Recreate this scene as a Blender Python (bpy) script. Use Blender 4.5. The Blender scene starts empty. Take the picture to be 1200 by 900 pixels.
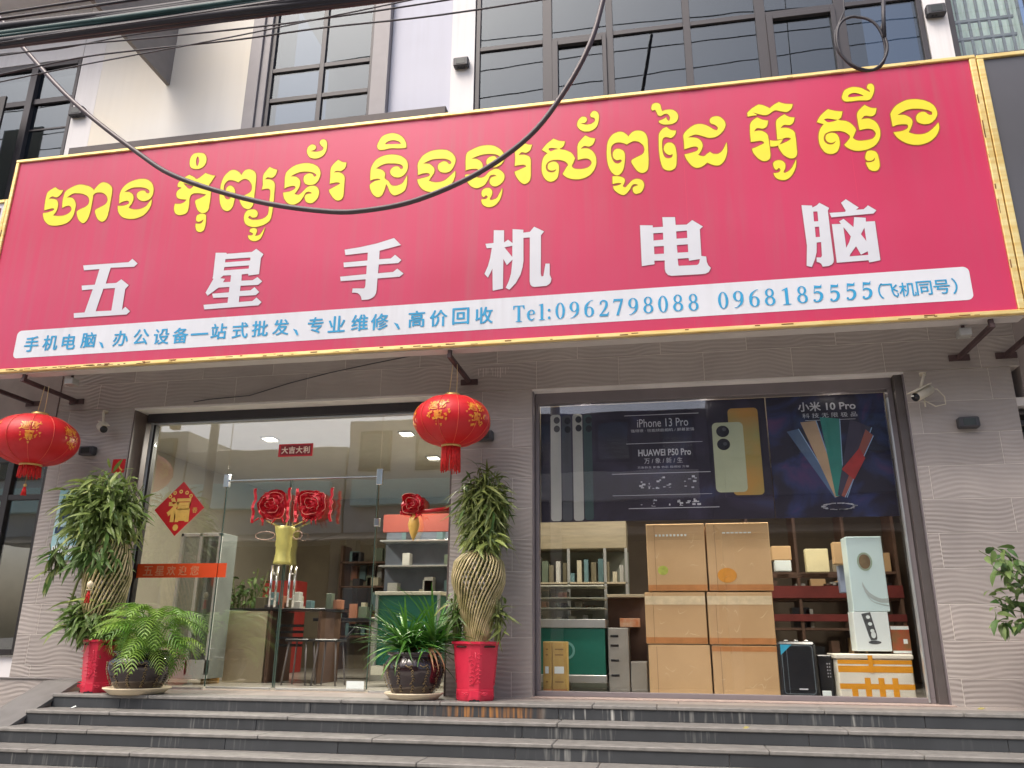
import bpy, math, random
from mathutils import Vector, Matrix
from mathutils.geometry import tessellate_polygon
S=bpy.context.scene; COL=S.collection
R=math.radians; PI=math.pi; rnd=random.Random(7)

# ---------------- camera, sky, sun, exposure ----------------
cd=bpy.data.cameras.new('camera'); cam=bpy.data.objects.new('camera',cd); COL.objects.link(cam); S.camera=cam
cd.lens=28.18; cd.sensor_width=36.0; cd.clip_start=0.05; cd.clip_end=1500
cx,cy_,cz=(Vector((0.98354559,0.18053548,0.00670845)),Vector((0.0480743,-0.2973387,0.95356099)),Vector((-0.17414628,0.93754821,0.30112528)))
m=Matrix((cx,cy_,-cz)).transposed().to_4x4(); m.translation=Vector((0,-7.66645,0.5236)); cam.matrix_world=m
w=bpy.data.worlds.new('World'); S.world=w; w.use_nodes=True
nt=w.node_tree; bg=nt.nodes['Background']; sky=nt.nodes.new('ShaderNodeTexSky'); sky.sky_type='NISHITA'
SUN_EL,SUN_AZ=58,214   # azimuth measured from +Y clockwise: behind the camera, to its left
sky.sun_disc=False; sky.sun_elevation=R(SUN_EL); sky.sun_rotation=R(SUN_AZ); sky.air_density=0.8; sky.dust_density=6.0; sky.ozone_density=1.0
nt.links.new(sky.outputs[0],bg.inputs[0]); bg.inputs[1].default_value=0.15
sd=bpy.data.lights.new('sun','SUN'); sun=bpy.data.objects.new('sun',sd); COL.objects.link(sun)
sd.energy=1.35; sd.angle=R(30); sd.color=(1.0,0.94,0.86)
dv=Vector((math.sin(R(SUN_AZ))*math.cos(R(SUN_EL)),math.cos(R(SUN_AZ))*math.cos(R(SUN_EL)),math.sin(R(SUN_EL))))
sun.rotation_euler=dv.to_track_quat('Z','Y').to_euler()
S.view_settings.view_transform='Standard'; S.view_settings.look='None'; S.view_settings.exposure=0.78; S.view_settings.gamma=1.0
S.render.engine='CYCLES'; S.cycles.max_bounces=8; S.cycles.transparent_max_bounces=12

# ---------------- materials ----------------
def lin(c):
    c=c/255.0
    return c/12.92 if c<=0.04045 else ((c+0.055)/1.055)**2.4
def rgb(r,g,b): return (lin(r),lin(g),lin(b),1)
MATS={}
def mat(name,col,rough=0.6,metal=0.0,var=0.12,scale=6.0,bump=0.0,bscale=60.0,spec=0.5,emis=None,es=0.0,col2=None,stretch=None,coat=0.0,objvar=0.0,streak=0.0,sfreq=14.0):
    if name in MATS: return MATS[name]
    m=bpy.data.materials.new(name); m.use_nodes=True; n=m.node_tree.nodes; l=m.node_tree.links; b=n['Principled BSDF']
    b.inputs['Roughness'].default_value=rough; b.inputs['Metallic'].default_value=metal; b.inputs['Specular IOR Level'].default_value=spec
    if coat: b.inputs['Coat Weight'].default_value=coat
    tc=n.new('ShaderNodeNewGeometry'); mp=n.new('ShaderNodeMapping'); l.new(tc.outputs['Position'],mp.inputs[0])
    if stretch: mp.inputs['Scale'].default_value=stretch
    if var>0 or col2:
        nz=n.new('ShaderNodeTexNoise'); nz.inputs['Scale'].default_value=scale; nz.inputs['Detail'].default_value=6; l.new(mp.outputs[0],nz.inputs[0])
        mx=n.new('ShaderNodeMixRGB'); rp=n.new('ShaderNodeValToRGB'); rp.color_ramp.elements[0].position=0.3; rp.color_ramp.elements[1].position=0.7
        l.new(nz.outputs[0],rp.inputs[0]); l.new(rp.outputs[0],mx.inputs[0])
        c2=col2 if col2 else tuple(x*(1-var) for x in col[:3])+(1,)
        c1=col if col2 else tuple(min(1,x*(1+var)) for x in col[:3])+(1,)
        mx.inputs[1].default_value=c2; mx.inputs[2].default_value=c1
        out=mx.outputs[0]
        if objvar:
            oi=n.new('ShaderNodeObjectInfo'); hs=n.new('ShaderNodeHueSaturation'); ma=n.new('ShaderNodeMapRange'); l.new(oi.outputs['Random'],ma.inputs[0])
            ma.inputs[3].default_value=1-objvar; ma.inputs[4].default_value=1+objvar; l.new(ma.outputs[0],hs.inputs['Value']); l.new(out,hs.inputs['Color']); out=hs.outputs[0]
        if streak:
            # rain runs and dust: vertical streaks broken up by a slow noise
            ms=n.new('ShaderNodeMapping'); ms.inputs['Scale'].default_value=(sfreq,1,0.55); l.new(tc.outputs['Position'],ms.inputs[0]); ns_=n.new('ShaderNodeTexNoise'); ns_.inputs['Scale'].default_value=1.0; ns_.inputs['Detail'].default_value=5; l.new(ms.outputs[0],ns_.inputs[0])
            nb_=n.new('ShaderNodeTexNoise'); nb_.inputs['Scale'].default_value=0.8; nb_.inputs['Detail'].default_value=4; l.new(tc.outputs['Position'],nb_.inputs[0])
            r_=n.new('ShaderNodeMapRange'); r_.inputs[1].default_value=0.42; r_.inputs[2].default_value=0.72; l.new(ns_.outputs[0],r_.inputs[0]); r2_=n.new('ShaderNodeMapRange'); r2_.inputs[1].default_value=0.35; r2_.inputs[2].default_value=0.65; l.new(nb_.outputs[0],r2_.inputs[0])
            mu_=n.new('ShaderNodeMath'); mu_.operation='MULTIPLY'; l.new(r_.outputs[0],mu_.inputs[0]); l.new(r2_.outputs[0],mu_.inputs[1]); mv_=n.new('ShaderNodeMath'); mv_.operation='MULTIPLY'; mv_.inputs[1].default_value=streak; l.new(mu_.outputs[0],mv_.inputs[0])
            mz=n.new('ShaderNodeMixRGB'); mz.inputs[2].default_value=(0.22,0.2,0.18,1); l.new(mv_.outputs[0],mz.inputs[0]); l.new(out,mz.inputs[1]); out=mz.outputs[0]
        l.new(out,b.inputs['Base Color'])
    else: b.inputs['Base Color'].default_value=col
    if bump:
        nb=n.new('ShaderNodeTexNoise'); nb.inputs['Scale'].default_value=bscale; nb.inputs['Detail'].default_value=4; l.new(mp.outputs[0],nb.inputs[0])
        bp=n.new('ShaderNodeBump'); bp.inputs['Strength'].default_value=bump; bp.inputs['Distance'].default_value=0.01; l.new(nb.outputs[0],bp.inputs['Height']); l.new(bp.outputs[0],b.inputs['Normal'])
    if emis: b.inputs['Emission Color'].default_value=emis; b.inputs['Emission Strength'].default_value=es
    MATS[name]=m; return m
def tile_mat():
    m=bpy.data.materials.new('wavy_stone_tile'); m.use_nodes=True; n=m.node_tree.nodes; l=m.node_tree.links; b=n['Principled BSDF']
    b.inputs['Roughness'].default_value=0.55
    oi=n.new('ShaderNodeObjectInfo'); tc=n.new('ShaderNodeNewGeometry'); sx=n.new('ShaderNodeSeparateXYZ'); l.new(tc.outputs['Position'],sx.inputs[0])
    def M(op,a,bb=None):
        q=n.new('ShaderNodeMath'); q.operation=op
        for i,v in enumerate([a,bb]):
            if v is None: continue
            if isinstance(v,(int,float)): q.inputs[i].default_value=v
            else: l.new(v,q.inputs[i])
        return q.outputs[0]
    nz=n.new('ShaderNodeTexNoise'); nz.inputs['Scale'].default_value=1.6; nz.inputs['Detail'].default_value=1.5; l.new(tc.outputs['Position'],nz.inputs[0])
    ph=M('MULTIPLY',oi.outputs['Random'],6.28)
    wv=M('SINE',M('ADD',M('MULTIPLY',sx.outputs[0],6.6),ph))
    wv2=M('SINE',M('ADD',M('MULTIPLY',sx.outputs[0],13.0),M('MULTIPLY',sx.outputs[2],5.0)))
    zz=M('ADD',M('MULTIPLY',sx.outputs[2],150.0),M('ADD',M('MULTIPLY',wv,3.4),M('ADD',M('MULTIPLY',wv2,0.9),M('MULTIPLY',nz.outputs[0],20.0))))
    h=M('SINE',zz)
    n2=n.new('ShaderNodeTexNoise'); n2.inputs['Scale'].default_value=3.5; l.new(tc.outputs['Position'],n2.inputs[0])
    h2=M('MULTIPLY',h,M('MULTIPLY',M('POWER',n2.outputs[0],2.0),3.2))
    bp=n.new('ShaderNodeBump'); bp.inputs['Strength'].default_value=0.26; bp.inputs['Distance'].default_value=0.006; l.new(h2,bp.inputs['Height']); l.new(bp.outputs[0],b.inputs['Normal'])
    n3=n.new('ShaderNodeTexNoise'); n3.inputs['Scale'].default_value=3.0; n3.inputs['Detail'].default_value=8; l.new(tc.outputs['Position'],n3.inputs[0])
    mx=n.new('ShaderNodeMixRGB'); l.new(n3.outputs[0],mx.inputs[0]); mx.inputs[1].default_value=rgb(148,141,136); mx.inputs[2].default_value=rgb(173,165,159)
    hs=n.new('ShaderNodeHueSaturation'); l.new(mx.outputs[0],hs.inputs['Color']); mr=n.new('ShaderNodeMapRange'); l.new(oi.outputs['Random'],mr.inputs[0]); mr.inputs[3].default_value=0.93; mr.inputs[4].default_value=1.07; l.new(mr.outputs[0],hs.inputs['Value'])
    l.new(hs.outputs[0],b.inputs['Base Color']); return m
def glass_mat(name,base,tint,rough=0.0,wav=0.0,gcol=(1,1,1,1)):
    m=bpy.data.materials.new(name); m.use_nodes=True; n=m.node_tree.nodes; l=m.node_tree.links
    for q in list(n):
        if q.type!='OUTPUT_MATERIAL': n.remove(q)
    o=[q for q in n if q.type=='OUTPUT_MATERIAL'][0]
    tr=n.new('ShaderNodeBsdfTransparent'); tr.inputs[0].default_value=tint
    gl=n.new('ShaderNodeBsdfGlossy'); gl.inputs['Roughness'].default_value=rough; gl.inputs[0].default_value=gcol
    # Schlick reflectance, the same from either side of the sheet
    g0=n.new('ShaderNodeNewGeometry'); dt=n.new('ShaderNodeVectorMath'); dt.operation='DOT_PRODUCT'; l.new(g0.outputs['Incoming'],dt.inputs[0]); l.new(g0.outputs['Normal'],dt.inputs[1])
    def MM(op,a_,b_=None):
        q=n.new('ShaderNodeMath'); q.operation=op
        for i_,v_ in enumerate((a_,b_)):
            if v_ is None: continue
            if isinstance(v_,(int,float)): q.inputs[i_].default_value=v_
            else: l.new(v_,q.inputs[i_])
        return q.outputs[0]
    sch=MM('MULTIPLY',MM('POWER',MM('SUBTRACT',1.0,MM('ABSOLUTE',dt.outputs['Value'])),5.0),0.96)
    ad=n.new('ShaderNodeMath'); ad.operation='ADD'; ad.use_clamp=True; l.new(sch,ad.inputs[0]); ad.inputs[1].default_value=base+0.04
    mx=n.new('ShaderNodeMixShader'); l.new(ad.outputs[0],mx.inputs[0]); l.new(tr.outputs[0],mx.inputs[1]); l.new(gl.outputs[0],mx.inputs[2]); l.new(mx.outputs[0],o.inputs[0])
    if wav:
        g=n.new('ShaderNodeNewGeometry'); nz=n.new('ShaderNodeTexNoise'); nz.inputs['Scale'].default_value=1.3; l.new(g.outputs['Position'],nz.inputs[0])
        bp=n.new('ShaderNodeBump'); bp.inputs['Strength'].default_value=wav; bp.inputs['Distance'].default_value=0.02; l.new(nz.outputs[0],bp.inputs['Height']); l.new(bp.outputs[0],gl.inputs[0+2] if False else gl.inputs['Normal'])
    return m
def stain_mat(name,base,dark,light,streak=0.25,lo=0.45,rust=None):
    # dark granite with vertical run marks
    m=bpy.data.materials.new(name); m.use_nodes=True; n=m.node_tree.nodes; l=m.node_tree.links; b=n['Principled BSDF']; b.inputs['Roughness'].default_value=0.5
    g=n.new('ShaderNodeNewGeometry'); mp=n.new('ShaderNodeMapping'); mp.inputs['Scale'].default_value=(38,1,2.2); l.new(g.outputs['Position'],mp.inputs[0])
    nz=n.new('ShaderNodeTexNoise'); nz.inputs['Scale'].default_value=1.0; nz.inputs['Detail'].default_value=3; l.new(mp.outputs[0],nz.inputs[0])
    r1=n.new('ShaderNodeValToRGB'); r1.color_ramp.elements[0].position=0.56; r1.color_ramp.elements[1].position=0.74; l.new(nz.outputs[0],r1.inputs[0])
    big=n.new('ShaderNodeTexNoise'); big.inputs['Scale'].default_value=0.9; l.new(g.outputs['Position'],big.inputs[0])
    r2=n.new('ShaderNodeValToRGB'); r2.color_ramp.elements[0].position=lo; r2.color_ramp.elements[1].position=lo+0.17; l.new(big.outputs[0],r2.inputs[0])
    mu=n.new('ShaderNodeMath'); mu.operation='MULTIPLY'; l.new(r1.outputs[0],mu.inputs[0]); l.new(r2.outputs[0],mu.inputs[1])
    mu2=n.new('ShaderNodeMath'); mu2.operation='MULTIPLY'; l.new(mu.outputs[0],mu2.inputs[0]); mu2.inputs[1].default_value=streak
    n3=n.new('ShaderNodeTexNoise'); n3.inputs['Scale'].default_value=5; n3.inputs['Detail'].default_value=9; l.new(g.outputs['Position'],n3.inputs[0])
    mx=n.new('ShaderNodeMixRGB'); l.new(n3.outputs[0],mx.inputs[0]); mx.inputs[1].default_value=dark; mx.inputs[2].default_value=base
    m2=n.new('ShaderNodeMixRGB'); l.new(mu2.outputs[0],m2.inputs[0]); l.new(mx.outputs[0],m2.inputs[1]); m2.inputs[2].default_value=light
    if rust:
        x0,w0=rust; sx=n.new('ShaderNodeSeparateXYZ'); l.new(g.outputs['Position'],sx.inputs[0])
        s1=n.new('ShaderNodeMath'); s1.operation='SUBTRACT'; l.new(sx.outputs[0],s1.inputs[0]); s1.inputs[1].default_value=x0
        s2=n.new('ShaderNodeMath'); s2.operation='ABSOLUTE'; l.new(s1.outputs[0],s2.inputs[0])
        s3=n.new('ShaderNodeMapRange'); s3.inputs[1].default_value=w0; s3.inputs[2].default_value=w0*0.4; l.new(s2.outputs[0],s3.inputs[0])
        s4=n.new('ShaderNodeMapRange'); s4.inputs[1].default_value=0.4; s4.inputs[2].default_value=0.66; l.new(nz.outputs[0],s4.inputs[0])
        s5=n.new('ShaderNodeMath'); s5.operation='MULTIPLY'; l.new(s3.outputs[0],s5.inputs[0]); l.new(s4.outputs[0],s5.inputs[1])
        m3=n.new('ShaderNodeMixRGB'); l.new(s5.outputs[0],m3.inputs[0]); l.new(m2.outputs[0],m3.inputs[1]); m3.inputs[2].default_value=rgb(168,116,62); m2=m3
    oi=n.new('ShaderNodeObjectInfo'); hs=n.new('ShaderNodeHueSaturation'); mr=n.new('ShaderNodeMapRange'); l.new(oi.outputs['Random'],mr.inputs[0]); mr.inputs[3].default_value=0.86; mr.inputs[4].default_value=1.14
    l.new(mr.outputs[0],hs.inputs['Value']); l.new(m2.outputs[0],hs.inputs['Color']); l.new(hs.outputs[0],b.inputs['Base Color'])
    return m

TILE=tile_mat()
GLASS=glass_mat('shop_glass',0.085,(0.965,0.98,0.965,1),0.0,0.05)
GLASSW=glass_mat('display_window_glass',0.03,(0.985,0.99,0.985,1),0.0,0.04)
GLASS2=glass_mat('upper_window_glass',0.10,(0.42,0.46,0.48,1),0.0,0.05,(0.62,0.68,0.72,1))
GRAN=stain_mat('dark_granite_riser',rgb(66,69,72),rgb(46,49,52),rgb(170,170,164),0.55)
GRAN_R=stain_mat('dark_granite_rust_run',rgb(66,69,72),rgb(46,49,52),rgb(170,168,158),0.7,0.36,(-1.5,0.5))
GRAN_W=stain_mat('dark_granite_lime_run',rgb(66,69,72),rgb(46,49,52),rgb(190,190,184),0.8,0.36)
GRANT=mat('granite_tread',rgb(122,120,116),0.55,var=0.18,scale=14,bump=0.15)
GROUT=mat('grout',rgb(205,198,190),0.9,var=0.1)
WHITE=mat('white_wall_paint',rgb(222,220,220),0.75,var=0.03,scale=1.5,streak=0.2,sfreq=16)
LAV=mat('pale_lavender_paint',rgb(190,192,204),0.7,var=0.03,scale=1.5,streak=0.18,sfreq=10)
CREAM=mat('cream_wall_paint',rgb(226,217,198),0.75,scale=0.5,col2=rgb(220,219,215),streak=0.1,sfreq=9)
GREYW=mat('grey_paint',rgb(128,124,122),0.7,var=0.08,scale=2)
FRAME=mat('dark_brown_aluminium',rgb(54,51,55),0.45,metal=0.0,var=0.06)
FRAME2=mat('grey_brown_trim',rgb(122,115,117),0.5,var=0.05)
BLACK=mat('black_frame',rgb(36,33,32),0.45,var=0.1)
SILV=mat('brushed_aluminium',rgb(190,192,190),0.35,metal=0.6,var=0.05)
CHROME=mat('chrome',rgb(225,225,225),0.15,metal=1.0,var=0)
CONC=mat('pale_lintel_render',rgb(222,218,214),0.8,var=0.08,scale=3)  # even pale grey for soffits, neighbour trims and sign back
RED=mat('sign_magenta_vinyl',rgb(200,50,94),0.38,scale=0.6,col2=rgb(192,40,80),streak=0.2,sfreq=11)
WHITEV=mat('white_vinyl_letter',rgb(208,210,216),0.45,var=0.02)
PINKE=mat('pink_letter_edge',rgb(170,60,85),0.6,var=0.05)  # darker pink outline round the white characters
OLIVE=mat('olive_letter_edge',rgb(165,105,25),0.6,var=0.1)
YEL=mat('yellow_vinyl_letter',rgb(242,226,44),0.45,scale=3,col2=rgb(238,220,52))
BLUE=mat('cyan_blue_vinyl',rgb(40,156,204),0.45,var=0.05)
BAND=mat('white_band_vinyl',rgb(218,221,226),0.45,var=0.03,scale=2,streak=0.15,sfreq=12)
GOLD=mat('brass_sign_frame',rgb(236,200,118),0.3,metal=0.55,scale=5,col2=rgb(250,228,160),stretch=(1,1,6))
RUST=mat('peeling_rust',rgb(120,78,40),0.8,var=0.3,scale=20)
CABLE=mat('black_cable_rubber',rgb(46,44,50),0.55,var=0.1)
TEALC=mat('teal_cable_sheath',rgb(32,66,66),0.55,var=0.15)
SWC=mat('brown_black_cable',rgb(74,62,66),0.4,var=0.12)
STEEL=mat('rusty_dark_steel',rgb(74,56,56),0.7,var=0.25,scale=12)
LRED=mat('red_lantern_silk',rgb(205,22,30),0.5,scale=3,col2=rgb(190,12,28))
LGOLD=mat('lantern_gold_print',rgb(236,176,60),0.35,scale=30,col2=rgb(214,96,36))
LRIB=mat('lantern_rib',rgb(228,92,72),0.5,var=0.1)
BRASS=mat('lantern_brass_cap',rgb(214,178,110),0.35,metal=0.5,var=0.1)
STRING=mat('pale_string',rgb(214,190,140),0.8,var=0.1)
REDPOT=mat('glossy_red_plastic_pot',rgb(208,46,72),0.35,var=0.08,scale=4,bump=0.12,bscale=30)
DPOT=mat('dark_glazed_ceramic',rgb(44,32,34),0.12,var=0.25,scale=9,coat=0.6)
DGOLD=mat('pot_gold_relief',rgb(126,108,74),0.45,var=0.25,scale=40)
SAUCER=mat('cream_plastic_saucer',rgb(226,210,180),0.45,var=0.06)
SOIL=mat('dark_soil',rgb(64,50,38),0.95,var=0.3,scale=40,bump=0.6)
def leafm(name,c1,c2,rough=0.5):
    m=bpy.data.materials.new(name); m.use_nodes=True; n=m.node_tree.nodes; l=m.node_tree.links; b=n['Principled BSDF']; b.inputs['Roughness'].default_value=rough
    oi=n.new('ShaderNodeObjectInfo'); g=n.new('ShaderNodeNewGeometry'); mx=n.new('ShaderNodeMixRGB'); l.new(oi.outputs['Random'],mx.inputs[0]); mx.inputs[1].default_value=c1; mx.inputs[2].default_value=c2
    nz=n.new('ShaderNodeTexNoise'); nz.inputs['Scale'].default_value=25; l.new(g.outputs['Position'],nz.inputs[0]); hs=n.new('ShaderNodeHueSaturation'); mr=n.new('ShaderNodeMapRange'); l.new(nz.outputs[0],mr.inputs[0]); mr.inputs[3].default_value=0.6; mr.inputs[4].default_value=1.4
    l.new(mr.outputs[0],hs.inputs['Value']); l.new(mx.outputs[0],hs.inputs['Color']); l.new(hs.outputs[0],b.inputs['Base Color'])
    b.inputs['Subsurface Weight'].default_value=0.0
    tr=n.new('ShaderNodeBsdfTranslucent'); l.new(hs.outputs[0],tr.inputs[0]); ms=n.new('ShaderNodeMixShader'); ms.inputs[0].default_value=0.25
    o=[q for q in n if q.type=='OUTPUT_MATERIAL'][0]; l.new(b.outputs[0],ms.inputs[1]); l.new(tr.outputs[0],ms.inputs[2]); l.new(ms.outputs[0],o.inputs[0]); return m
LEAFA=leafm('bamboo_leaf_green',rgb(78,112,50),rgb(152,164,92))
LEAFB=leafm('bamboo_leaf_dry',rgb(60,96,40),rgb(128,134,72))
LEAFC=leafm('pandan_blade',rgb(40,92,40),rgb(98,150,56),0.35)
LEAFD=leafm('fern_frond',rgb(84,130,42),rgb(146,178,74))
LEAFE=leafm('shrub_leaf',rgb(62,96,48),rgb(118,140,80))
STEMC=mat('woven_bamboo_stem',rgb(206,188,146),0.5,scale=10,col2=rgb(136,128,74),objvar=0.15)
STEMG=mat('green_bamboo_stem',rgb(84,92,48),0.5,var=0.2,scale=14,objvar=0.15)
CARD=mat('brown_cardboard',rgb(208,174,130),0.8,scale=1.6,col2=rgb(192,158,114),bump=0.1)
TAPE=mat('orange_packing_tape',rgb(186,128,78),0.35,var=0.1,scale=10)
PLAST=mat('white_foam',rgb(226,222,206),0.7,var=0.05)
OTAPE=mat('amber_tape',rgb(226,156,44),0.3,var=0.1,scale=10)
DARKP=mat('dark_plastic',rgb(34,36,40),0.3,var=0.1)
LAMPM=mat('charcoal_lamp_housing',rgb(62,62,66),0.5,var=0.1)
CCTVW=mat('aged_white_plastic',rgb(200,192,172),0.5,var=0.1,scale=20)
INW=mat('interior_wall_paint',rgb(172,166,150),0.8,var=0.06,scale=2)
INF=mat('interior_floor_tile',rgb(170,165,155),0.25,var=0.08,scale=2)
INC=mat('interior_ceiling',rgb(196,190,172),0.8,var=0.04)
BEIGE=mat('beige_laminate',rgb(176,164,140),0.4,var=0.08,scale=3)
TEALP=mat('teal_painted_panel',rgb(28,108,92),0.4,var=0.08,scale=3)
GREYP=mat('grey_plastic',rgb(150,148,142),0.5,var=0.1,scale=5)
ORG=mat('orange_red_banner_film',rgb(232,78,24),0.5,var=0.05,scale=4)
DRED=mat('dark_red_cloth',rgb(112,42,38),0.7,var=0.2,scale=5)
BROWNS=mat('brown_shelf_wood',rgb(96,72,58),0.6,var=0.2,scale=6)
PAPER=mat('white_printed_paper',rgb(226,236,234),0.5,var=0.02)
TEALW=mat('turquoise_poster',rgb(120,190,200),0.4,scale=4,col2=rgb(200,226,226))

# ---------------- geometry helpers ----------------
ORG_={}
class MB:
    def __init__(s): s.v=[]; s.f=[]; s.mi=[]; s.cur=0; s.sm=[]; s.smooth=False
    def _add(s,vs,fs):
        o=len(s.v); s.v+= [tuple(v) for v in vs]
        for f in fs: s.f.append(tuple(i+o for i in f)); s.mi.append(s.cur); s.sm.append(s.smooth)
        return s
    def box(s,x0,x1,y0,y1,z0,z1):
        return s._add([(x0,y0,z0),(x1,y0,z0),(x1,y1,z0),(x0,y1,z0),(x0,y0,z1),(x1,y0,z1),(x1,y1,z1),(x0,y1,z1)],[(0,3,2,1),(4,5,6,7),(0,1,5,4),(1,2,6,5),(2,3,7,6),(3,0,4,7)])
    def cbox(s,x0,x1,y0,y1,z0,z1,c=0.005):
        # box with all edges chamfered
        vs=[];idx={}
        for a,(X,sx) in enumerate(((x0,1),(x1,-1))):
            for b,(Y,sy) in enumerate(((y0,1),(y1,-1))):
                for d,(Z,sz) in enumerate(((z0,1),(z1,-1))):
                    idx[a,b,d,0]=len(vs); vs.append((X,Y+sy*c,Z+sz*c))
                    idx[a,b,d,1]=len(vs); vs.append((X+sx*c,Y,Z+sz*c))
                    idx[a,b,d,2]=len(vs); vs.append((X+sx*c,Y+sy*c,Z))
        I=idx; F=[]
        for a in (0,1): q=[I[a,0,0,0],I[a,0,1,0],I[a,1,1,0],I[a,1,0,0]]; F.append(q if a==0 else q[::-1])
        for b in (0,1): q=[I[0,b,0,1],I[1,b,0,1],I[1,b,1,1],I[0,b,1,1]]; F.append(q if b==0 else q[::-1])
        for d in (0,1): q=[I[0,0,d,2],I[0,1,d,2],I[1,1,d,2],I[1,0,d,2]]; F.append(q if d==0 else q[::-1])
        for b in (0,1):
            for d in (0,1): q=[I[0,b,d,1],I[1,b,d,1],I[1,b,d,2],I[0,b,d,2]]; F.append(q if (b+d)%2 else q[::-1])
        for a in (0,1):
            for d in (0,1): q=[I[a,0,d,0],I[a,1,d,0],I[a,1,d,2],I[a,0,d,2]]; F.append(q[::-1] if (a+d)%2 else q)
        for a in (0,1):
            for b in (0,1): q=[I[a,b,0,0],I[a,b,1,0],I[a,b,1,1],I[a,b,0,1]]; F.append(q if (a+b)%2 else q[::-1])
        for k in [(a,b,d) for a in(0,1) for b in(0,1) for d in(0,1)]:
            q=[I[k+(0,)],I[k+(1,)],I[k+(2,)]]; F.append(q if sum(k)%2 else q[::-1])
        return s._add(vs,F)
    def lathe(s,cx,cy,prof,n=32,sq=None,close=True):
        vs=[]
        for (r,z) in prof:
            for k in range(n):
                a=2*PI*k/n; q=sq(a,z) if sq else 1.0
                vs.append((cx+r*q*math.cos(a),cy+r*q*math.sin(a),z))
        fs=[]
        for i in range(len(prof)-1):
            for k in range(n): fs.append((i*n+k,i*n+(k+1)%n,(i+1)*n+(k+1)%n,(i+1)*n+k))
        if close: fs.append(tuple(range(n))[::-1]); fs.append(tuple((len(prof)-1)*n+k for k in range(n)))
        sm=s.smooth; s.smooth=True; s._add(vs,fs); s.smooth=sm; return s
    def tube(s,pts,r,n=6,cap=True):
        P=[Vector(p) for p in pts]; rr=r if isinstance(r,(list,tuple)) else [r]*len(P)
        vs=[]; up=Vector((0,0,1)); prev=None
        for i,p in enumerate(P):
            t=(P[min(i+1,len(P)-1)]-P[max(i-1,0)]).normalized()
            if prev is None:
                a=t.cross(up); 
                if a.length<1e-3: a=t.cross(Vector((1,0,0)))
                a.normalize()
            else:
                a=prev-t*prev.dot(t); a.normalize()
            prev=a; b=t.cross(a)
            for k in range(n):
                th=2*PI*k/n; vs.append(p+(a*math.cos(th)+b*math.sin(th))*rr[i])
        fs=[]
        for i in range(len(P)-1):
            for k in range(n): fs.append((i*n+k,i*n+(k+1)%n,(i+1)*n+(k+1)%n,(i+1)*n+k))
        if cap: fs.append(tuple(range(n))[::-1]); fs.append(tuple((len(P)-1)*n+k for k in range(n)))
        sm=s.smooth; s.smooth=True; s._add(vs,fs); s.smooth=sm; return s
    def poly(s,loops,y,flip=False):
        # 2D loops in x,z, lying at depth y, facing -Y
        L=[[Vector((a,b,0)) for a,b in l] for l in loops]
        try: T=tessellate_polygon(L)
        except Exception: T=[]
        vs=[(v.x,y,v.y) for l in L for v in l]; fs=[]
        for t in T:
            a,b,c=[vs[i] for i in t]
            cr=(b[0]-a[0])*(c[2]-a[2])-(b[2]-a[2])*(c[0]-a[0])
            fs.append(tuple(t) if cr>0 else (t[0],t[2],t[1]))
        return s._add(vs,fs)
    def rect(s,x0,x1,z0,z1,y): return s._add([(x0,y,z0),(x1,y,z0),(x1,y,z1),(x0,y,z1)],[(0,1,2,3)])
    def build(s,name,m,parent=None,loc=None,data=None):
        o0=Vector(loc) if loc else (ORG_.get(parent.name,Vector((0,0,0))) if parent else Vector((0,0,0)))
        me=bpy.data.meshes.new(name); me.from_pydata([(a-o0.x,b-o0.y,c-o0.z) for a,b,c in s.v],[],s.f)
        ms=m if isinstance(m,(list,tuple)) else [m]
        for q in ms: me.materials.append(q)
        me.polygons.foreach_set('material_index',s.mi); me.polygons.foreach_set('use_smooth',s.sm); me.update()
        return link(name,me,parent,o0)
def link(name,me,parent=None,o0=None):
    o=bpy.data.objects.new(name,me); COL.objects.link(o)
    if parent:
        o.parent=parent; po=ORG_[parent.name]; o.location=(o0-po) if o0 is not None else (0,0,0)
        ORG_[o.name]=o0 if o0 is not None else po
    else: o.location=o0 if o0 is not None else (0,0,0); ORG_[o.name]=Vector(o0) if o0 is not None else Vector((0,0,0))
    return o
def thing(name,label,cat,loc,group=None):
    o=bpy.data.objects.new(name,None); COL.objects.link(o); o.location=loc; o.empty_display_size=0.1; ORG_[o.name]=Vector(loc)
    o['label']=label; o['category']=cat
    if group: o['group']=group
    return o
def tag(o,label,cat,group=None):
    o['label']=label; o['category']=cat
    if group: o['group']=group
    return o
def struct(o): o['kind']='structure'; return o
def stuff(o): o['kind']='stuff'; return o
def B(*a,c=None):
    q=MB()
    return q.cbox(*a,c) if c else q.box(*a)
def boldtext(q,body,x,z,y,h=None,wid=None,b=0.004,wmul=1.0):
    for i,(dx,dz) in enumerate(((-b,0),(b,0),(0,b*.6),(0,-b*.6),(0,0))): text(q,body,x+dx,z+dz,y-0.0003*i,h=h,wid=wid,wmul=wmul)
    return q
ORD=['first','second','third','fourth','fifth','sixth','seventh','eighth','ninth','tenth','eleventh','twelfth','thirteenth','fourteenth','fifteenth','sixteenth','seventeenth','eighteenth','nineteenth','twentieth','twenty-first','twenty-second','twenty-third']
def shelf_labels(items,what,where):
    """items: (object, shelf z, x, colour word); writes labels by shelf level and order from the left"""
    zs=sorted(set(i[1] for i in items)); nm={1:['only'],2:['lower','upper'],3:['bottom','middle','top'],4:['bottom','second lowest','second highest','top']}[len(zs)]
    for k,zz in enumerate(zs):
        row=sorted([i for i in items if i[1]==zz],key=lambda i:i[2])
        for j,(o,_,_,c) in enumerate(row): o['label']='%s %s, %s from left on %s %s'%(c,what,ORD[j],nm[k],where)
FONT=None
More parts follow.
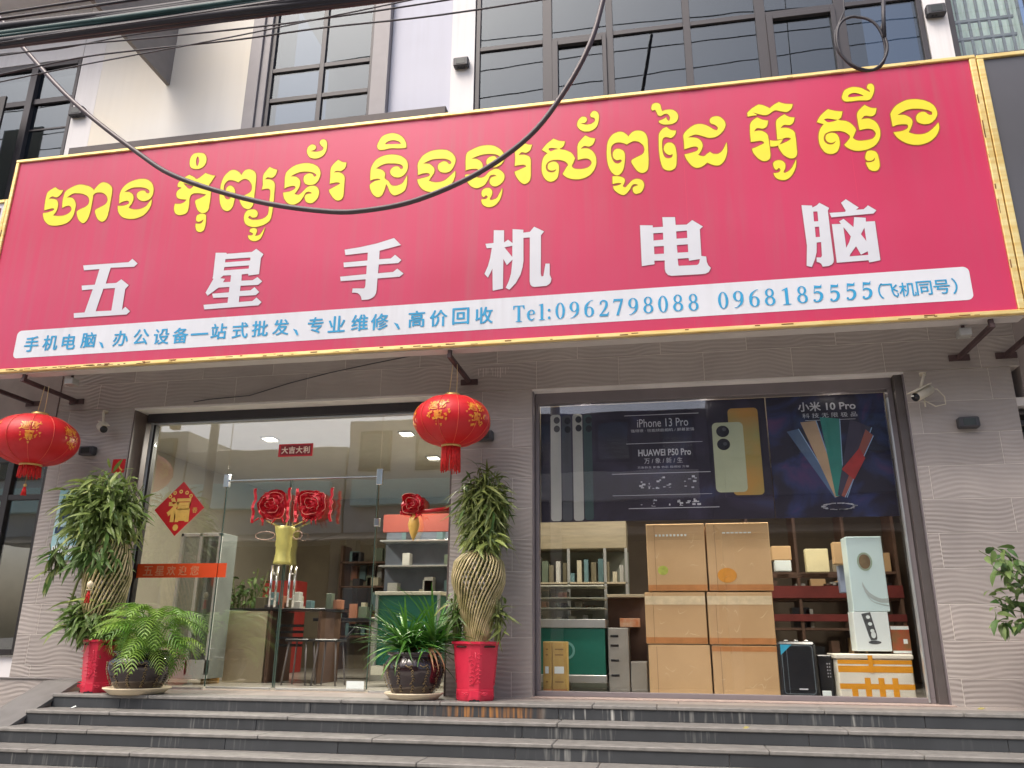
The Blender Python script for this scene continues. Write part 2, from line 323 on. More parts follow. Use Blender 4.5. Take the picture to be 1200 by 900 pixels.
def text_loops_mesh(body,size,bold=0.0):
    cu=bpy.data.curves.new('t','FONT'); cu.body=body; cu.size=size; cu.align_x='CENTER'; cu.align_y='CENTER'; cu.offset=bold; cu.resolution_u=3
    o=bpy.data.objects.new('t',cu); COL.objects.link(o); bpy.context.view_layer.update()
    me=bpy.data.meshes.new_from_object(o.evaluated_get(bpy.context.evaluated_depsgraph_get()))
    V=[v.co.copy() for v in me.vertices]; F=[tuple(p.vertices) for p in me.polygons]
    bpy.data.objects.remove(o); bpy.data.curves.remove(cu); bpy.data.meshes.remove(me)
    if V:  # centre on own bounds
        x0=min(v.x for v in V);x1=max(v.x for v in V);z0=min(v.y for v in V);z1=max(v.y for v in V)
        cx,cz=(x0+x1)/2,(z0+z1)/2; V=[(v.x-cx,v.y-cz) for v in V]; return V,F,(x1-x0,z1-z0)
    return [],[],(0,0)
def text(q,body,x,z,y,h=None,wid=None,size=None,bold=0.0,wmul=1.0):
    """flat lettering in the x,z plane at depth y facing -Y"""
    V,F,(W,H)=text_loops_mesh(body,1.0,bold)
    if not V: return q
    k=size if size else (h/H if h else wid/W)
    kx=(wid/W if (wid and (h or size)) else k*wmul)
    q._add([(x+a*kx,y,z+b*k) for a,b in V],F); return q
LET="""
k|-6555,5173 -6554,5190 -6552,5204 -6547,5217 -6538,5229 -6526,5240 -6509,5251 -6491,5261 -6474,5269 -6461,5275 -6450,5265 -6435,5254 -6418,5242 -6403,5234 -6384,5229 -6366,5228 -6355,5229 -6357,5217 -6363,5200 -6371,5184 -6379,5172 -6389,5160 -6400,5151 -6413,5145 -6429,5146 -6448,5153 -6466,5160 -6481,5162 -6497,5154 -6510,5140 -6517,5127 -6507,5129 -6492,5131 -6475,5130 -6454,5126 -6432,5119 -6413,5109 -6401,5094 -6392,5076 -6386,5057 -6383,5041 -6382,5024 -6382,5007 -6383,4993 -6386,4977 -6390,4964 -6396,4951 -6404,4939 -6413,4926 -6420,4919 -6410,4915 -6395,4910 -6377,4906 -6358,4903 -6342,4902 -6324,4901 -6306,4901 -6289,4902 -6273,4905 -6256,4910 -6240,4917 -6227,4925 -6216,4934 -6206,4947 -6200,4961 -6200,4975 -6205,4990 -6215,5006 -6228,5017 -6242,5022 -6259,5023 -6275,5022 -6292,5016 -6309,5008 -6321,5001 -6323,5014 -6327,5032 -6330,5053 -6332,5073 -6333,5091 -6334,5109 -6333,5127 -6332,5144 -6331,5161 -6329,5177 -6326,5193 -6319,5207 -6310,5217 -6299,5227 -6286,5235 -6271,5243 -6256,5251 -6239,5258 -6221,5265 -6202,5271 -6182,5275 -6162,5277 -6141,5275 -6119,5271 -6097,5265 -6076,5258 -6058,5252 -6038,5244 -6022,5235 -6007,5225 -5995,5217 -5974,5199 -5964,5185 -5958,5196 -5949,5210 -5938,5226 -5927,5240 -5917,5251 -5905,5261 -5892,5269 -5879,5273 -5865,5275 -5849,5272 -5831,5266 -5813,5258 -5797,5249 -5783,5239 -5769,5226 -5756,5213 -5747,5198 -5740,5183 -5736,5166 -5734,5147 -5733,5126 -5732,5106 -5731,5084 -5732,5061 -5732,5037 -5732,5013 -5732,4988 -5732,4962 -5732,4935 -5732,4910 -5734,4888 -5735,4869 -5737,4852 -5740,4837 -5743,4824 -5748,4813 -5756,4801 -5767,4791 -5778,4785 -5791,4783 -5808,4788 -5827,4800 -5845,4815 -5856,4828 -5866,4843 -5876,4859 -5883,4874 -5893,4895 -5901,4915 -5901,4932 -5893,4941 -5880,4949 -5865,4955 -5851,4962 -5836,4969 -5820,4976 -5806,4983 -5793,4991 -5781,5005 -5773,5021 -5770,5038 -5773,5057 -5780,5078 -5791,5097 -5805,5113 -5823,5128 -5841,5140 -5860,5148 -5881,5152 -5899,5154 -5915,5154 -5928,5152 -5940,5147 -5950,5139 -5959,5129 -5963,5121 -5962,5110 -5961,5094 -5960,5075 -5959,5055 -5959,5036 -5959,5017 -5959,4997 -5959,4976 -5959,4956 -5960,4938 -5961,4920 -5963,4902 -5965,4885 -5967,4869 -5970,4855 -5975,4839 -5981,4824 -5988,4811 -5995,4802 -6009,4789 -6027,4788 -6042,4795 -6059,4808 -6075,4823 -6086,4836 -6096,4851 -6105,4867 -6112,4882 -6120,4903 -6126,4923 -6126,4940 -6117,4950 -6104,4957 -6088,4964 -6076,4969 -6062,4974 -6048,4978 -6036,4984 -6022,4994 -6009,5005 -6000,5019 -5997,5036 -5997,5056 -6001,5075 -6008,5092 -6019,5107 -6033,5121 -6047,5131 -6062,5140 -6079,5149 -6096,5156 -6114,5161 -6133,5165 -6152,5168 -6170,5170 -6190,5173 -6207,5173 -6226,5169 -6239,5162 -6253,5153 -6268,5143 -6280,5133 -6289,5125 -6272,5126 -6251,5124 -6231,5119 -6215,5112 -6201,5101 -6189,5087 -6180,5074 -6172,5059 -6164,5044 -6159,5027 -6156,5011 -6155,4993 -6156,4975 -6157,4957 -6158,4940 -6159,4923 -6161,4906 -6164,4889 -6169,4874 -6175,4860 -6183,4847 -6192,4835 -6202,4824 -6214,4815 -6227,4808 -6243,4802 -6259,4797 -6276,4793 -6293,4790 -6310,4788 -6327,4787 -6344,4786 -6361,4787 -6377,4788 -6397,4791 -6416,4795 -6435,4801 -6452,4809 -6469,4820 -6485,4834 -6500,4849 -6513,4864 -6523,4879 -6532,4895 -6538,4910 -6544,4923 -6550,4946 -6551,4959 -6538,4959 -6518,4959 -6497,4961 -6482,4964 -6465,4968 -6449,4972 -6436,4977 -6422,4986 -6419,4996 -6426,5005 -6443,5010 -6457,5009 -6474,5007 -6491,5004 -6506,5002 -6522,4999 -6536,4996 -6544,4994 -6546,5005 -6548,5022 -6550,5041 -6552,5061 -6553,5080 -6554,5099 -6556,5119 -6556,5139 -6556,5157
k|-5631,5116 -5628,5129 -5625,5143 -5620,5157 -5613,5171 -5605,5184 -5595,5196 -5583,5209 -5570,5220 -5555,5231 -5539,5240 -5520,5248 -5498,5255 -5476,5261 -5454,5265 -5433,5268 -5413,5269 -5394,5268 -5376,5266 -5358,5263 -5342,5258 -5322,5250 -5304,5239 -5287,5226 -5273,5213 -5260,5197 -5250,5181 -5242,5163 -5235,5145 -5230,5128 -5227,5110 -5226,5092 -5227,5075 -5229,5058 -5233,5042 -5240,5027 -5248,5014 -5260,5004 -5274,4996 -5290,4991 -5305,4988 -5321,4988 -5338,4991 -5354,4996 -5369,5003 -5386,5014 -5402,5029 -5413,5045 -5419,5061 -5421,5079 -5418,5094 -5409,5105 -5396,5113 -5381,5118 -5364,5119 -5347,5117 -5332,5113 -5322,5102 -5315,5091 -5300,5082 -5286,5078 -5275,5082 -5270,5093 -5274,5104 -5282,5118 -5294,5130 -5307,5138 -5323,5146 -5341,5153 -5360,5158 -5376,5162 -5393,5165 -5411,5167 -5428,5169 -5444,5170 -5462,5170 -5479,5169 -5495,5167 -5512,5163 -5527,5157 -5543,5149 -5558,5140 -5572,5131 -5581,5125 -5569,5125 -5552,5123 -5534,5120 -5518,5115 -5500,5106 -5483,5093 -5470,5078 -5462,5063 -5457,5045 -5455,5028 -5456,5014 -5458,5000 -5462,4986 -5467,4973 -5473,4960 -5482,4947 -5491,4935 -5497,4928 -5485,4918 -5464,4907 -5441,4899 -5426,4895 -5409,4893 -5391,4892 -5374,4892 -5358,4893 -5343,4897 -5327,4901 -5312,4908 -5299,4914 -5288,4921 -5276,4933 -5268,4946 -5260,4960 -5250,4975 -5240,4991 -5233,5003 -5231,4991 -5229,4974 -5228,4954 -5229,4936 -5233,4919 -5238,4902 -5244,4885 -5253,4869 -5261,4857 -5270,4844 -5281,4833 -5292,4822 -5304,4812 -5318,4805 -5333,4798 -5349,4793 -5365,4789 -5381,4785 -5397,4783 -5413,4782 -5430,4783 -5446,4784 -5463,4786 -5480,4790 -5498,4794 -5517,4800 -5534,4807 -5549,4815 -5567,4828 -5583,4844 -5597,4860 -5608,4876 -5618,4896 -5623,4917 -5627,4933 -5631,4951 -5632,4959 -5617,4957 -5598,4955 -5578,4954 -5559,4954 -5544,4957 -5529,4960 -5517,4965 -5507,4970 -5499,4984 -5501,4997 -5511,5008 -5528,5014 -5545,5013 -5564,5010 -5582,5006 -5597,5000 -5611,4993 -5620,4988 -5622,5000 -5624,5016 -5627,5035 -5628,5052 -5630,5068 -5632,5084 -5632,5099
k|-4757,5523 -4740,5521 -4721,5518 -4703,5513 -4687,5506 -4672,5493 -4660,5476 -4651,5457 -4647,5440 -4645,5421 -4645,5402 -4647,5385 -4653,5370 -4661,5355 -4672,5343 -4684,5333 -4699,5327 -4716,5323 -4733,5322 -4750,5323 -4767,5326 -4785,5331 -4801,5338 -4814,5347 -4826,5362 -4834,5380 -4839,5399 -4841,5416 -4842,5435 -4841,5454 -4838,5470 -4832,5488 -4822,5503 -4810,5514 -4795,5521 -4777,5523;-4749,5479 -4741,5465 -4732,5444 -4727,5423 -4728,5402 -4732,5382 -4736,5367 -4743,5357 -4751,5361 -4757,5377 -4764,5399 -4767,5420 -4768,5437 -4766,5454 -4763,5466 -4757,5479
k|-4943,5164 -4937,5175 -4927,5187 -4916,5200 -4903,5211 -4891,5222 -4877,5231 -4861,5239 -4846,5247 -4832,5253 -4822,5256 -4810,5250 -4795,5241 -4778,5231 -4763,5222 -4749,5210 -4737,5198 -4720,5197 -4704,5204 -4685,5217 -4666,5232 -4648,5247 -4635,5260 -4623,5254 -4606,5245 -4587,5237 -4571,5230 -4549,5222 -4529,5217 -4515,5214 -4520,5205 -4526,5192 -4533,5178 -4541,5164 -4547,5151 -4555,5136 -4564,5123 -4571,5110 -4573,5098 -4567,5086 -4556,5076 -4546,5061 -4543,5046 -4540,5029 -4539,5009 -4538,4990 -4537,4970 -4536,4951 -4536,4931 -4536,4911 -4537,4892 -4537,4875 -4538,4855 -4538,4837 -4539,4821 -4542,4807 -4549,4793 -4559,4783 -4570,4776 -4584,4773 -4600,4773 -4616,4777 -4632,4785 -4647,4797 -4661,4812 -4670,4826 -4679,4843 -4687,4860 -4693,4877 -4701,4897 -4707,4917 -4706,4932 -4698,4940 -4684,4945 -4669,4949 -4653,4955 -4640,4961 -4625,4969 -4611,4977 -4599,4984 -4592,4990 -4598,4998 -4620,5003 -4635,5008 -4652,5013 -4671,5017 -4689,5020 -4706,5022 -4725,5022 -4741,5021 -4755,5017 -4767,5007 -4775,4993 -4779,4974 -4780,4959 -4780,4941 -4778,4922 -4777,4903 -4776,4885 -4777,4867 -4777,4849 -4778,4832 -4781,4816 -4785,4804 -4796,4790 -4811,4782 -4827,4778 -4842,4776 -4858,4775 -4873,4776 -4887,4780 -4903,4787 -4917,4798 -4928,4811 -4936,4826 -4942,4843 -4946,4860 -4947,4880 -4945,4900 -4943,4915 -4929,4913 -4910,4911 -4890,4910 -4873,4911 -4855,4915 -4841,4923 -4829,4931 -4818,4945 -4813,4957 -4827,4958 -4847,4961 -4867,4965 -4882,4969 -4898,4974 -4913,4980 -4924,4989 -4935,5004 -4942,5022 -4945,5039 -4944,5054 -4939,5067 -4931,5079 -4917,5090 -4902,5099 -4894,5106 -4903,5113 -4920,5118 -4937,5122 -4943,5132 -4946,5147;-4883,5165 -4872,5161 -4854,5154 -4833,5146 -4818,5140 -4801,5133 -4783,5125 -4767,5119 -4755,5114 -4761,5103 -4772,5092 -4784,5084 -4797,5082 -4812,5090 -4829,5104 -4845,5121 -4858,5134 -4875,5154
k|-4659,4754 -4647,4760 -4631,4765 -4615,4767 -4599,4766 -4583,4761 -4570,4753 -4562,4744 -4558,4731 -4556,4714 -4554,4701 -4552,4684 -4551,4666 -4551,4649 -4551,4633 -4552,4615 -4554,4598 -4557,4583 -4562,4570 -4573,4559 -4587,4552 -4601,4550 -4616,4553 -4631,4561 -4644,4572 -4653,4588 -4659,4607 -4664,4624 -4665,4643 -4663,4654 -4650,4651 -4633,4648 -4619,4648 -4602,4653 -4591,4664 -4584,4681 -4582,4697 -4592,4689 -4606,4681 -4620,4675 -4635,4673 -4651,4679 -4664,4691 -4668,4707 -4668,4725 -4667,4741
k|-4430,5111 -4427,5127 -4424,5144 -4419,5160 -4414,5176 -4407,5191 -4397,5206 -4386,5221 -4373,5234 -4360,5246 -4349,5255 -4331,5262 -4314,5263 -4296,5260 -4282,5255 -4267,5248 -4253,5238 -4240,5229 -4226,5214 -4215,5199 -4209,5187 -4204,5198 -4196,5213 -4186,5228 -4176,5239 -4165,5246 -4152,5250 -4139,5252 -4125,5251 -4109,5246 -4092,5238 -4076,5228 -4062,5217 -4053,5205 -4046,5192 -4040,5177 -4036,5159 -4034,5141 -4033,5122 -4032,5100 -4032,5078 -4031,5055 -4031,5032 -4031,5007 -4031,4982 -4031,4957 -4031,4933 -4030,4910 -4030,4886 -4029,4863 -4030,4843 -4031,4825 -4036,4808 -4043,4795 -4051,4785 -4058,4777 -4072,4769 -4089,4770 -4102,4775 -4117,4782 -4131,4791 -4145,4803 -4156,4817 -4167,4833 -4177,4851 -4184,4867 -4194,4888 -4200,4907 -4198,4923 -4189,4929 -4175,4933 -4159,4935 -4143,4938 -4129,4943 -4113,4950 -4098,4958 -4084,4968 -4074,4978 -4068,4995 -4066,5014 -4068,5032 -4071,5049 -4077,5066 -4086,5082 -4095,5094 -4106,5107 -4118,5119 -4130,5127 -4146,5136 -4161,5140 -4177,5139 -4192,5133 -4207,5124 -4222,5113 -4232,5104 -4244,5111 -4262,5121 -4281,5130 -4299,5136 -4318,5141 -4335,5142 -4349,5140 -4362,5134 -4372,5125 -4381,5115 -4389,5102 -4394,5086 -4395,5073 -4395,5057 -4394,5041 -4392,5024 -4390,5007 -4386,4988 -4382,4970 -4377,4954 -4370,4939 -4362,4927 -4353,4918 -4339,4910 -4326,4908 -4311,4912 -4301,4919 -4302,4930 -4310,4941 -4327,4948 -4345,4958 -4353,4972 -4360,4990 -4364,5008 -4365,5025 -4363,5041 -4357,5055 -4347,5065 -4334,5071 -4320,5072 -4305,5066 -4289,5054 -4277,5040 -4268,5024 -4261,5005 -4257,4983 -4255,4968 -4253,4953 -4253,4936 -4253,4919 -4253,4901 -4255,4882 -4257,4862 -4259,4842 -4263,4823 -4268,4808 -4276,4794 -4286,4783 -4297,4775 -4309,4771 -4327,4772 -4346,4779 -4363,4790 -4375,4801 -4385,4815 -4395,4831 -4403,4848 -4409,4863 -4415,4879 -4419,4896 -4423,4914 -4427,4932 -4429,4951 -4431,4970 -4432,4990 -4432,5010 -4432,5028 -4433,5046 -4433,5062 -4433,5079 -4432,5095
k|-3946,5047 -3948,5063 -3950,5081 -3953,5099 -3954,5116 -3954,5131 -3955,5146 -3953,5161 -3948,5177 -3939,5192 -3927,5210 -3914,5227 -3901,5242 -3891,5253 -3878,5245 -3860,5234 -3843,5225 -3827,5218 -3812,5212 -3802,5209 -3803,5197 -3806,5180 -3810,5163 -3816,5149 -3825,5135 -3837,5124 -3851,5119 -3868,5121 -3888,5128 -3904,5131 -3915,5125 -3923,5115 -3927,5106 -3914,5106 -3897,5105 -3878,5101 -3861,5095 -3848,5087 -3835,5077 -3824,5064 -3815,5047 -3811,5029 -3809,5008 -3808,4986 -3807,4962 -3807,4937 -3806,4912 -3805,4885 -3805,4858 -3805,4830 -3806,4803 -3806,4775 -3807,4746 -3807,4718 -3809,4692 -3811,4670 -3813,4649 -3816,4633 -3821,4619 -3829,4606 -3839,4596 -3851,4587 -3865,4579 -3879,4572 -3895,4566 -3911,4561 -3928,4557 -3946,4554 -3965,4552 -3982,4552 -3999,4554 -4016,4557 -4032,4562 -4047,4568 -4061,4575 -4075,4584 -4086,4594 -4096,4605 -4104,4619 -4110,4634 -4115,4652 -4118,4669 -4118,4686 -4117,4703 -4113,4719 -4107,4733 -4099,4745 -4088,4753 -4074,4758 -4058,4761 -4044,4762 -4025,4761 -4006,4756 -3991,4747 -3979,4735 -3971,4720 -3967,4705 -3968,4691 -3973,4677 -3982,4667 -3995,4663 -4012,4664 -4027,4667 -4042,4680 -4055,4691 -4065,4683 -4071,4669 -4064,4661 -4051,4652 -4035,4643 -4017,4637 -4001,4634 -3982,4633 -3963,4632 -3944,4633 -3927,4635 -3909,4639 -3893,4646 -3879,4653 -3867,4663 -3859,4672 -3853,4682 -3849,4695 -3847,4714 -3846,4733 -3846,4756 -3847,4781 -3848,4808 -3849,4834 -3850,4862 -3849,4892 -3849,4922 -3851,4949 -3855,4969 -3867,4987 -3885,4993 -3902,4994 -3921,4994 -3939,4991 -3953,4986 -3951,4996 -3949,5012 -3947,5029
k|-4038,4507 -4035,4522 -4024,4535 -4011,4538 -3995,4539 -3980,4537 -3964,4527 -3955,4512 -3954,4500 -3957,4486 -3960,4474 -3966,4458 -3970,4448 -3958,4447 -3941,4448 -3926,4451 -3916,4458 -3907,4468 -3898,4481 -3890,4494 -3882,4510 -3874,4526 -3869,4537 -3870,4527 -3873,4513 -3876,4497 -3880,4481 -3884,4467 -3889,4451 -3895,4436 -3901,4422 -3909,4410 -3920,4402 -3932,4395 -3945,4391 -3957,4389 -3975,4390 -3993,4395 -4009,4402 -4023,4412 -4034,4424 -4042,4435 -4047,4451 -4045,4462 -4032,4459 -4016,4457 -4003,4458 -3994,4466 -3992,4477 -4002,4484 -4016,4492 -4029,4499
k|-3703,5116 -3701,5132 -3700,5147 -3695,5162 -3687,5176 -3676,5189 -3662,5202 -3646,5215 -3628,5227 -3609,5236 -3589,5244 -3566,5249 -3542,5253 -3518,5255 -3496,5256 -3476,5254 -3457,5251 -3439,5247 -3422,5241 -3405,5235 -3390,5227 -3375,5218 -3361,5209 -3349,5198 -3338,5186 -3327,5170 -3319,5152 -3313,5133 -3309,5115 -3309,5098 -3311,5081 -3315,5064 -3320,5049 -3326,5034 -3334,5020 -3343,5008 -3353,4998 -3367,4992 -3383,4988 -3400,4987 -3415,4987 -3430,4990 -3444,4995 -3457,5002 -3468,5010 -3479,5025 -3487,5043 -3491,5060 -3492,5077 -3490,5093 -3483,5107 -3473,5114 -3460,5120 -3446,5124 -3434,5126 -3419,5124 -3406,5118 -3395,5111 -3385,5095 -3377,5082 -3365,5081 -3355,5086 -3352,5095 -3356,5107 -3366,5116 -3379,5126 -3397,5136 -3410,5140 -3425,5145 -3441,5148 -3457,5151 -3474,5153 -3491,5155 -3509,5155 -3528,5155 -3546,5153 -3563,5149 -3581,5143 -3599,5135 -3617,5126 -3632,5117 -3642,5110 -3629,5111 -3612,5110 -3594,5106 -3577,5100 -3563,5091 -3550,5079 -3539,5065 -3531,5051 -3527,5036 -3526,5020 -3527,5005 -3529,4990 -3532,4976 -3537,4962 -3543,4950 -3550,4938 -3559,4923 -3570,4909 -3578,4901 -3565,4892 -3548,4885 -3532,4883 -3521,4886 -3511,4893 -3501,4902 -3490,4912 -3482,4921 -3473,4932 -3464,4943 -3455,4953 -3444,4961 -3430,4968 -3414,4972 -3398,4975 -3383,4975 -3368,4972 -3354,4966 -3341,4959 -3330,4949 -3322,4938 -3315,4924 -3310,4909 -3307,4893 -3307,4879 -3308,4864 -3310,4849 -3314,4834 -3320,4821 -3327,4809 -3337,4798 -3349,4787 -3360,4779 -3372,4773 -3386,4771 -3402,4774 -3416,4779 -3429,4786 -3442,4800 -3452,4818 -3458,4835 -3459,4850 -3456,4864 -3449,4874 -3437,4880 -3420,4882 -3406,4883 -3391,4886 -3382,4887 -3390,4895 -3402,4903 -3415,4908 -3427,4910 -3440,4908 -3452,4901 -3459,4892 -3465,4879 -3472,4864 -3479,4851 -3486,4837 -3493,4824 -3501,4811 -3512,4801 -3523,4793 -3536,4786 -3550,4780 -3564,4775 -3578,4774 -3595,4776 -3612,4781 -3629,4790 -3644,4800 -3658,4814 -3670,4830 -3682,4848 -3691,4865 -3697,4882 -3701,4900 -3704,4916 -3704,4927 -3693,4927 -3678,4928 -3662,4929 -3645,4930 -3631,4933 -3617,4937 -3603,4943 -3592,4949 -3583,4955 -3573,4968 -3573,4981 -3581,4991 -3599,4997 -3613,4997 -3630,4996 -3648,4993 -3662,4990 -3677,4985 -3690,4978 -3696,4973 -3697,4987 -3698,5007 -3699,5028 -3700,5048 -3701,5066 -3702,5083 -3703,5100
k|-3469,5456 -3459,5465 -3446,5472 -3433,5475 -3418,5472 -3403,5464 -3392,5454 -3387,5436 -3389,5419 -3397,5411 -3409,5406 -3420,5402 -3436,5398 -3448,5398 -3435,5393 -3417,5388 -3398,5383 -3380,5380 -3363,5380 -3345,5382 -3329,5385 -3317,5390 -3306,5399 -3301,5411 -3301,5423 -3307,5433 -3318,5443 -3329,5454 -3337,5466 -3345,5478 -3348,5491 -3345,5503 -3338,5516 -3328,5523 -3316,5525 -3302,5522 -3289,5514 -3279,5503 -3271,5487 -3266,5467 -3264,5452 -3264,5435 -3264,5417 -3266,5400 -3268,5384 -3273,5367 -3280,5352 -3288,5338 -3299,5326 -3310,5318 -3323,5311 -3337,5305 -3352,5301 -3366,5299 -3385,5300 -3404,5303 -3422,5310 -3438,5318 -3451,5329 -3462,5344 -3471,5359 -3477,5374 -3482,5391 -3483,5408 -3482,5423 -3478,5441
k|-3196,5063 -3197,5079 -3198,5097 -3199,5114 -3199,5130 -3199,5144 -3197,5159 -3194,5172 -3189,5184 -3181,5196 -3172,5209 -3159,5222 -3146,5236 -3133,5247 -3123,5255 -3111,5245 -3094,5233 -3077,5223 -3060,5218 -3044,5215 -3033,5214 -3032,5202 -3033,5185 -3036,5168 -3041,5154 -3048,5142 -3058,5132 -3070,5123 -3082,5118 -3098,5118 -3116,5124 -3132,5126 -3145,5121 -3156,5113 -3162,5106 -3148,5108 -3130,5107 -3110,5105 -3093,5099 -3077,5090 -3063,5080 -3051,5065 -3041,5046 -3037,5026 -3036,5003 -3036,4977 -3036,4951 -3036,4925 -3036,4900 -3035,4874 -3035,4848 -3036,4825 -3040,4807 -3048,4790 -3060,4780 -3073,4774 -3086,4772 -3099,4774 -3112,4781 -3125,4791 -3138,4803 -3149,4815 -3160,4831 -3171,4847 -3180,4862 -3187,4874 -3196,4897 -3196,4909 -3187,4913 -3173,4920 -3158,4928 -3142,4936 -3129,4943 -3114,4950 -3100,4958 -3089,4964 -3083,4970 -3087,4978 -3102,4984 -3122,4988 -3135,4988 -3151,4986 -3168,4984 -3184,4982 -3196,4979 -3195,4991 -3195,5007 -3196,5025 -3196,5045
k|-2692,5421 -2686,5434 -2680,5448 -2673,5462 -2663,5475 -2652,5485 -2638,5493 -2621,5500 -2602,5505 -2584,5508 -2567,5509 -2551,5509 -2536,5507 -2521,5503 -2506,5497 -2492,5491 -2478,5483 -2464,5473 -2451,5462 -2438,5450 -2428,5438 -2416,5421 -2407,5402 -2399,5383 -2394,5366 -2390,5346 -2390,5329 -2391,5318 -2402,5318 -2418,5318 -2438,5318 -2458,5319 -2477,5321 -2497,5324 -2518,5327 -2538,5329 -2557,5330 -2574,5330 -2589,5327 -2604,5325 -2618,5322 -2630,5321 -2650,5321 -2666,5322 -2680,5327 -2692,5337 -2700,5352 -2705,5368 -2705,5380 -2702,5393 -2698,5407;-2622,5386 -2617,5395 -2606,5407 -2593,5416 -2579,5420 -2564,5423 -2547,5424 -2531,5423 -2516,5420 -2501,5415 -2487,5409 -2475,5403 -2462,5391 -2452,5378 -2446,5368 -2458,5369 -2476,5370 -2495,5372 -2516,5374 -2535,5375 -2554,5377 -2574,5380 -2593,5382 -2610,5384
k|-2758,5036 -2759,5052 -2759,5070 -2759,5087 -2757,5105 -2754,5123 -2748,5140 -2741,5158 -2732,5175 -2722,5191 -2710,5205 -2696,5217 -2680,5227 -2663,5235 -2644,5242 -2626,5247 -2607,5251 -2587,5253 -2567,5253 -2547,5252 -2528,5250 -2510,5247 -2492,5243 -2474,5237 -2457,5231 -2441,5223 -2426,5213 -2412,5201 -2399,5189 -2387,5175 -2378,5162 -2370,5144 -2365,5125 -2362,5105 -2362,5087 -2363,5072 -2366,5056 -2370,5042 -2376,5028 -2383,5016 -2393,5003 -2406,4992 -2421,4983 -2435,4978 -2450,4975 -2466,4976 -2482,4979 -2496,4984 -2509,4992 -2522,5003 -2533,5014 -2541,5026 -2546,5042 -2547,5058 -2543,5073 -2535,5086 -2522,5098 -2508,5105 -2492,5107 -2474,5105 -2459,5100 -2448,5085 -2440,5071 -2427,5068 -2416,5073 -2411,5084 -2413,5099 -2420,5109 -2432,5120 -2449,5130 -2463,5134 -2480,5139 -2498,5143 -2517,5146 -2535,5148 -2552,5150 -2569,5152 -2586,5152 -2604,5152 -2620,5148 -2639,5142 -2658,5133 -2677,5122 -2692,5112 -2704,5104 -2691,5102 -2674,5097 -2656,5091 -2641,5084 -2629,5075 -2618,5064 -2609,5052 -2602,5039 -2600,5025 -2602,5009 -2603,4993 -2601,4980 -2590,4966 -2575,4955 -2560,4942 -2552,4930 -2545,4916 -2537,4903 -2527,4893 -2515,4886 -2501,4882 -2487,4880 -2472,4880 -2457,4882 -2441,4887 -2426,4893 -2413,4900 -2404,4909 -2397,4920 -2391,4932 -2385,4944 -2379,4956 -2372,4970 -2367,4982 -2363,4991 -2363,4979 -2362,4961 -2361,4941 -2362,4920 -2363,4902 -2364,4885 -2366,4868 -2369,4852 -2374,4838 -2379,4825 -2387,4814 -2397,4805 -2408,4797 -2420,4790 -2431,4785 -2446,4779 -2461,4774 -2477,4772 -2491,4774 -2503,4780 -2515,4789 -2525,4801 -2535,4815 -2543,4831 -2550,4850 -2557,4868 -2563,4883 -2576,4903 -2585,4912 -2586,4900 -2589,4883 -2593,4865 -2597,4847 -2602,4830 -2609,4813 -2616,4797 -2624,4784 -2636,4774 -2650,4768 -2665,4769 -2678,4774 -2691,4783 -2704,4794 -2716,4807 -2726,4822 -2736,4841 -2744,4860 -2751,4876 -2755,4896 -2757,4912 -2756,4923 -2748,4931 -2736,4940 -2721,4950 -2707,4958 -2691,4962 -2672,4964 -2656,4966 -2647,4968 -2653,4977 -2672,4984 -2687,4985 -2705,4984 -2721,4982 -2734,4978 -2747,4973 -2754,4969 -2755,4980 -2757,4997 -2758,5016
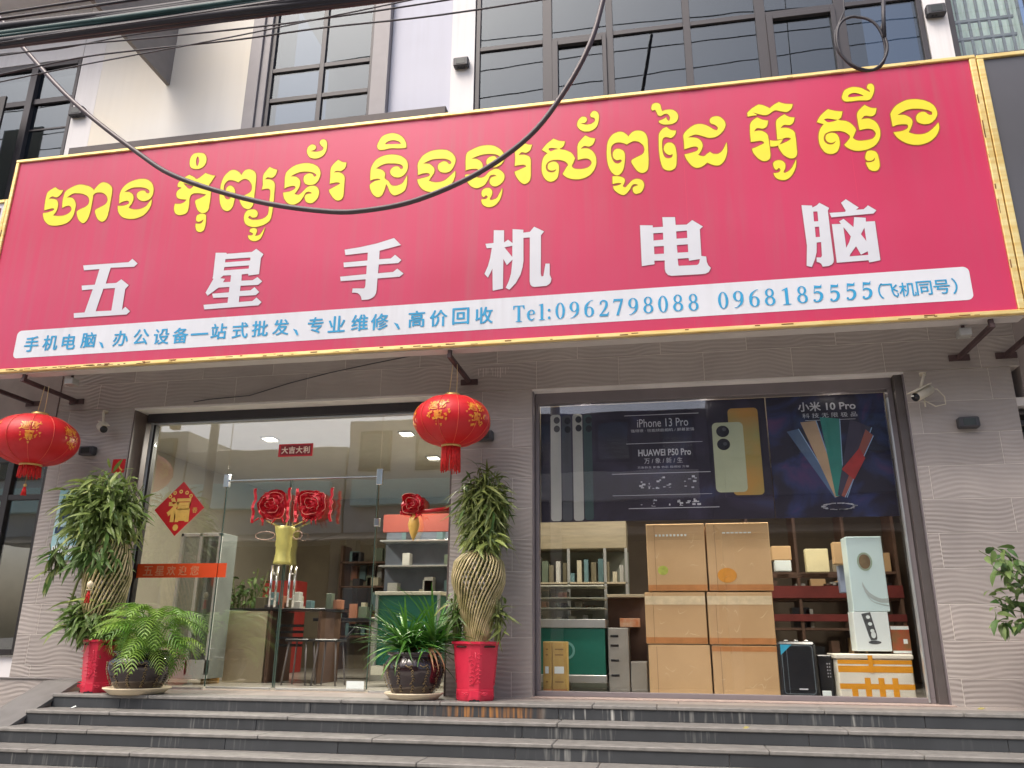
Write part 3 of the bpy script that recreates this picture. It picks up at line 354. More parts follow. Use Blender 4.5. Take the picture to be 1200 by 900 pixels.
k|-2251,5035 -2253,5049 -2255,5065 -2257,5081 -2257,5098 -2255,5115 -2250,5132 -2242,5149 -2233,5166 -2222,5182 -2210,5197 -2196,5209 -2181,5220 -2163,5230 -2146,5238 -2128,5245 -2109,5249 -2090,5252 -2070,5253 -2051,5254 -2032,5253 -2014,5251 -1996,5249 -1979,5245 -1963,5240 -1948,5234 -1933,5225 -1920,5215 -1907,5204 -1896,5192 -1887,5180 -1877,5165 -1869,5150 -1864,5134 -1861,5118 -1861,5104 -1863,5089 -1867,5074 -1872,5060 -1877,5047 -1883,5031 -1891,5016 -1900,5002 -1910,4991 -1922,4984 -1936,4980 -1949,4978 -1963,4977 -1977,4979 -1992,4983 -2006,4989 -2017,4996 -2029,5009 -2037,5023 -2042,5039 -2044,5054 -2042,5070 -2036,5084 -2027,5093 -2016,5100 -2003,5106 -1991,5110 -1976,5109 -1961,5104 -1949,5097 -1939,5084 -1931,5073 -1916,5072 -1905,5079 -1904,5093 -1914,5110 -1924,5118 -1937,5126 -1952,5133 -1968,5139 -1984,5142 -2000,5145 -2018,5146 -2036,5148 -2052,5148 -2067,5149 -2082,5149 -2095,5148 -2109,5146 -2124,5143 -2140,5137 -2158,5129 -2175,5121 -2190,5113 -2200,5106 -2187,5107 -2170,5105 -2151,5101 -2134,5095 -2119,5085 -2105,5072 -2093,5057 -2084,5043 -2079,5025 -2079,5008 -2082,4990 -2087,4977 -2095,4964 -2103,4952 -2110,4941 -2119,4926 -2127,4912 -2132,4904 -2124,4899 -2112,4892 -2097,4886 -2082,4881 -2066,4877 -2050,4875 -2033,4875 -2016,4875 -1999,4878 -1984,4882 -1970,4888 -1957,4896 -1944,4906 -1932,4916 -1920,4927 -1907,4939 -1894,4952 -1881,4966 -1871,4978 -1863,4986 -1861,4977 -1859,4963 -1859,4945 -1861,4927 -1865,4912 -1871,4895 -1877,4878 -1885,4861 -1894,4846 -1905,4833 -1916,4820 -1929,4808 -1943,4797 -1957,4788 -1972,4781 -1988,4775 -2005,4771 -2022,4768 -2039,4767 -2055,4766 -2072,4767 -2089,4768 -2106,4771 -2121,4775 -2137,4780 -2153,4787 -2168,4794 -2181,4803 -2194,4812 -2205,4824 -2215,4836 -2224,4850 -2232,4863 -2238,4876 -2246,4896 -2251,4916 -2253,4930 -2243,4931 -2231,4934 -2216,4937 -2201,4940 -2188,4942 -2172,4945 -2155,4948 -2141,4952 -2131,4956 -2123,4969 -2127,4982 -2135,4989 -2148,4994 -2166,4997 -2181,4995 -2199,4993 -2218,4989 -2236,4985 -2249,4982 -2249,4994 -2250,5013
k|-1752,4994 -1752,5020 -1754,5056 -1755,5097 -1754,5136 -1750,5165 -1742,5183 -1730,5195 -1717,5204 -1702,5210 -1686,5217 -1670,5225 -1651,5232 -1632,5238 -1612,5243 -1593,5246 -1574,5248 -1554,5248 -1535,5248 -1516,5245 -1499,5242 -1483,5238 -1468,5232 -1454,5225 -1441,5216 -1428,5207 -1416,5197 -1404,5186 -1393,5174 -1383,5161 -1375,5149 -1367,5132 -1362,5115 -1358,5097 -1357,5081 -1360,5066 -1365,5051 -1372,5037 -1380,5025 -1389,5014 -1400,5005 -1412,4997 -1426,4991 -1439,4988 -1453,4986 -1469,4986 -1483,4987 -1495,4989 -1511,4997 -1524,5009 -1533,5022 -1539,5037 -1542,5054 -1541,5069 -1535,5083 -1526,5096 -1514,5105 -1503,5110 -1488,5113 -1474,5114 -1462,5113 -1450,5104 -1441,5092 -1433,5083 -1417,5078 -1406,5080 -1404,5092 -1410,5107 -1419,5116 -1433,5126 -1451,5134 -1464,5137 -1480,5141 -1498,5144 -1515,5146 -1532,5147 -1549,5147 -1565,5146 -1581,5145 -1598,5142 -1614,5139 -1632,5134 -1652,5127 -1670,5119 -1687,5112 -1698,5106 -1686,5106 -1670,5105 -1652,5102 -1637,5097 -1624,5089 -1611,5079 -1600,5067 -1592,5055 -1584,5038 -1580,5020 -1579,5001 -1581,4986 -1586,4969 -1592,4953 -1599,4938 -1607,4924 -1618,4910 -1628,4898 -1635,4890 -1624,4885 -1608,4881 -1592,4879 -1578,4881 -1565,4886 -1552,4894 -1543,4902 -1534,4912 -1525,4923 -1516,4933 -1506,4941 -1492,4950 -1478,4957 -1463,4963 -1448,4965 -1435,4963 -1421,4959 -1408,4951 -1396,4942 -1385,4931 -1373,4917 -1364,4902 -1358,4887 -1356,4871 -1357,4854 -1360,4838 -1366,4823 -1373,4812 -1382,4802 -1392,4792 -1402,4783 -1412,4777 -1427,4770 -1442,4767 -1457,4769 -1473,4775 -1487,4786 -1498,4799 -1504,4813 -1506,4830 -1504,4844 -1500,4856 -1492,4866 -1482,4874 -1467,4879 -1450,4882 -1436,4882 -1444,4892 -1459,4900 -1472,4902 -1486,4901 -1500,4895 -1507,4885 -1514,4870 -1520,4855 -1528,4840 -1535,4827 -1542,4814 -1550,4803 -1561,4792 -1573,4785 -1587,4778 -1602,4773 -1617,4769 -1630,4767 -1646,4769 -1661,4775 -1675,4783 -1689,4793 -1699,4803 -1710,4815 -1720,4829 -1729,4843 -1737,4856 -1744,4872 -1749,4889 -1753,4904 -1756,4916 -1755,4929 -1750,4931 -1739,4931 -1725,4931 -1709,4931 -1694,4932 -1680,4934 -1666,4938 -1653,4943 -1642,4949 -1634,4955 -1626,4968 -1629,4981 -1637,4986 -1649,4989 -1664,4991 -1676,4992 -1690,4992 -1704,4991 -1716,4990 -1731,4987 -1744,4984 -1751,4981 -1752,4972
k|-1583,4718 -1579,4730 -1571,4742 -1561,4751 -1549,4755 -1535,4757 -1521,4757 -1509,4755 -1496,4746 -1486,4734 -1480,4720 -1477,4706 -1478,4691 -1481,4676 -1488,4660 -1496,4645 -1501,4633 -1498,4622 -1490,4617 -1478,4618 -1462,4621 -1446,4626 -1433,4633 -1424,4642 -1417,4654 -1411,4667 -1405,4681 -1397,4696 -1389,4713 -1382,4730 -1377,4741 -1376,4729 -1377,4711 -1379,4691 -1382,4672 -1386,4657 -1390,4642 -1396,4626 -1402,4612 -1409,4599 -1417,4587 -1426,4577 -1435,4567 -1444,4559 -1454,4553 -1468,4547 -1482,4544 -1497,4542 -1511,4543 -1525,4547 -1539,4553 -1553,4561 -1563,4570 -1573,4583 -1579,4597 -1583,4610 -1584,4625 -1582,4635 -1567,4634 -1550,4634 -1536,4637 -1525,4648 -1522,4661 -1530,4672 -1542,4678 -1550,4668 -1559,4658 -1570,4665 -1580,4679 -1583,4691 -1585,4705
k|-1248,5069 -1248,5088 -1250,5108 -1251,5127 -1252,5146 -1252,5161 -1248,5179 -1241,5192 -1231,5205 -1222,5213 -1210,5223 -1197,5232 -1185,5239 -1176,5244 -1169,5238 -1158,5229 -1146,5220 -1133,5213 -1120,5208 -1105,5204 -1091,5202 -1081,5200 -1083,5188 -1087,5173 -1092,5157 -1099,5143 -1107,5133 -1117,5125 -1128,5119 -1139,5115 -1154,5118 -1170,5125 -1185,5127 -1197,5120 -1207,5108 -1213,5098 -1201,5098 -1185,5097 -1166,5095 -1150,5091 -1135,5085 -1121,5078 -1108,5068 -1099,5052 -1094,5034 -1093,5012 -1092,4987 -1093,4961 -1093,4935 -1093,4909 -1093,4881 -1093,4853 -1095,4828 -1099,4808 -1107,4790 -1119,4777 -1132,4769 -1144,4764 -1155,4764 -1167,4768 -1178,4775 -1189,4786 -1199,4796 -1209,4810 -1219,4825 -1228,4840 -1235,4854 -1242,4871 -1248,4887 -1251,4902 -1253,4911 -1242,4915 -1228,4921 -1211,4927 -1195,4934 -1179,4940 -1162,4947 -1147,4953 -1138,4960 -1143,4972 -1161,4981 -1174,4983 -1189,4983 -1205,4982 -1219,4981 -1233,4981 -1246,4979 -1253,4979 -1252,4991 -1250,5008 -1249,5028 -1248,5049
k|-979,5130 -974,5138 -966,5150 -956,5163 -944,5177 -933,5190 -920,5202 -904,5215 -888,5227 -874,5237 -864,5245 -854,5238 -839,5230 -823,5221 -807,5214 -792,5209 -776,5205 -761,5203 -751,5201 -753,5189 -757,5173 -762,5158 -769,5145 -782,5134 -798,5127 -803,5120 -797,5115 -785,5111 -770,5107 -755,5102 -741,5096 -726,5088 -711,5079 -697,5069 -685,5058 -675,5043 -666,5025 -659,5009 -655,4996 -659,4985 -665,4968 -670,4953 -677,4939 -683,4926 -688,4917 -684,4906 -675,4893 -660,4882 -649,4878 -635,4874 -619,4872 -603,4870 -588,4870 -574,4871 -559,4873 -545,4876 -532,4881 -522,4886 -511,4894 -502,4905 -496,4916 -493,4927 -494,4941 -500,4955 -509,4967 -520,4976 -535,4982 -553,4985 -566,4985 -583,4984 -599,4981 -614,4979 -625,4976 -626,4991 -627,5011 -627,5033 -627,5056 -627,5077 -627,5094 -627,5111 -627,5127 -624,5143 -619,5160 -608,5178 -593,5198 -576,5217 -560,5233 -547,5245 -540,5239 -529,5231 -516,5222 -503,5215 -490,5210 -476,5205 -463,5201 -453,5199 -455,5187 -459,5172 -465,5156 -471,5143 -479,5133 -489,5125 -500,5118 -511,5115 -523,5116 -536,5121 -549,5126 -561,5127 -575,5120 -587,5107 -595,5096 -585,5098 -572,5099 -557,5099 -542,5098 -528,5094 -516,5088 -504,5080 -493,5070 -482,5059 -474,5046 -466,5033 -459,5017 -454,5001 -450,4984 -448,4967 -447,4949 -447,4932 -449,4914 -453,4896 -458,4879 -465,4862 -473,4845 -484,4829 -495,4815 -507,4802 -520,4792 -534,4783 -549,4776 -564,4770 -579,4766 -595,4763 -610,4761 -626,4761 -641,4762 -657,4764 -673,4767 -689,4772 -706,4778 -721,4785 -734,4792 -748,4803 -761,4816 -770,4828 -776,4837 -771,4846 -764,4859 -757,4873 -750,4886 -744,4897 -734,4911 -726,4922 -723,4933 -729,4948 -740,4963 -754,4975 -766,4982 -780,4988 -794,4993 -810,4997 -823,4999 -837,5001 -851,5002 -865,5003 -877,5002 -891,4999 -903,4994 -914,4988 -923,4981 -933,4968 -940,4954 -943,4938 -944,4923 -940,4906 -935,4892 -926,4881 -914,4872 -901,4866 -886,4864 -869,4864 -856,4869 -847,4878 -841,4891 -839,4901 -847,4892 -862,4885 -874,4884 -888,4885 -901,4889 -911,4896 -918,4905 -923,4917 -924,4931 -922,4947 -917,4961 -908,4971 -896,4979 -883,4983 -868,4984 -852,4981 -838,4974 -828,4963 -819,4949 -814,4931 -813,4917 -813,4902 -813,4885 -815,4869 -817,4854 -820,4837 -823,4821 -827,4806 -834,4793 -845,4782 -858,4772 -872,4766 -885,4763 -898,4763 -911,4768 -924,4775 -935,4784 -946,4796 -956,4811 -965,4828 -972,4845 -976,4860 -979,4874 -982,4890 -983,4906 -983,4923 -982,4943 -981,4965 -978,4987 -975,5008 -971,5025 -963,5045 -954,5057 -945,5067 -932,5079 -922,5084;-916,5133 -910,5138 -898,5142 -882,5142 -870,5140 -855,5136 -839,5131 -825,5126 -814,5121 -824,5120 -839,5118 -854,5115 -868,5111 -882,5105 -894,5104 -903,5111 -911,5123
k|-609,5434 -600,5446 -589,5457 -577,5463 -563,5463 -548,5459 -537,5452 -530,5436 -530,5418 -537,5402 -550,5391 -564,5389 -582,5390 -595,5393 -586,5387 -574,5380 -559,5374 -545,5369 -531,5367 -516,5367 -501,5367 -488,5370 -476,5376 -464,5384 -455,5392 -448,5401 -446,5419 -453,5435 -463,5441 -476,5446 -486,5452 -493,5468 -491,5486 -484,5497 -474,5509 -462,5515 -451,5516 -439,5512 -429,5504 -420,5493 -413,5476 -410,5456 -410,5440 -411,5421 -413,5401 -417,5381 -421,5365 -427,5348 -435,5333 -444,5321 -456,5310 -468,5303 -481,5297 -496,5292 -510,5289 -524,5288 -540,5290 -557,5294 -572,5301 -585,5309 -597,5319 -607,5331 -615,5344 -621,5356 -625,5370 -625,5383 -623,5396 -621,5409 -616,5422
k|-340,5076 -338,5093 -337,5109 -334,5123 -331,5138 -327,5152 -321,5166 -313,5181 -305,5195 -296,5207 -286,5218 -275,5227 -262,5234 -249,5239 -236,5243 -224,5246 -211,5247 -198,5245 -187,5241 -175,5235 -164,5226 -153,5215 -142,5203 -133,5191 -127,5182 -121,5193 -111,5206 -99,5219 -87,5229 -74,5235 -60,5239 -45,5240 -31,5239 -17,5236 -3,5231 11,5223 22,5214 32,5202 40,5189 46,5173 50,5152 53,5132 53,5110 53,5085 53,5058 53,5031 53,5002 53,4969 53,4937 53,4906 51,4880 50,4857 48,4838 45,4821 42,4806 37,4794 28,4781 17,4772 5,4767 -7,4765 -19,4767 -31,4772 -43,4780 -55,4791 -64,4802 -73,4816 -81,4830 -89,4845 -95,4858 -102,4873 -108,4886 -111,4899 -110,4910 -102,4920 -89,4928 -74,4935 -60,4942 -47,4948 -34,4954 -20,4960 -8,4966 1,4973 10,4984 15,4996 18,5009 20,5022 19,5035 17,5049 12,5062 6,5075 -4,5087 -16,5099 -29,5110 -42,5118 -54,5123 -66,5126 -78,5126 -91,5124 -102,5120 -115,5114 -128,5107 -139,5100 -147,5095 -154,5100 -164,5107 -177,5115 -190,5120 -203,5125 -217,5128 -231,5130 -244,5129 -257,5126 -269,5120 -280,5112 -289,5102 -296,5091 -300,5077 -303,5062 -304,5046 -305,5032 -305,5016 -303,5000 -302,4984 -299,4969 -294,4952 -288,4935 -281,4921 -273,4909 -262,4899 -248,4894 -236,4892 -223,4897 -210,4906 -202,4914 -203,4926 -212,4934 -223,4934 -237,4931 -251,4932 -263,4940 -275,4953 -282,4967 -285,4981 -285,4996 -284,5011 -281,5024 -274,5038 -264,5049 -252,5056 -238,5057 -223,5055 -209,5048 -198,5041 -188,5033 -180,5022 -174,5006 -171,4989 -171,4970 -171,4948 -173,4926 -175,4905 -178,4884 -182,4863 -186,4842 -192,4823 -198,4807 -206,4793 -215,4782 -225,4773 -235,4767 -245,4764 -258,4765 -270,4770 -282,4780 -293,4792 -302,4804 -310,4819 -317,4835 -324,4853 -329,4871 -334,4890 -337,4911 -340,4932 -341,4953 -343,4974 -343,4995 -343,5016 -343,5037 -341,5057
k|-295,4757 -283,4757 -267,4756 -250,4754 -235,4750 -221,4746 -207,4739 -196,4732 -187,4724 -182,4713 -181,4700 -183,4686 -187,4674 -193,4661 -199,4649 -201,4639 -190,4627 -174,4624 -169,4631 -160,4641 -150,4653 -141,4663 -131,4673 -122,4683 -112,4692 -101,4699 -90,4703 -77,4705 -65,4706 -53,4704 -41,4700 -29,4693 -19,4685 -11,4675 -6,4663 -3,4648 -1,4633 -3,4618 -7,4603 -14,4586 -22,4571 -32,4560 -43,4552 -56,4548 -70,4546 -81,4546 -92,4552 -101,4562 -106,4574 -109,4588 -109,4604 -105,4616 -95,4624 -83,4628 -72,4632 -61,4635 -56,4636 -66,4645 -82,4651 -92,4652 -104,4649 -114,4642 -121,4632 -128,4618 -135,4603 -143,4590 -152,4579 -162,4568 -172,4558 -183,4550 -193,4546 -207,4546 -221,4552 -234,4561 -246,4569 -257,4578 -267,4589 -276,4600 -283,4610 -289,4624 -292,4639 -292,4648 -281,4649 -266,4650 -250,4652 -238,4655 -220,4663 -214,4671 -220,4675 -233,4679 -248,4681 -260,4680 -274,4678 -287,4676 -297,4674
k|105,5477 107,5490 111,5507 118,5521 130,5529 144,5533 157,5533 169,5529 181,5522 189,5512 194,5498 196,5480 198,5465 203,5444 207,5431 218,5435 234,5439 252,5441 265,5441 279,5441 293,5439 306,5434 318,5427 329,5417 339,5406 347,5394 353,5377 356,5359 355,5341 352,5328 347,5314 340,5302 331,5292 319,5285 306,5279 291,5275 276,5273 263,5273 249,5274 235,5276 222,5278 211,5281 195,5288 182,5297 174,5305 171,5318 175,5327 186,5330 200,5334 214,5339 225,5345 235,5352 242,5358 243,5345 248,5331 257,5318 267,5313 273,5321 278,5336 280,5350 276,5365 269,5381 260,5392 250,5397 239,5397 227,5396 216,5391 205,5384 194,5380 180,5381 167,5390 162,5402 157,5418 152,5433 148,5445 140,5454 132,5456 123,5452 115,5449 109,5461
k|160,5120 161,5143 162,5158 164,5171 168,5183 175,5197 184,5210 193,5221 203,5231 217,5239 231,5244 242,5245 247,5237 256,5227 267,5217 278,5209 290,5203 304,5200 316,5197 326,5197 324,5182 320,5163 312,5147 304,5138 294,5129 284,5123 273,5120 259,5124 244,5133 231,5138 218,5135 206,5128 197,5116 193,5104 190,5089 188,5072 187,5054 186,5037 186,5018 187,4999 188,4981 190,4965 193,4948 197,4934 202,4922 209,4912 220,4903 233,4898 245,4896 258,4898 270,4903 278,4911 282,4928 280,4942 271,4937 258,4932 246,4936 233,4944 222,4955 213,4968 206,4985 202,5001 204,5018 208,5036 216,5050 227,5061 240,5069 254,5071 265,5069 277,5064 287,5057 296,5047 303,5036 308,5022 312,5006 314,4988 316,4973 317,4956 318,4938 318,4919 317,4900 316,4880 314,4858 312,4837 309,4818 304,4802 298,4788 289,4779 280,4773 271,4768 257,4764 243,4764 228,4767 217,4771 206,4777 196,4785 187,4796 181,4807 177,4820 173,4834 170,4850 167,4867 164,4884 162,4903 160,4923 159,4944 158,4968 157,4997 157,5030 158,5063 159,5095
k|395,5055 395,5071 394,5089 393,5106 393,5122 395,5137 402,5153 410,5166 421,5178 433,5190 444,5200 458,5211 472,5221 486,5229 500,5236 513,5240 526,5242 539,5243 552,5242 564,5241 577,5237 590,5232 603,5226 615,5219 626,5211 638,5203 648,5193 659,5183 668,5174 677,5167 690,5160 701,5155 708,5154 716,5165 720,5181 715,5192 706,5205 696,5216 686,5222 674,5227 663,5232 655,5240 650,5254 649,5270 653,5285 662,5296 676,5305 692,5309 704,5310 718,5309 732,5305 744,5299 755,5290 766,5277 776,5263 783,5250 788,5236 791,5222 792,5207 789,5192 785,5179 779,5165 771,5151 763,5138 753,5126 743,5116 731,5105 718,5096 705,5089 692,5083 680,5079 667,5078 654,5077 641,5078 629,5080 616,5084 604,5090 591,5096 579,5102 567,5108 554,5114 542,5120 530,5125 517,5129 504,5131 489,5128 473,5123 457,5117 443,5110 433,5103 444,5104 458,5103 473,5101 489,5099 502,5095 516,5089 528,5082 539,5073 548,5062 555,5049 561,5035 564,5019 565,5004 563,4988 558,4972 552,4957 546,4943 536,4927 525,4913 517,4905 527,4898 541,4891 556,4885 568,4882 581,4887 591,4896 601,4906 612,4913 622,4920 629,4925 636,4917 647,4907 659,4899 672,4895 686,4893 700,4894 711,4899 722,4905 733,4914 744,4927 754,4941 764,4959 773,4978 781,4996 787,5009 788,4995 788,4975 788,4953 787,4930 785,4910 781,4891 777,4874 771,4856 765,4840 758,4826 750,4813 742,4801 732,4791 723,4782 713,4776 701,4771 688,4770 675,4772 661,4775 648,4781 633,4789 618,4798 605,4806 595,4813 589,4806 579,4797 568,4788 556,4781 545,4775 533,4769 520,4766 508,4765 496,4766 485,4770 473,4776 462,4785 454,4793 445,4804 437,4815 430,4827 423,4839 416,4852 409,4866 404,4879 400,4891 395,4911 394,4923 404,4924 417,4926 432,4928 447,4931 460,4934 476,4938 491,4942 505,4947 515,4953 524,4968 522,4983 515,4991 503,4998 486,5000 470,4998 450,4994 429,4989 409,4984 394,4979 394,4989 394,5003 395,5020 395,5038
k|1002,5312 1008,5318 1016,5327 1027,5338 1038,5348 1049,5357 1062,5365 1075,5373 1089,5381 1101,5387 1110,5391 1118,5390 1129,5386 1142,5381 1156,5375 1167,5368 1179,5360 1191,5351 1202,5343 1210,5336 1216,5343 1226,5352 1238,5361 1249,5370 1262,5377 1276,5385 1289,5391 1298,5395 1305,5391 1315,5385 1327,5379 1340,5374 1353,5369 1366,5365 1381,5362 1396,5360 1410,5358 1419,5357 1417,5344 1412,5327 1404,5312 1397,5302 1387,5292 1376,5284 1365,5279 1354,5278 1341,5280 1328,5285 1315,5289 1303,5293 1291,5299 1278,5304 1266,5308 1254,5309 1241,5305 1228,5297 1216,5287 1205,5280 1192,5273 1180,5268 1167,5265 1156,5267 1144,5270 1130,5275 1116,5281 1103,5286 1089,5293 1074,5300 1061,5307 1051,5312 1090,5275 1081,5275 1069,5275 1055,5275 1043,5275 1027,5273 1012,5271 1003,5269
k|1009,4989 1009,5008 1009,5034 1009,5062 1010,5090 1011,5114 1013,5135 1014,5153 1016,5171 1020,5186 1026,5201 1036,5214 1049,5226 1064,5237 1077,5245 1088,5250 1095,5244 1107,5235 1120,5226 1132,5219 1145,5214 1159,5209 1172,5206 1181,5204 1180,5192 1177,5175 1173,5159 1167,5146 1157,5134 1144,5125 1129,5121 1117,5123 1103,5128 1090,5133 1078,5134 1065,5126 1054,5112 1047,5100 1057,5101 1070,5103 1084,5103 1099,5101 1112,5098 1123,5093 1134,5086 1144,5078 1153,5069 1160,5059 1165,5046 1168,5031 1169,5014 1170,4996 1171,4978 1171,4958 1172,4937 1172,4916 1172,4896 1172,4878 1172,4859 1172,4841 1171,4824 1169,4811 1164,4795 1156,4784 1146,4777 1134,4772 1119,4770 1105,4772 1094,4777 1083,4784 1072,4794 1061,4805 1053,4815 1045,4827 1037,4840 1031,4852 1025,4864 1020,4878 1016,4893 1014,4906 1014,4915 1023,4917 1036,4922 1052,4927 1067,4933 1080,4939 1094,4945 1108,4951 1119,4957 1126,4963 1125,4974 1116,4984 1103,4991 1091,4993 1078,4993 1064,4992 1051,4991 1035,4990 1019,4990
k|1181,4988 1190,4984 1204,4980 1219,4977 1235,4976 1248,4976 1262,4978 1276,4981 1289,4984 1297,4987 1292,4975 1283,4960 1273,4946 1264,4935 1254,4926 1240,4919 1229,4918 1215,4917 1201,4918 1189,4919 1179,4920
k|1248,4986 1248,5000 1248,5019 1249,5041 1249,5064 1250,5086 1250,5106 1251,5128 1251,5150 1253,5169 1256,5185 1261,5200 1269,5210 1278,5217 1288,5225 1300,5234 1314,5242 1327,5249 1337,5253 1343,5246 1353,5237 1364,5228 1375,5221 1388,5216 1401,5212 1414,5209 1423,5208 1420,5197 1416,5182 1411,5167 1405,5154 1396,5143 1385,5135 1372,5131 1360,5132 1347,5136 1333,5139 1322,5139 1311,5134 1301,5125 1293,5114 1288,5106 1296,5107 1308,5107 1322,5107 1336,5105 1349,5101 1361,5096 1373,5088 1384,5080 1394,5071 1401,5061 1407,5049 1410,5037 1410,5023 1411,5004 1412,4985 1412,4963 1412,4938 1411,4915 1411,4894 1410,4874 1410,4855 1410,4838 1408,4822 1406,4809 1399,4792 1390,4782 1379,4775 1367,4772 1353,4773 1339,4777 1330,4782 1320,4789 1310,4797 1300,4806 1292,4815 1284,4826 1278,4838 1272,4850 1266,4862 1262,4874 1256,4888 1252,4902 1250,4914 1251,4924 1259,4931 1272,4934 1288,4938 1299,4943 1311,4947 1324,4952 1336,4958 1346,4963 1359,4971 1367,4980 1369,4987 1360,4993 1345,4997 1329,4999 1319,4998 1308,4994 1298,4991 1287,4988 1273,4986 1258,4986
k|1188,4736 1194,4747 1204,4757 1216,4763 1227,4765 1239,4766 1251,4764 1262,4760 1271,4754 1280,4745 1287,4735 1292,4724 1294,4709 1292,4692 1289,4676 1283,4661 1275,4647 1270,4636 1275,4628 1285,4626 1293,4629 1304,4634 1316,4640 1327,4648 1336,4657 1345,4668 1353,4679 1361,4692 1368,4705 1376,4719 1383,4733 1388,4746 1393,4755 1393,4745 1392,4730 1390,4713 1386,4695 1382,4678 1376,4662 1369,4645 1361,4628 1352,4612 1342,4598 1333,4587 1322,4577 1311,4568 1299,4561 1288,4556 1274,4553 1260,4553 1246,4556 1233,4560 1222,4565 1212,4572 1203,4581 1196,4590 1189,4605 1185,4621 1184,4633 1194,4633 1207,4633 1220,4634 1230,4637 1243,4649 1248,4663 1243,4676 1234,4685 1224,4676 1213,4666 1202,4672 1194,4687 1190,4702 1187,4720
k|1874,5403 1878,5415 1883,5428 1890,5440 1899,5450 1910,5457 1922,5463 1935,5468 1949,5472 1963,5474 1977,5474 1991,5472 2006,5469 2020,5465 2032,5461 2046,5453 2057,5445 2068,5435 2078,5427 2089,5419 2100,5411 2109,5404 2115,5399 2116,5409 2113,5422 2107,5431 2100,5440 2096,5450 2098,5462 2103,5476 2111,5486 2120,5490 2131,5491 2141,5488 2148,5480 2154,5469 2157,5454 2157,5441 2155,5425 2152,5408 2147,5392 2141,5376 2134,5360 2125,5345 2117,5333 2109,5323 2099,5318 2085,5315 2072,5315 2057,5317 2040,5319 2023,5321 2006,5323 1989,5323 1972,5322 1955,5321 1939,5320 1925,5321 1911,5322 1899,5324 1889,5328 1881,5333 1873,5342 1867,5354 1865,5366 1865,5378 1869,5390;1923,5390 1930,5396 1941,5402 1954,5407 1966,5410 1978,5409 1990,5407 2003,5402 2015,5397 2027,5390 2039,5382 2049,5373 2056,5367 2047,5366 2035,5366 2020,5365 2005,5365 1991,5365 1977,5365 1962,5365 1947,5366 1935,5367 1926,5368 1918,5378
k|1617,5134 1622,5144 1629,5158 1638,5174 1649,5190 1660,5204 1673,5217 1688,5231 1704,5244 1718,5254 1729,5262 1736,5258 1746,5252 1759,5246 1772,5241 1785,5236 1798,5232 1814,5228 1829,5224 1842,5222 1852,5220 1848,5207 1843,5189 1837,5172 1832,5158 1821,5147 1809,5140 1809,5133 1818,5129 1832,5124 1850,5120 1867,5115 1881,5108 1892,5100 1902,5091 1911,5080 1919,5070 1926,5060 1933,5046 1940,5031 1945,5017 1947,5008 1910,4927 1915,4920 1923,4910 1934,4901 1946,4895 1958,4891 1971,4889 1986,4888 2000,4888 2014,4888 2028,4889 2042,4890 2056,4893 2069,4896 2080,4901 2091,4910 2101,4921 2108,4934 2112,4946 2111,4961 2105,4977 2096,4990 2087,4998 2076,5004 2063,5008 2049,5010 2035,5011 2019,5009 2003,5007 1989,5004 1978,5002 1977,5014 1976,5031 1975,5051 1974,5071 1974,5091 1974,5110 1973,5129 1973,5149 1975,5167 1978,5183 1985,5199 1994,5212 2005,5224 2016,5234 2026,5245 2037,5254 2047,5262 2054,5267 2062,5258 2074,5248 2087,5238 2100,5230 2113,5225 2128,5221 2141,5220 2150,5219 2148,5206 2143,5188 2138,5171 2131,5158 2120,5147 2108,5140 2094,5138 2081,5140 2067,5145 2053,5150 2041,5150 2030,5144 2020,5134 2011,5123 2006,5114 2016,5116 2029,5118 2043,5119 2058,5119 2071,5116 2083,5110 2095,5103 2106,5094 2117,5084 2125,5072 2133,5059 2139,5044 2144,5028 2148,5012 2150,4996 2152,4979 2151,4962 2150,4945 2147,4928 2143,4912 2137,4896 2131,4880 2122,4865 2113,4851 2102,4838 2089,4827 2074,4816 2057,4807 2040,4799 2023,4793 2004,4789 1983,4787 1962,4786 1942,4787 1924,4790 1908,4794 1894,4800 1881,4808 1869,4816 1859,4824 1848,4834 1839,4846 1832,4856 1829,4864 1840,4875 1854,4890 1868,4906 1880,4922 1887,4936 1888,4949 1883,4961 1875,4971 1867,4981 1858,4990 1847,4998 1834,5005 1820,5011 1808,5014 1794,5017 1779,5018 1765,5019 1751,5019 1738,5019 1724,5018 1712,5016 1700,5012 1690,5008 1679,5000 1671,4991 1665,4980 1660,4969 1657,4952 1657,4935 1660,4920 1667,4906 1676,4895 1687,4886 1697,4882 1709,4879 1721,4879 1731,4881 1744,4890 1755,4903 1762,4914 1753,4907 1741,4900 1728,4896 1715,4897 1701,4902 1689,4910 1681,4921 1676,4935 1673,4949 1675,4963 1680,4978 1688,4990 1697,4996 1709,5000 1722,5003 1734,5003 1746,5000 1758,4996 1768,4989 1777,4979 1783,4967 1788,4951 1791,4934 1792,4916 1792,4902 1791,4887 1789,4872 1786,4858 1782,4845 1776,4830 1769,4816 1761,4803 1752,4794 1741,4787 1730,4783 1718,4781 1705,4781 1695,4783 1684,4786 1673,4790 1663,4797 1653,4805 1645,4816 1638,4829 1631,4844 1625,4860 1621,4875 1617,4892 1615,4909 1614,4927 1614,4944 1614,4962 1616,4979 1619,4997 1623,5014 1628,5031 1633,5046 1641,5060 1650,5074 1659,5086 1668,5096 1675,5103;1683,5154 1688,5158 1699,5160 1716,5160 1730,5156 1748,5151 1767,5145 1785,5139 1799,5134 1790,5131 1777,5126 1762,5123 1750,5121 1737,5119 1723,5118 1712,5120 1699,5129 1689,5142
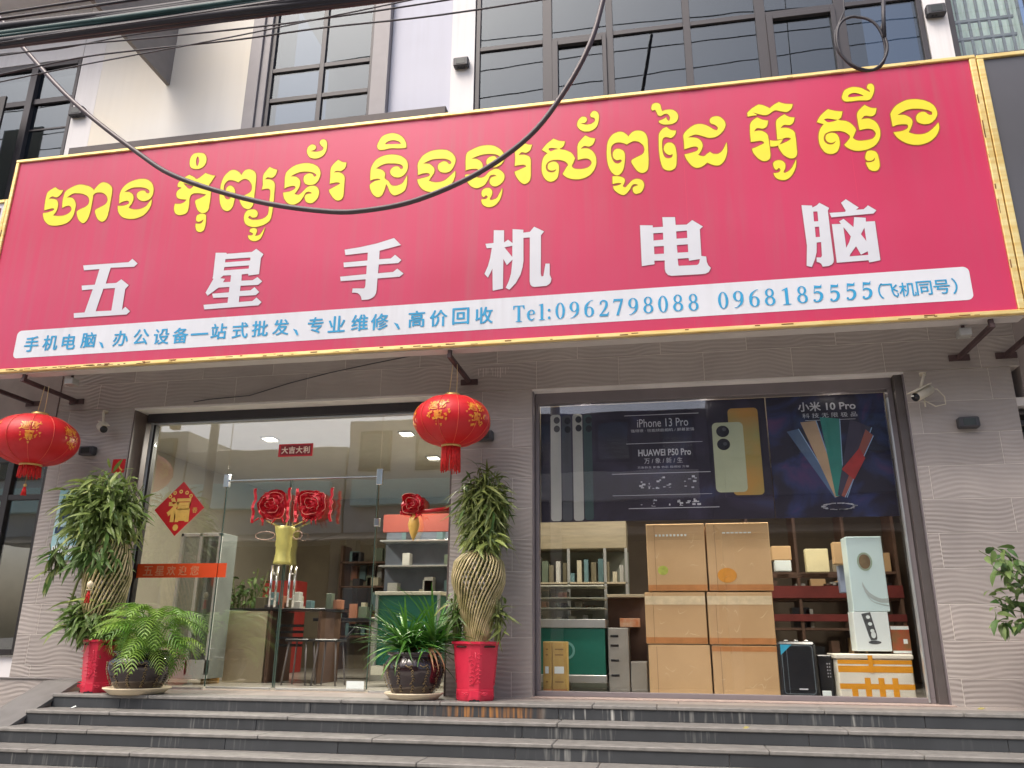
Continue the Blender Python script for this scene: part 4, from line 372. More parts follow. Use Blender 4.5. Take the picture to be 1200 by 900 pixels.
k|1998,4736 2002,4748 2008,4760 2015,4770 2025,4776 2037,4778 2050,4778 2061,4775 2072,4770 2083,4764 2091,4755 2097,4744 2100,4731 2103,4717 2104,4700 2105,4685 2106,4667 2106,4649 2105,4632 2104,4617 2100,4602 2096,4590 2090,4580 2084,4572 2072,4566 2058,4563 2044,4565 2034,4568 2025,4574 2016,4582 2008,4592 2004,4604 1999,4618 1996,4634 1993,4648 1992,4659 2001,4658 2012,4657 2025,4657 2036,4658 2048,4662 2059,4667 2067,4674 2072,4689 2072,4701 2067,4692 2058,4681 2047,4673 2035,4671 2020,4672 2009,4675 2001,4681 1995,4691 1992,4701 1992,4712 1995,4724
k|2262,5141 2268,5153 2277,5170 2289,5188 2302,5206 2317,5221 2332,5233 2350,5244 2369,5254 2388,5262 2406,5269 2424,5273 2442,5275 2460,5275 2478,5274 2495,5272 2513,5269 2530,5264 2547,5258 2564,5251 2579,5243 2593,5233 2607,5223 2619,5211 2630,5199 2639,5186 2646,5170 2651,5154 2654,5136 2656,5119 2656,5104 2654,5087 2649,5073 2642,5059 2634,5046 2626,5036 2616,5026 2606,5017 2595,5009 2584,5004 2573,5000 2561,4998 2549,4998 2537,4999 2526,5001 2515,5005 2504,5011 2493,5018 2484,5026 2478,5035 2474,5048 2473,5062 2475,5077 2478,5090 2486,5104 2497,5116 2509,5125 2520,5128 2531,5130 2543,5129 2553,5127 2564,5118 2573,5105 2583,5095 2593,5090 2604,5089 2611,5091 2616,5104 2613,5122 2605,5129 2595,5137 2582,5145 2566,5152 2552,5157 2535,5162 2517,5167 2499,5170 2482,5172 2466,5174 2450,5174 2434,5173 2419,5171 2403,5167 2385,5160 2366,5150 2348,5140 2332,5130 2320,5122 2330,5122 2343,5122 2358,5121 2373,5118 2386,5113 2397,5106 2408,5097 2419,5087 2427,5076 2433,5065 2437,5052 2437,5040 2435,5026 2431,5010 2425,4995 2416,4977 2407,4959 2398,4943 2391,4930 2399,4925 2411,4917 2425,4910 2440,4903 2454,4899 2469,4897 2485,4896 2501,4896 2517,4898 2532,4902 2545,4907 2558,4914 2571,4923 2583,4932 2595,4942 2608,4954 2621,4967 2633,4980 2644,4993 2651,5002 2653,4991 2653,4977 2653,4959 2650,4941 2645,4924 2638,4907 2628,4889 2617,4872 2604,4855 2590,4841 2576,4829 2559,4818 2542,4810 2525,4802 2508,4797 2490,4793 2473,4791 2455,4791 2438,4793 2421,4795 2405,4799 2390,4804 2375,4811 2361,4819 2348,4827 2335,4837 2323,4847 2312,4858 2301,4870 2292,4882 2284,4895 2277,4910 2271,4924 2267,4936 2265,4946 2275,4945 2289,4945 2305,4946 2321,4947 2335,4949 2350,4954 2365,4959 2378,4966 2387,4973 2393,4985 2395,4999 2392,5009 2383,5015 2369,5018 2354,5020 2342,5021 2330,5021 2317,5021 2305,5020 2293,5017 2282,5013 2271,5009 2264,5006
c|-5925,4272 -5386,4266 -5347,4302 -5277,4242 -5311,4207 -5588,4218 -5614,4037 -5491,4035 -5438,4073 -5339,3997 -5374,3956 -5371,3720 -5338,3754 -5274,3699 -5307,3667 -5919,3669 -5932,3723 -5805,3723 -5757,3983 -5883,3981 -5898,4035 -5742,4034 -5719,4213 -5904,4213;-5632,3980 -5494,3977 -5493,3722 -5676,3727
c|-4390,4291 -4269,4281 -4263,4268 -3983,4266 -3939,4298 -3852,4229 -3876,4190 -3877,4009 -3991,4002 -3998,4023 -4068,4021 -4062,3950 -3938,3947 -3890,3977 -3833,3925 -3873,3891 -4065,3894 -4065,3837 -3950,3836 -3910,3868 -3853,3810 -3887,3779 -4065,3781 -4063,3716 -3917,3717 -3876,3751 -3815,3698 -3846,3665 -4436,3662 -4450,3713 -4186,3717 -4186,3778 -4353,3783 -4369,3829 -4186,3831 -4186,3891 -4306,3893 -4418,3811 -4445,3847 -4376,3996 -4389,4001 -4385,4025;-4271,4024 -4185,4021 -4183,3947 -4266,3949 -4247,3985 -4301,3997;-4270,4208 -3992,4204 -3991,4171 -4270,4171;-4271,4119 -3997,4116 -3997,4080 -4273,4081
c|-2977,4206 -2817,4219 -2640,4246 -2465,4290 -2390,4206 -2608,4164 -2607,4070 -2488,4068 -2445,4105 -2377,4042 -2408,4012 -2608,4013 -2610,3918 -2456,3920 -2414,3953 -2348,3895 -2386,3864 -2612,3863 -2614,3741 -2618,3705 -2632,3677 -2655,3658 -2691,3645 -2760,3645 -2770,3680 -2784,3703 -2805,3720 -2832,3728 -2865,3730 -2862,3775 -2742,3766 -2733,3786 -2732,3804 -2733,3863 -2992,3863 -3002,3912 -2730,3918 -2732,4011 -2970,4012 -2978,4064 -2728,4066 -2730,4153 -2964,4145
c|-1455,4285 -1354,4274 -1353,4143 -1314,4170 -1269,4129 -1270,4279 -1164,4263 -1166,4232 -1101,4235 -1060,4286 -963,4227 -994,4189 -997,3786 -992,3761 -981,3757 -972,3762 -952,3887 -912,3884 -913,3771 -897,3726 -903,3696 -916,3675 -944,3658 -1057,3655 -1081,3663 -1097,3684 -1103,3715 -1101,4175 -1164,4176 -1163,3933 -1171,3871 -1191,3793 -1236,3708 -1297,3644 -1332,3667 -1302,3735 -1282,3809 -1268,3955 -1324,3901 -1358,3971 -1359,3660 -1457,3646 -1463,3877 -1505,3784 -1540,3827 -1507,3907 -1487,3987 -1472,4096 -1522,4097 -1536,4145 -1456,4147;-1349,4091 -1272,4101 -1271,3982
c|-57,4210 59,4197 60,4176 154,4174 152,4274 268,4264 269,4182 370,4177 421,4219 514,4143 484,4118 481,3847 523,3837 525,3785 536,3748 557,3721 536,3682 508,3669 478,3666 205,3670 175,3681 155,3708 149,3739 152,3829 58,3834 58,3799 -57,3788;61,4114 151,4113 149,4041 60,4040;62,3978 152,3976 149,3898 61,3900;270,4115 368,4115 367,4039 270,4040;268,3975 368,3975 367,3895 270,3897;269,3836 367,3835 369,3808 466,3816 459,3782 450,3766 435,3760 275,3764 271,3776
c|1395,4279 1485,4266 1485,4246 1525,4264 1550,4288 1628,4228 1614,4203 1612,3981 1613,3721 1608,3692 1593,3672 1563,3658 1512,3656 1505,3684 1489,3699 1468,3706 1471,3749 1508,3746 1518,3762 1525,3896 1487,3895 1476,3799 1456,3734 1422,3660 1380,3675 1402,3872;1488,4205 1525,4203 1522,4104 1486,4105;1487,4050 1524,4049 1520,3947 1484,3948
c|1734,4270 1778,4302 1877,4208 1851,4188 1917,4187 1957,4222 2020,4166 1993,4137 1636,4132 1626,4178 1760,4176 1765,4189
c|1634,4064 1711,4059 1697,4086 1738,4107 1811,4018 1828,4116 1924,4101 1920,4063 1995,4060 1994,3679 1901,3665 1898,3687 1634,3684;1727,4026 1753,3981 1779,3928 1759,3875 1728,3821;1901,4005 1902,3873 1865,3943;1811,3830 1842,3745 1902,3773 1902,3738 1746,3736 1756,3758"""

# ================= SETTING =================
GZ=-0.88
ASPH=mat('asphalt',rgb(112,110,108),0.9,var=0.2,scale=8,bump=0.4)
struct(MB()._add([(-300,-300,GZ),(300,-300,GZ),(300,300,GZ),(-300,300,GZ)],[(0,1,2,3)]).build('ground',ASPH))
PAVE=mat('concrete_pavement',rgb(176,172,164),0.85,var=0.12,scale=5)
struct(B(-14,12,-4.6,-2.4,GZ-0.1,GZ+0.06,c=0.01).build('pavement',PAVE))

# stone steps: seven risers of 0.115 m with separate slabs
steps=bpy.data.objects.new('stone_steps',None); COL.objects.link(steps); ORG_['stone_steps']=Vector((0,0,0)); struct(steps)
XL,XR=-5.6,4.6
RZ=0.1155
joints={0:[-4.9,-3.06,-2.18,-0.9,-0.38,0.9,1.9,3.2],1:[-5.05,-3.4,-1.15,1.0,2.35,3.5],2:[-5.02,-3.5,-2.55,-1.15,0.4,1.42,3.0],3:[-5.3,-4.4,-2.1,-0.8,0.9,2.1,3.5],4:[-4.6,-3,-1,0.8,2.6],5:[-4.2,-2,0,2],6:[-4,-1.5,1,3]}
back=MB(); 
for k in range(7):
    ye=-0.65-0.3*k; zt=-RZ*k; back.box(XL-0.0,XR,ye+0.03,0.24 if k==0 else ye+0.34,zt-RZ-0.01,zt-0.035)
back.build('step_core',GROUT,steps)
for k in range(7):
    ye=-0.65-0.3*k; zt=-RZ*k; xs=[XL]+joints[k]+[XR]
    for a,b_ in zip(xs[:-1],xs[1:]):
        MB().cbox(a+0.002,b_-0.002,ye+0.012,ye+0.032,zt-RZ,zt-0.03,0.002).build('riser_slab',GRAN_R if (k==0 and abs(a+2.18)<.01) else (GRAN_W if (k==0 and abs(a+0.9)<.01) else GRAN),steps)
    xs2=[XL]+[x+0.28 for x in joints[k] if x<XR-0.4]+[XR]
    for a,b_ in zip(xs2[:-1],xs2[1:]):
        if k==0: MB().cbox(a+0.002,b_-0.002,ye,ye+0.31,zt-0.03,zt,0.006).build('tread_slab',GRANT,steps)
        else: MB().cbox(a+0.002,b_-0.002,ye,ye+0.311,zt-0.03,zt,0.006).build('tread_slab',GRANT,steps)
FLT=mat('landing_floor_tile',rgb(150,142,136),0.4,var=0.1,scale=5)
for i in range(9):
    MB().cbox(XL+i*1.135+0.002,XL+(i+1)*1.135-0.002,-0.338,0.24,-0.03,-0.0005,0.003).build('floor_tile',FLT,steps)

# sloped cheek wall at the left end of the steps
ck=thing('stair_cheek_wall','low sloping side wall of tiled stair with dark granite capping beside left red pot','wall',(-5.8,-0.3,0))
prof=[(0.0,0.06),(-0.33,0.06),(-2.75,-0.93),(-2.75,-1.0),(0,-1.0)]
q=MB()
n=len(prof)
vs=[(-5.92,y,z) for y,z in prof]+[(-5.605,y,z) for y,z in prof]
q._add(vs,[tuple(range(n)),tuple(range(2*n-1,n-1,-1))]+[(i,n+i,n+(i+1)%n,(i+1)%n) for i in range(n)]); q.build('cheek_body',mat('brown_grey_tile',rgb(150,136,124),0.6,var=0.1,scale=5),ck)
def capslab(y0,z0,y1,z1,nm):
    t=0.03; q=MB(); xs=(-5.96,-5.585)
    v=[]
    for x in xs: v+=[(x,y0,z0),(x,y1,z1),(x,y1,z1+t),(x,y0,z0+t)]
    q._add(v,[(0,1,2,3),(7,6,5,4),(0,4,5,1),(1,5,6,2),(2,6,7,3),(3,7,4,0)]); return q.build(nm,mat('dark_granite_cap',rgb(112,110,108),0.35,var=0.12,scale=9),ck)
capslab(-0.0,0.063,-0.328,0.063,'capping_slab'); capslab(-0.332,0.061,-1.5,-0.417,'capping_slab'); capslab(-1.505,-0.419,-2.74,-0.924,'capping_slab')

# ================= SHOP BUILDING =================
shop=thing('shop_building','two bay phone shop with wavy grey tiles and white upper storey behind magenta sign','shop',(0,0,0))
# structural wall behind the tiles
q=MB(); T=0.012; TB=0.0028
q.box(-6.649,-5.681,TB,0.30,-0.5,2.92); q.box(-2.029,-1.217,TB,0.30,-0.2,2.92); q.box(2.302,3.219,TB,0.30,-0.2,2.92); q.box(-6.649,3.39,TB,0.30,2.925,5.6)
q.build('wall_backing',GROUT,shop)
def tiles(x0,x1,z0,z1,offs,w=0.83,g=0.002,zb=0.22):
    k0=math.floor((z0-zb)/0.3+1e-6); k=k0
    while zb+k*0.3<z1-1e-6:
        za=max(z0,zb+k*0.3); zc=min(z1,zb+(k+1)*0.3); off=offs[k%len(offs)]
        j=math.floor((x0-off)/w)
        while off+j*w<x1-1e-6:
            a=max(x0,off+j*w); c=min(x1,off+(j+1)*w)
            if c-a>0.02 and zc-za>0.02: MB().cbox(a+g,c-g,0,T-0.001,za+g,zc-g,0.0025).build('wall_tile',TILE,shop)
            j+=1
        k+=1
OFF=(3.03,2.40)
tiles(2.302,3.22,0.002,2.92,OFF); tiles(-2.03,-1.217,0.002,2.92,(-0.9,-1.41)); tiles(-6.65,-5.68,0.1,2.92,(-6.49,-6.42)); tiles(-6.65,3.30,2.925,3.82,(0.49,0.08,0.6))
# plinth below left wall
MB().cbox(-6.72,-5.93,-0.035,0.01,-0.9,0.085,0.004).build('plinth_panel',TILE,shop)
MB().cbox(-6.74,-5.66,-0.05,0.0,0.086,0.099,0.003).build('plinth_ledge',GREYW,shop)
# door opening reveals and head
MB().cbox(-5.679,-5.662,0.0,0.30,0.0,2.895,0.002).build('door_reveal',mat('dark_reveal_tile',rgb(96,84,80),0.45,var=0.1),shop)
MB().box(-2.047,-2.031,0.0,0.30,0.0,2.895).build('door_reveal',MATS['dark_reveal_tile'],shop)
MB().box(-5.68,-2.03,0.004,0.32,2.90,2.922).build('door_soffit',CONC,shop)
MB().cbox(-5.64,-2.05,0.19,0.29,2.80,2.90,0.004).build('door_head_beam',FRAME,shop)
# window opening
MB().box(2.288,2.300,0.0,0.26,0.0,2.895).build('window_reveal',FRAME2,shop)
MB().box(-1.213,-1.203,0.0,0.26,0.0,2.895).build('window_reveal',FRAME2,shop)
MB().box(-1.215,2.30,0.004,0.30,2.90,2.922).build('window_soffit',CONC,shop)
MB().cbox(2.215,2.287,0.03,0.2,0.0,2.90,0.004).build('window_jamb',mat('dark_grey_jamb',rgb(84,78,76),0.5,var=0.08),shop)
# window of the right bay
wf=MB(); wf.cbox(-1.20,-1.165,0.10,0.20,0.055,2.79,0.003); wf.cbox(2.165,2.212,0.10,0.20,0.055,2.79,0.003); wf.cbox(-1.20,2.212,0.10,0.20,0.012,0.054,0.003); wf.cbox(-1.20,2.212,0.10,0.22,2.791,2.90,0.003)
WF=wf.build('display_window_frame',FRAME2,shop)
MB().cbox(2.150,2.164,0.085,0.14,0.02,2.7,0.002).build('aluminium_bead',SILV,WF)
MB().box(-1.165,2.165,0.147,0.153,0.055,2.79).build('display_pane',GLASSW,WF)
MB().cbox(-1.22,2.32,-0.06,0.10,0.0,0.012,0.002).build('window_sill',mat('pink_granite_sill',rgb(176,158,148),0.5,var=0.12,scale=20),shop)
# glass front of the left bay
gf=MB(); gf.cbox(-5.60,-5.565,0.21,0.30,0.0,2.80,0.003); gf.cbox(-5.56,-2.06,0.22,0.28,2.775,2.80,0.003); gf.cbox(-2.10,-2.05,0.21,0.30,0,2.8,0.003)
GF=gf.build('glass_front_frame',SILV,shop)
MB().box(-5.564,-5.535,0.215,0.285,0.0,2.775).build('black_gasket',BLACK,GF)
MB().box(-5.534,-4.615,0.245,0.255,0.02,2.775).build('fixed_pane',GLASS,GF)
MB().box(-4.607,-2.875,0.245,0.255,2.13,2.775).build('transom_pane',GLASS,GF)
MB().box(-2.867,-2.10,0.245,0.255,0.02,2.775).build('fixed_pane',GLASS,GF)
rail=MB(); rail.cbox(-4.607,-2.875,0.235,0.265,2.112,2.128,0.002); rail.cbox(-2.90,-2.84,0.225,0.275,2.03,2.20,0.004); rail.cbox(-2.90,-2.845,0.225,0.275,1.60,1.68,0.004); rail.cbox(-4.64,-4.58,0.225,0.275,2.05,2.19,0.004)
rail.build('patch_fitting',CHROME,GF)
for (a,c,hx) in ((-4.603,-3.862,-3.955),(-3.852,-2.882,-3.755)):
    dr=MB().box(a,c,0.243,0.257,0.025,2.108).build('glass_door',GLASS,shop)
    h=MB()
    for yy in (0.19,0.31): h.tube([(hx,yy,0.80),(hx,yy,1.21)],0.013,8)
    for zz in (0.88,1.13): h.tube([(hx,0.19,zz),(hx,0.31,zz)],0.008,6)
    h.build('door_handle',CHROME,dr)
    MB().cbox(a+0.02,c-0.02,0.238,0.262,0.012,0.03,0.002).build('bottom_rail',SILV,dr)
    for xe in (a,c-0.008): MB().box(xe,xe+0.008,0.242,0.258,0.03,2.105).build('glass_edge',mat('green_glass_edge',rgb(70,88,80),0.2,var=0.05),dr)
MB().box(-5.53,-4.62,0.235,0.265,0.001,0.02).build('floor_channel',SILV,GF); MB().box(-2.865,-2.1,0.235,0.265,0.001,0.02).build('floor_channel',SILV,GF)
MB().box(-5.67,-2.04,0.2,0.31,-0.02,0.0005).build('threshold',MATS['pink_granite_sill'],shop)

# interior shells
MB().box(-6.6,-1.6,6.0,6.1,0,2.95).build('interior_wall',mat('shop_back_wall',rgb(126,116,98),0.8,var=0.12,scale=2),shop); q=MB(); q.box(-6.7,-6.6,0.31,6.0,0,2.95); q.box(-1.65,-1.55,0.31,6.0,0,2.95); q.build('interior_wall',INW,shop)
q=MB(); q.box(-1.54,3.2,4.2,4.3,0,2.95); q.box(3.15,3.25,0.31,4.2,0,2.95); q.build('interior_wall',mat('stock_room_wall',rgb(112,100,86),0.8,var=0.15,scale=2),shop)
MB().box(-6.6,3.2,0.31,6.0,-0.05,0.0).build('interior_floor',INF,shop)
CE=MB().box(-6.6,3.2,0.31,6.0,2.88,2.95).build('interior_ceiling',INC,shop)
EM=mat('lit_downlight_diffuser',(1,0.95,0.85,1),0.5,var=0,emis=(1,0.93,0.8,1),es=6.0)
for i,(x,y,lx) in enumerate(((-4.76,1.4,'front left of the doors'),(-2.98,1.4,'nearest the right lantern'),(-3.03,2.78,'just below the one by the right lantern'),(-0.7,0.33,'added unseen behind phone poster above the counter'),(0.5,0.33,'added unseen behind phone poster above the cartons'),(1.72,0.33,'added unseen behind poster above the foam box'))):  # the three close behind the posters are unseen, added to brighten the cartons
    t=thing('ceiling_downlight','lit square downlight in shop ceiling, %s'%lx,'ceiling light',(x,y,2.87),'lit downlights behind the glass front')
    MB().cbox(x-0.09,x+0.09,y-0.09,y+0.09,2.862,2.879,0.004).build('rim',SILV,t); MB().box(x-0.07,x+0.07,y-0.07,y+0.07,2.857,2.861).build('diffuser',EM,t)
    ld=bpy.data.lights.new('downlight_lamp','AREA'); ld.size=0.14; ld.energy=38 if x<-2 else 24; ld.color=(1,0.92,0.8); lo=bpy.data.objects.new('downlight_lamp',ld); COL.objects.link(lo); lo.parent=t; lo.location=(0,0,-0.03)

# ---- upper storey ----
ZB,ZT=5.6,9.6
MB().box(-4.80,-4.55,0.101,0.3,ZB,ZT).build('upper_wall_recess',LAV,shop); MB().box(-3.165,-2.957,0.101,0.3,ZB,ZT).build('upper_wall_recess',LAV,shop); MB().box(-4.549,-3.166,0.0,0.3,8.71,ZT).build('upper_wall_recess',LAV,shop)
MB().box(-6.93,-4.80,0.0,0.3,ZB,ZT).build('upper_wall',CREAM,shop)
MB().box(-2.955,-2.19,0.035,0.3,ZB,ZT).build('upper_wall',LAV,shop)
MB().box(-2.188,-1.905,0.0,0.3,ZB,ZT).build('upper_wall_pier',WHITE,shop)
MB().box(3.04,3.262,0.0,0.3,ZB,ZT).build('upper_wall_pier',WHITE,shop)
MB().box(-1.90,3.03,0.0,0.3,8.62,ZT).build('upper_wall',WHITE,shop)
def upper_window(x0,x1,z0,z1,muls,trans,y=0.02,fw=0.05,sash=(),name='upper_window'):
    f=MB(); f.cbox(x0,x0+fw,y,y+0.08,z0,z1,0.003); f.cbox(x1-fw,x1,y,y+0.08,z0,z1,0.003); f.cbox(x0+fw,x1-fw,y,y+0.08,z1-fw,z1,0.003)
    xs=[x0+fw]
    for (a,b_) in muls: f.cbox(a,b_,y+0.002,y+0.075,z0,z1-fw,0.003); xs+=[a,b_]
    xs.append(x1-fw)
    bays=[(xs[i],xs[i+1]) for i in range(0,len(xs),2)]
    for i,(a,b_) in enumerate(bays):
        for tz in trans[i if len(trans)>1 else 0]: f.cbox(a,b_,y+0.004,y+0.07,tz-0.03,tz+0.03,0.003)
        if i in sash:
            tz=max(trans[i if len(trans)>1 else 0]); 
            f.cbox(a,a+0.07,y-0.02,y+0.05,z0,tz-0.03,0.004); f.cbox(b_-0.05,b_,y-0.02,y+0.05,z0,tz-0.03,0.004); f.cbox(a+0.07,b_-0.05,y-0.02,y+0.05,tz-0.09,tz-0.03,0.004)
    F=f.build(name,FRAME,shop)
    for i,(a,b_) in enumerate(bays):
        ts=sorted(trans[i if len(trans)>1 else 0]); zs=[z0]+ts+[z1-fw]
        for za,zb in zip(zs[:-1],zs[1:]): MB().box(a,b_,y+0.03,y+0.038,za,zb).build('pane',GLASS2,F)
    return F
# trim round the left upper window
MB().cbox(-4.795,-4.64,-0.05,0.10,ZB,8.7,0.004).build('window_trim',mat('grey_window_trim',rgb(136,132,134),0.5,var=0.05),shop)
MB().cbox(-4.638,-4.545,-0.02,0.10,ZB,8.7,0.004).build('window_trim',MATS['grey_window_trim'],shop)
MB().cbox(-3.165,-2.96,-0.05,0.10,ZB,8.7,0.004).build('window_trim',MATS['grey_window_trim'],shop)
upper_window(-4.54,-3.17,ZB,8.6,[(-3.87,-3.81)],[(6.80,7.24)],y=0.01)
T1=(7.18,)
upper_window(-1.89,3.03,ZB,8.6,[(-1.09,-0.98),(-0.35,-0.27),(0.52,0.60),(1.31,1.42),(2.15,2.25)],[T1,T1,T1,T1,T1,T1],y=0.01,sash=(1,4))
# rooms behind the upper windows (dim)
DIM=mat('dim_room_wall',rgb(120,118,114),0.9,var=0.1,scale=1)
q=MB(); q.box(-4.8,3.1,2.2,2.3,ZB,ZT); q.box(-4.8,3.1,0.3,2.2,9.2,9.3); q.box(-2.3,-2.2,0.3,2.2,ZB,9.2); q.build('upper_room_wall',DIM,shop)
MB().box(-4.50,-4.30,0.16,0.18,7.3,8.5).build('curtain',mat('pale_curtain',rgb(200,204,200),0.8,var=0.1),shop)
# projecting fin and overhang top left
MB()._add([(-5.94,-1.55,7.21),(-5.89,-1.55,7.21),(-5.89,-0.002,7.21),(-5.94,-0.002,7.21),(-5.94,-1.55,9.4),(-5.89,-1.55,9.4),(-5.89,-0.002,9.4),(-5.94,-0.002,9.4)],[(0,3,2,1),(4,5,6,7),(0,1,5,4),(1,2,6,5),(2,3,7,6),(3,0,4,7)]).build('projecting_fin',mat('grey_fin_render',rgb(132,127,124),0.8,var=0.06),shop)
# ledge behind sign top
MB().cbox(-6.76,-2.10,-0.46,-0.02,5.95,6.08,0.006).build('old_canopy_ledge',mat('dark_brown_ledge',rgb(74,66,66),0.6,var=0.15),shop)
MB().box(-6.7,-2.14,-0.4,-0.02,5.60,5.95).build('canopy_underside',MATS['dark_brown_ledge'],shop)
# cable on the fascia
MB().tube([(-4.95,-0.03,2.95),(-4.77,-0.03,2.97),(-4.3,-0.03,2.99),(-3.84,-0.03,3.11),(-3.41,-0.03,3.20),(-2.9,-0.06,3.27),(-2.3,-0.2,3.3)],0.006,5).build('fascia_wire',CABLE,shop)

# wall lamps
def wall_lamp(x,z,label,w=0.175,h=0.10,eyes=0):
    t=thing('wall_lamp',label,'wall lamp',(x,0,z),'small dark wall lamps')
    MB().cbox(x-w/2,x+w/2,-0.085,-0.001,z-h/2,z+h/2,0.012).build('housing',LAMPM,t)
    MB().cbox(x-w*0.3,x+w*0.3,-0.088,-0.0855,z-h*0.3,z+h*0.3,0.001).build('lens',mat('dull_lens',rgb(58,64,62),0.25,var=0),t)
    if eyes:
        e=MB()
        for k in range(eyes): e.lathe(x-0.04+0.04*k,-0.045,[(0.012,z-h/2-0.008),(0.012,z-h/2+0.001)],8)
        e.build('bulb_socket',DARKP,t)
wall_lamp(-6.145,2.44,'small dark wall lamp on grey tiles between the CCTV camera and left woven bamboo')
wall_lamp(-1.69,2.44,'small dark wall lamp on pier, partly behind the middle red lantern')
wall_lamp(2.77,2.395,'small dark wall lamp on wavy tiles right of the display window')
wall_lamp(-2.05,6.97,'rounded grey lamp on white strip left of the wide upper window',0.18,0.12,3)
wall_lamp(3.135,6.905,'rounded grey lamp on narrow white pier above right end of sign',0.19,0.13,2)
wall_lamp(-7.13,6.93,'rounded grey lamp on white wall beside upper left window',0.2,0.13,3)

# ================= NEIGHBOURS =================
nb=thing('left_neighbour_building','neighbouring shopfront at left edge with black framed glass over a white plinth','building',(-9,0,0))
MB().box(-13,-6.67,0.11,0.3,-0.9,0.30).build('white_plinth',WHITE,nb)
MB().box(-13,-6.655,-0.01,0.3,2.84,5.6).build('lintel_wall',mat('neighbour_grey_wall',rgb(150,140,136),0.8,var=0.08),nb)
MB().cbox(-13,-6.66,-0.03,-0.012,2.62,2.83,0.004).build('pale_fascia_strip',CONC,nb)
f=MB(); f.cbox(-6.735,-6.665,0.06,0.16,0.31,2.62,0.004); f.cbox(-13,-6.735,0.06,0.16,0.31,0.37,0.004); f.cbox(-13,-6.735,0.07,0.15,1.94,2.0,0.004); f.cbox(-13,-6.735,0.06,0.16,2.37,2.62,0.004)
for x in (-7.18,-8.1,-9.1,-10.2): f.cbox(x-0.04,x+0.04,0.065,0.155,0.37,2.37,0.004)
F=f.build('shopfront_frame',BLACK,nb)
for a,c in ((-7.14,-6.735),(-8.06,-7.22),(-9.06,-8.14),(-10.16,-9.14)):
    MB().box(a,c,0.10,0.106,0.37,1.94).build('pane',GLASS,F); MB().box(a,c,0.10,0.106,2.0,2.37).build('pane',GLASS,F)
q=MB(); q.box(-13,-6.72,2.5,2.6,0,2.8); q.box(-13,-6.72,0.3,2.5,2.7,2.8); q.box(-13,-6.72,0.3,2.5,0.2,0.3); q.build('inner_wall',mat('olive_dim_wall',rgb(128,124,108),0.8,var=0.08),nb)
MB().box(-13,-7.26,0.0,0.3,7.84,9.6).build('upper_wall',WHITE,nb); MB().box(-7.25,-6.932,0.0,0.3,5.0,9.6).build('upper_pier',WHITE,nb)
q=MB(); q.cbox(-7.31,-7.26,0.0,0.1,5.0,7.83,0.003); q.cbox(-13,-7.31,0.0,0.1,7.75,7.83,0.003); q.cbox(-13,-7.31,0.01,0.09,7.18,7.26,0.003)
for x in (-7.93,-8.9,-10): q.cbox(x-0.05,x+0.05,-0.02,0.1,5.0,7.75,0.003)
q.box(-7.88,-7.31,0.03,0.06,6.78,6.80)
F=q.build('upper_window_frame',FRAME,nb)
for a,c in ((-7.88,-7.31),(-8.85,-7.98)):
    MB().box(a,c,0.04,0.048,5.0,7.18).build('pane',GLASS2,F); MB().box(a,c,0.04,0.048,7.26,7.75).build('pane',GLASS2,F)
# open sash
s_=MB(); import_v=[(-7.98,0.0),(-8.5,-0.42)]
s_.cbox(-8.6,-7.99,-0.30,-0.27,5.0,7.1,0.003); s_.build('open_sash',BLACK,F)
q=MB(); q.box(-13,-7.3,1.5,1.6,5.0,9.6); q.build('dim_room',DIM,nb)
MB().box(-13,-6.0,-0.9,-0.002,8.75,8.95).build('overhang_slab',mat('grey_soffit_paint',rgb(214,210,212),0.8,var=0.05),nb)

rn=thing('right_neighbour_building','neighbouring building at right edge with louvred shopfront and curtained upper window','building',(5,0,0))
MB().box(3.30,9,0.0,0.3,2.64,5.6).build('lintel_wall',MATS['neighbour_grey_wall'],rn)
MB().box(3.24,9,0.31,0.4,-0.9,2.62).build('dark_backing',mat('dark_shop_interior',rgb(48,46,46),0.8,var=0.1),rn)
MB().cbox(3.235,3.6,0.05,0.25,2.56,2.64,0.003).build('pale_head',CONC,rn)
for k in range(22): MB()._add([(3.24,0.10,2.5-k*0.11),(9,0.10,2.5-k*0.11),(9,0.2,2.57-k*0.11),(3.24,0.2,2.57-k*0.11),(3.24,0.11,2.49-k*0.11),(9,0.11,2.49-k*0.11),(9,0.21,2.56-k*0.11),(3.24,0.21,2.56-k*0.11)],[(0,1,2,3),(4,7,6,5),(0,4,5,1),(3,2,6,7)]).build('louvre_slat',mat('grey_louvre',rgb(92,88,88),0.5,var=0.08),rn)
q=MB(); q.cbox(3.264,3.32,0.0,0.1,5.0,8.6,0.003); q.cbox(4.05,4.13,0.0,0.1,5.0,8.6,0.003); q.cbox(4.9,5.0,0,0.1,5,8.6,0.003); q.cbox(3.3,4.1,0.02,0.09,8.5,8.6,0.003); q.box(3.32,4.05,0.05,0.07,6.35,6.37)
F=q.build('curtained_window_frame',FRAME,rn)
GLASS3=glass_mat('neighbour_window_glass',0.0,(0.96,0.98,0.98,1),0,0.03)
MB().box(3.32,4.05,0.035,0.042,5.0,8.5).build('pane',GLASS3,F); MB().box(4.13,4.9,0.035,0.042,5.0,8.5).build('pane',GLASS2,F)
q=MB(); q.smooth=True
vs=[];N=60
for i in range(N+1):
    x=3.3+0.8*i/N; vs+= [(x,0.32+0.03*math.sin(i*1.25),5.0),(x,0.32+0.03*math.sin(i*1.25),8.5)]
q._add(vs,[(2*i,2*i+2,2*i+3,2*i+1) for i in range(N)]); q.build('curtain',mat('pale_green_curtain',rgb(214,228,222),0.8,var=0.06),rn)
q=MB()
for k in range(7): x=3.40+k*0.10; q.cbox(x,x+0.028,0.13,0.15,5.0,8.4,0.003)
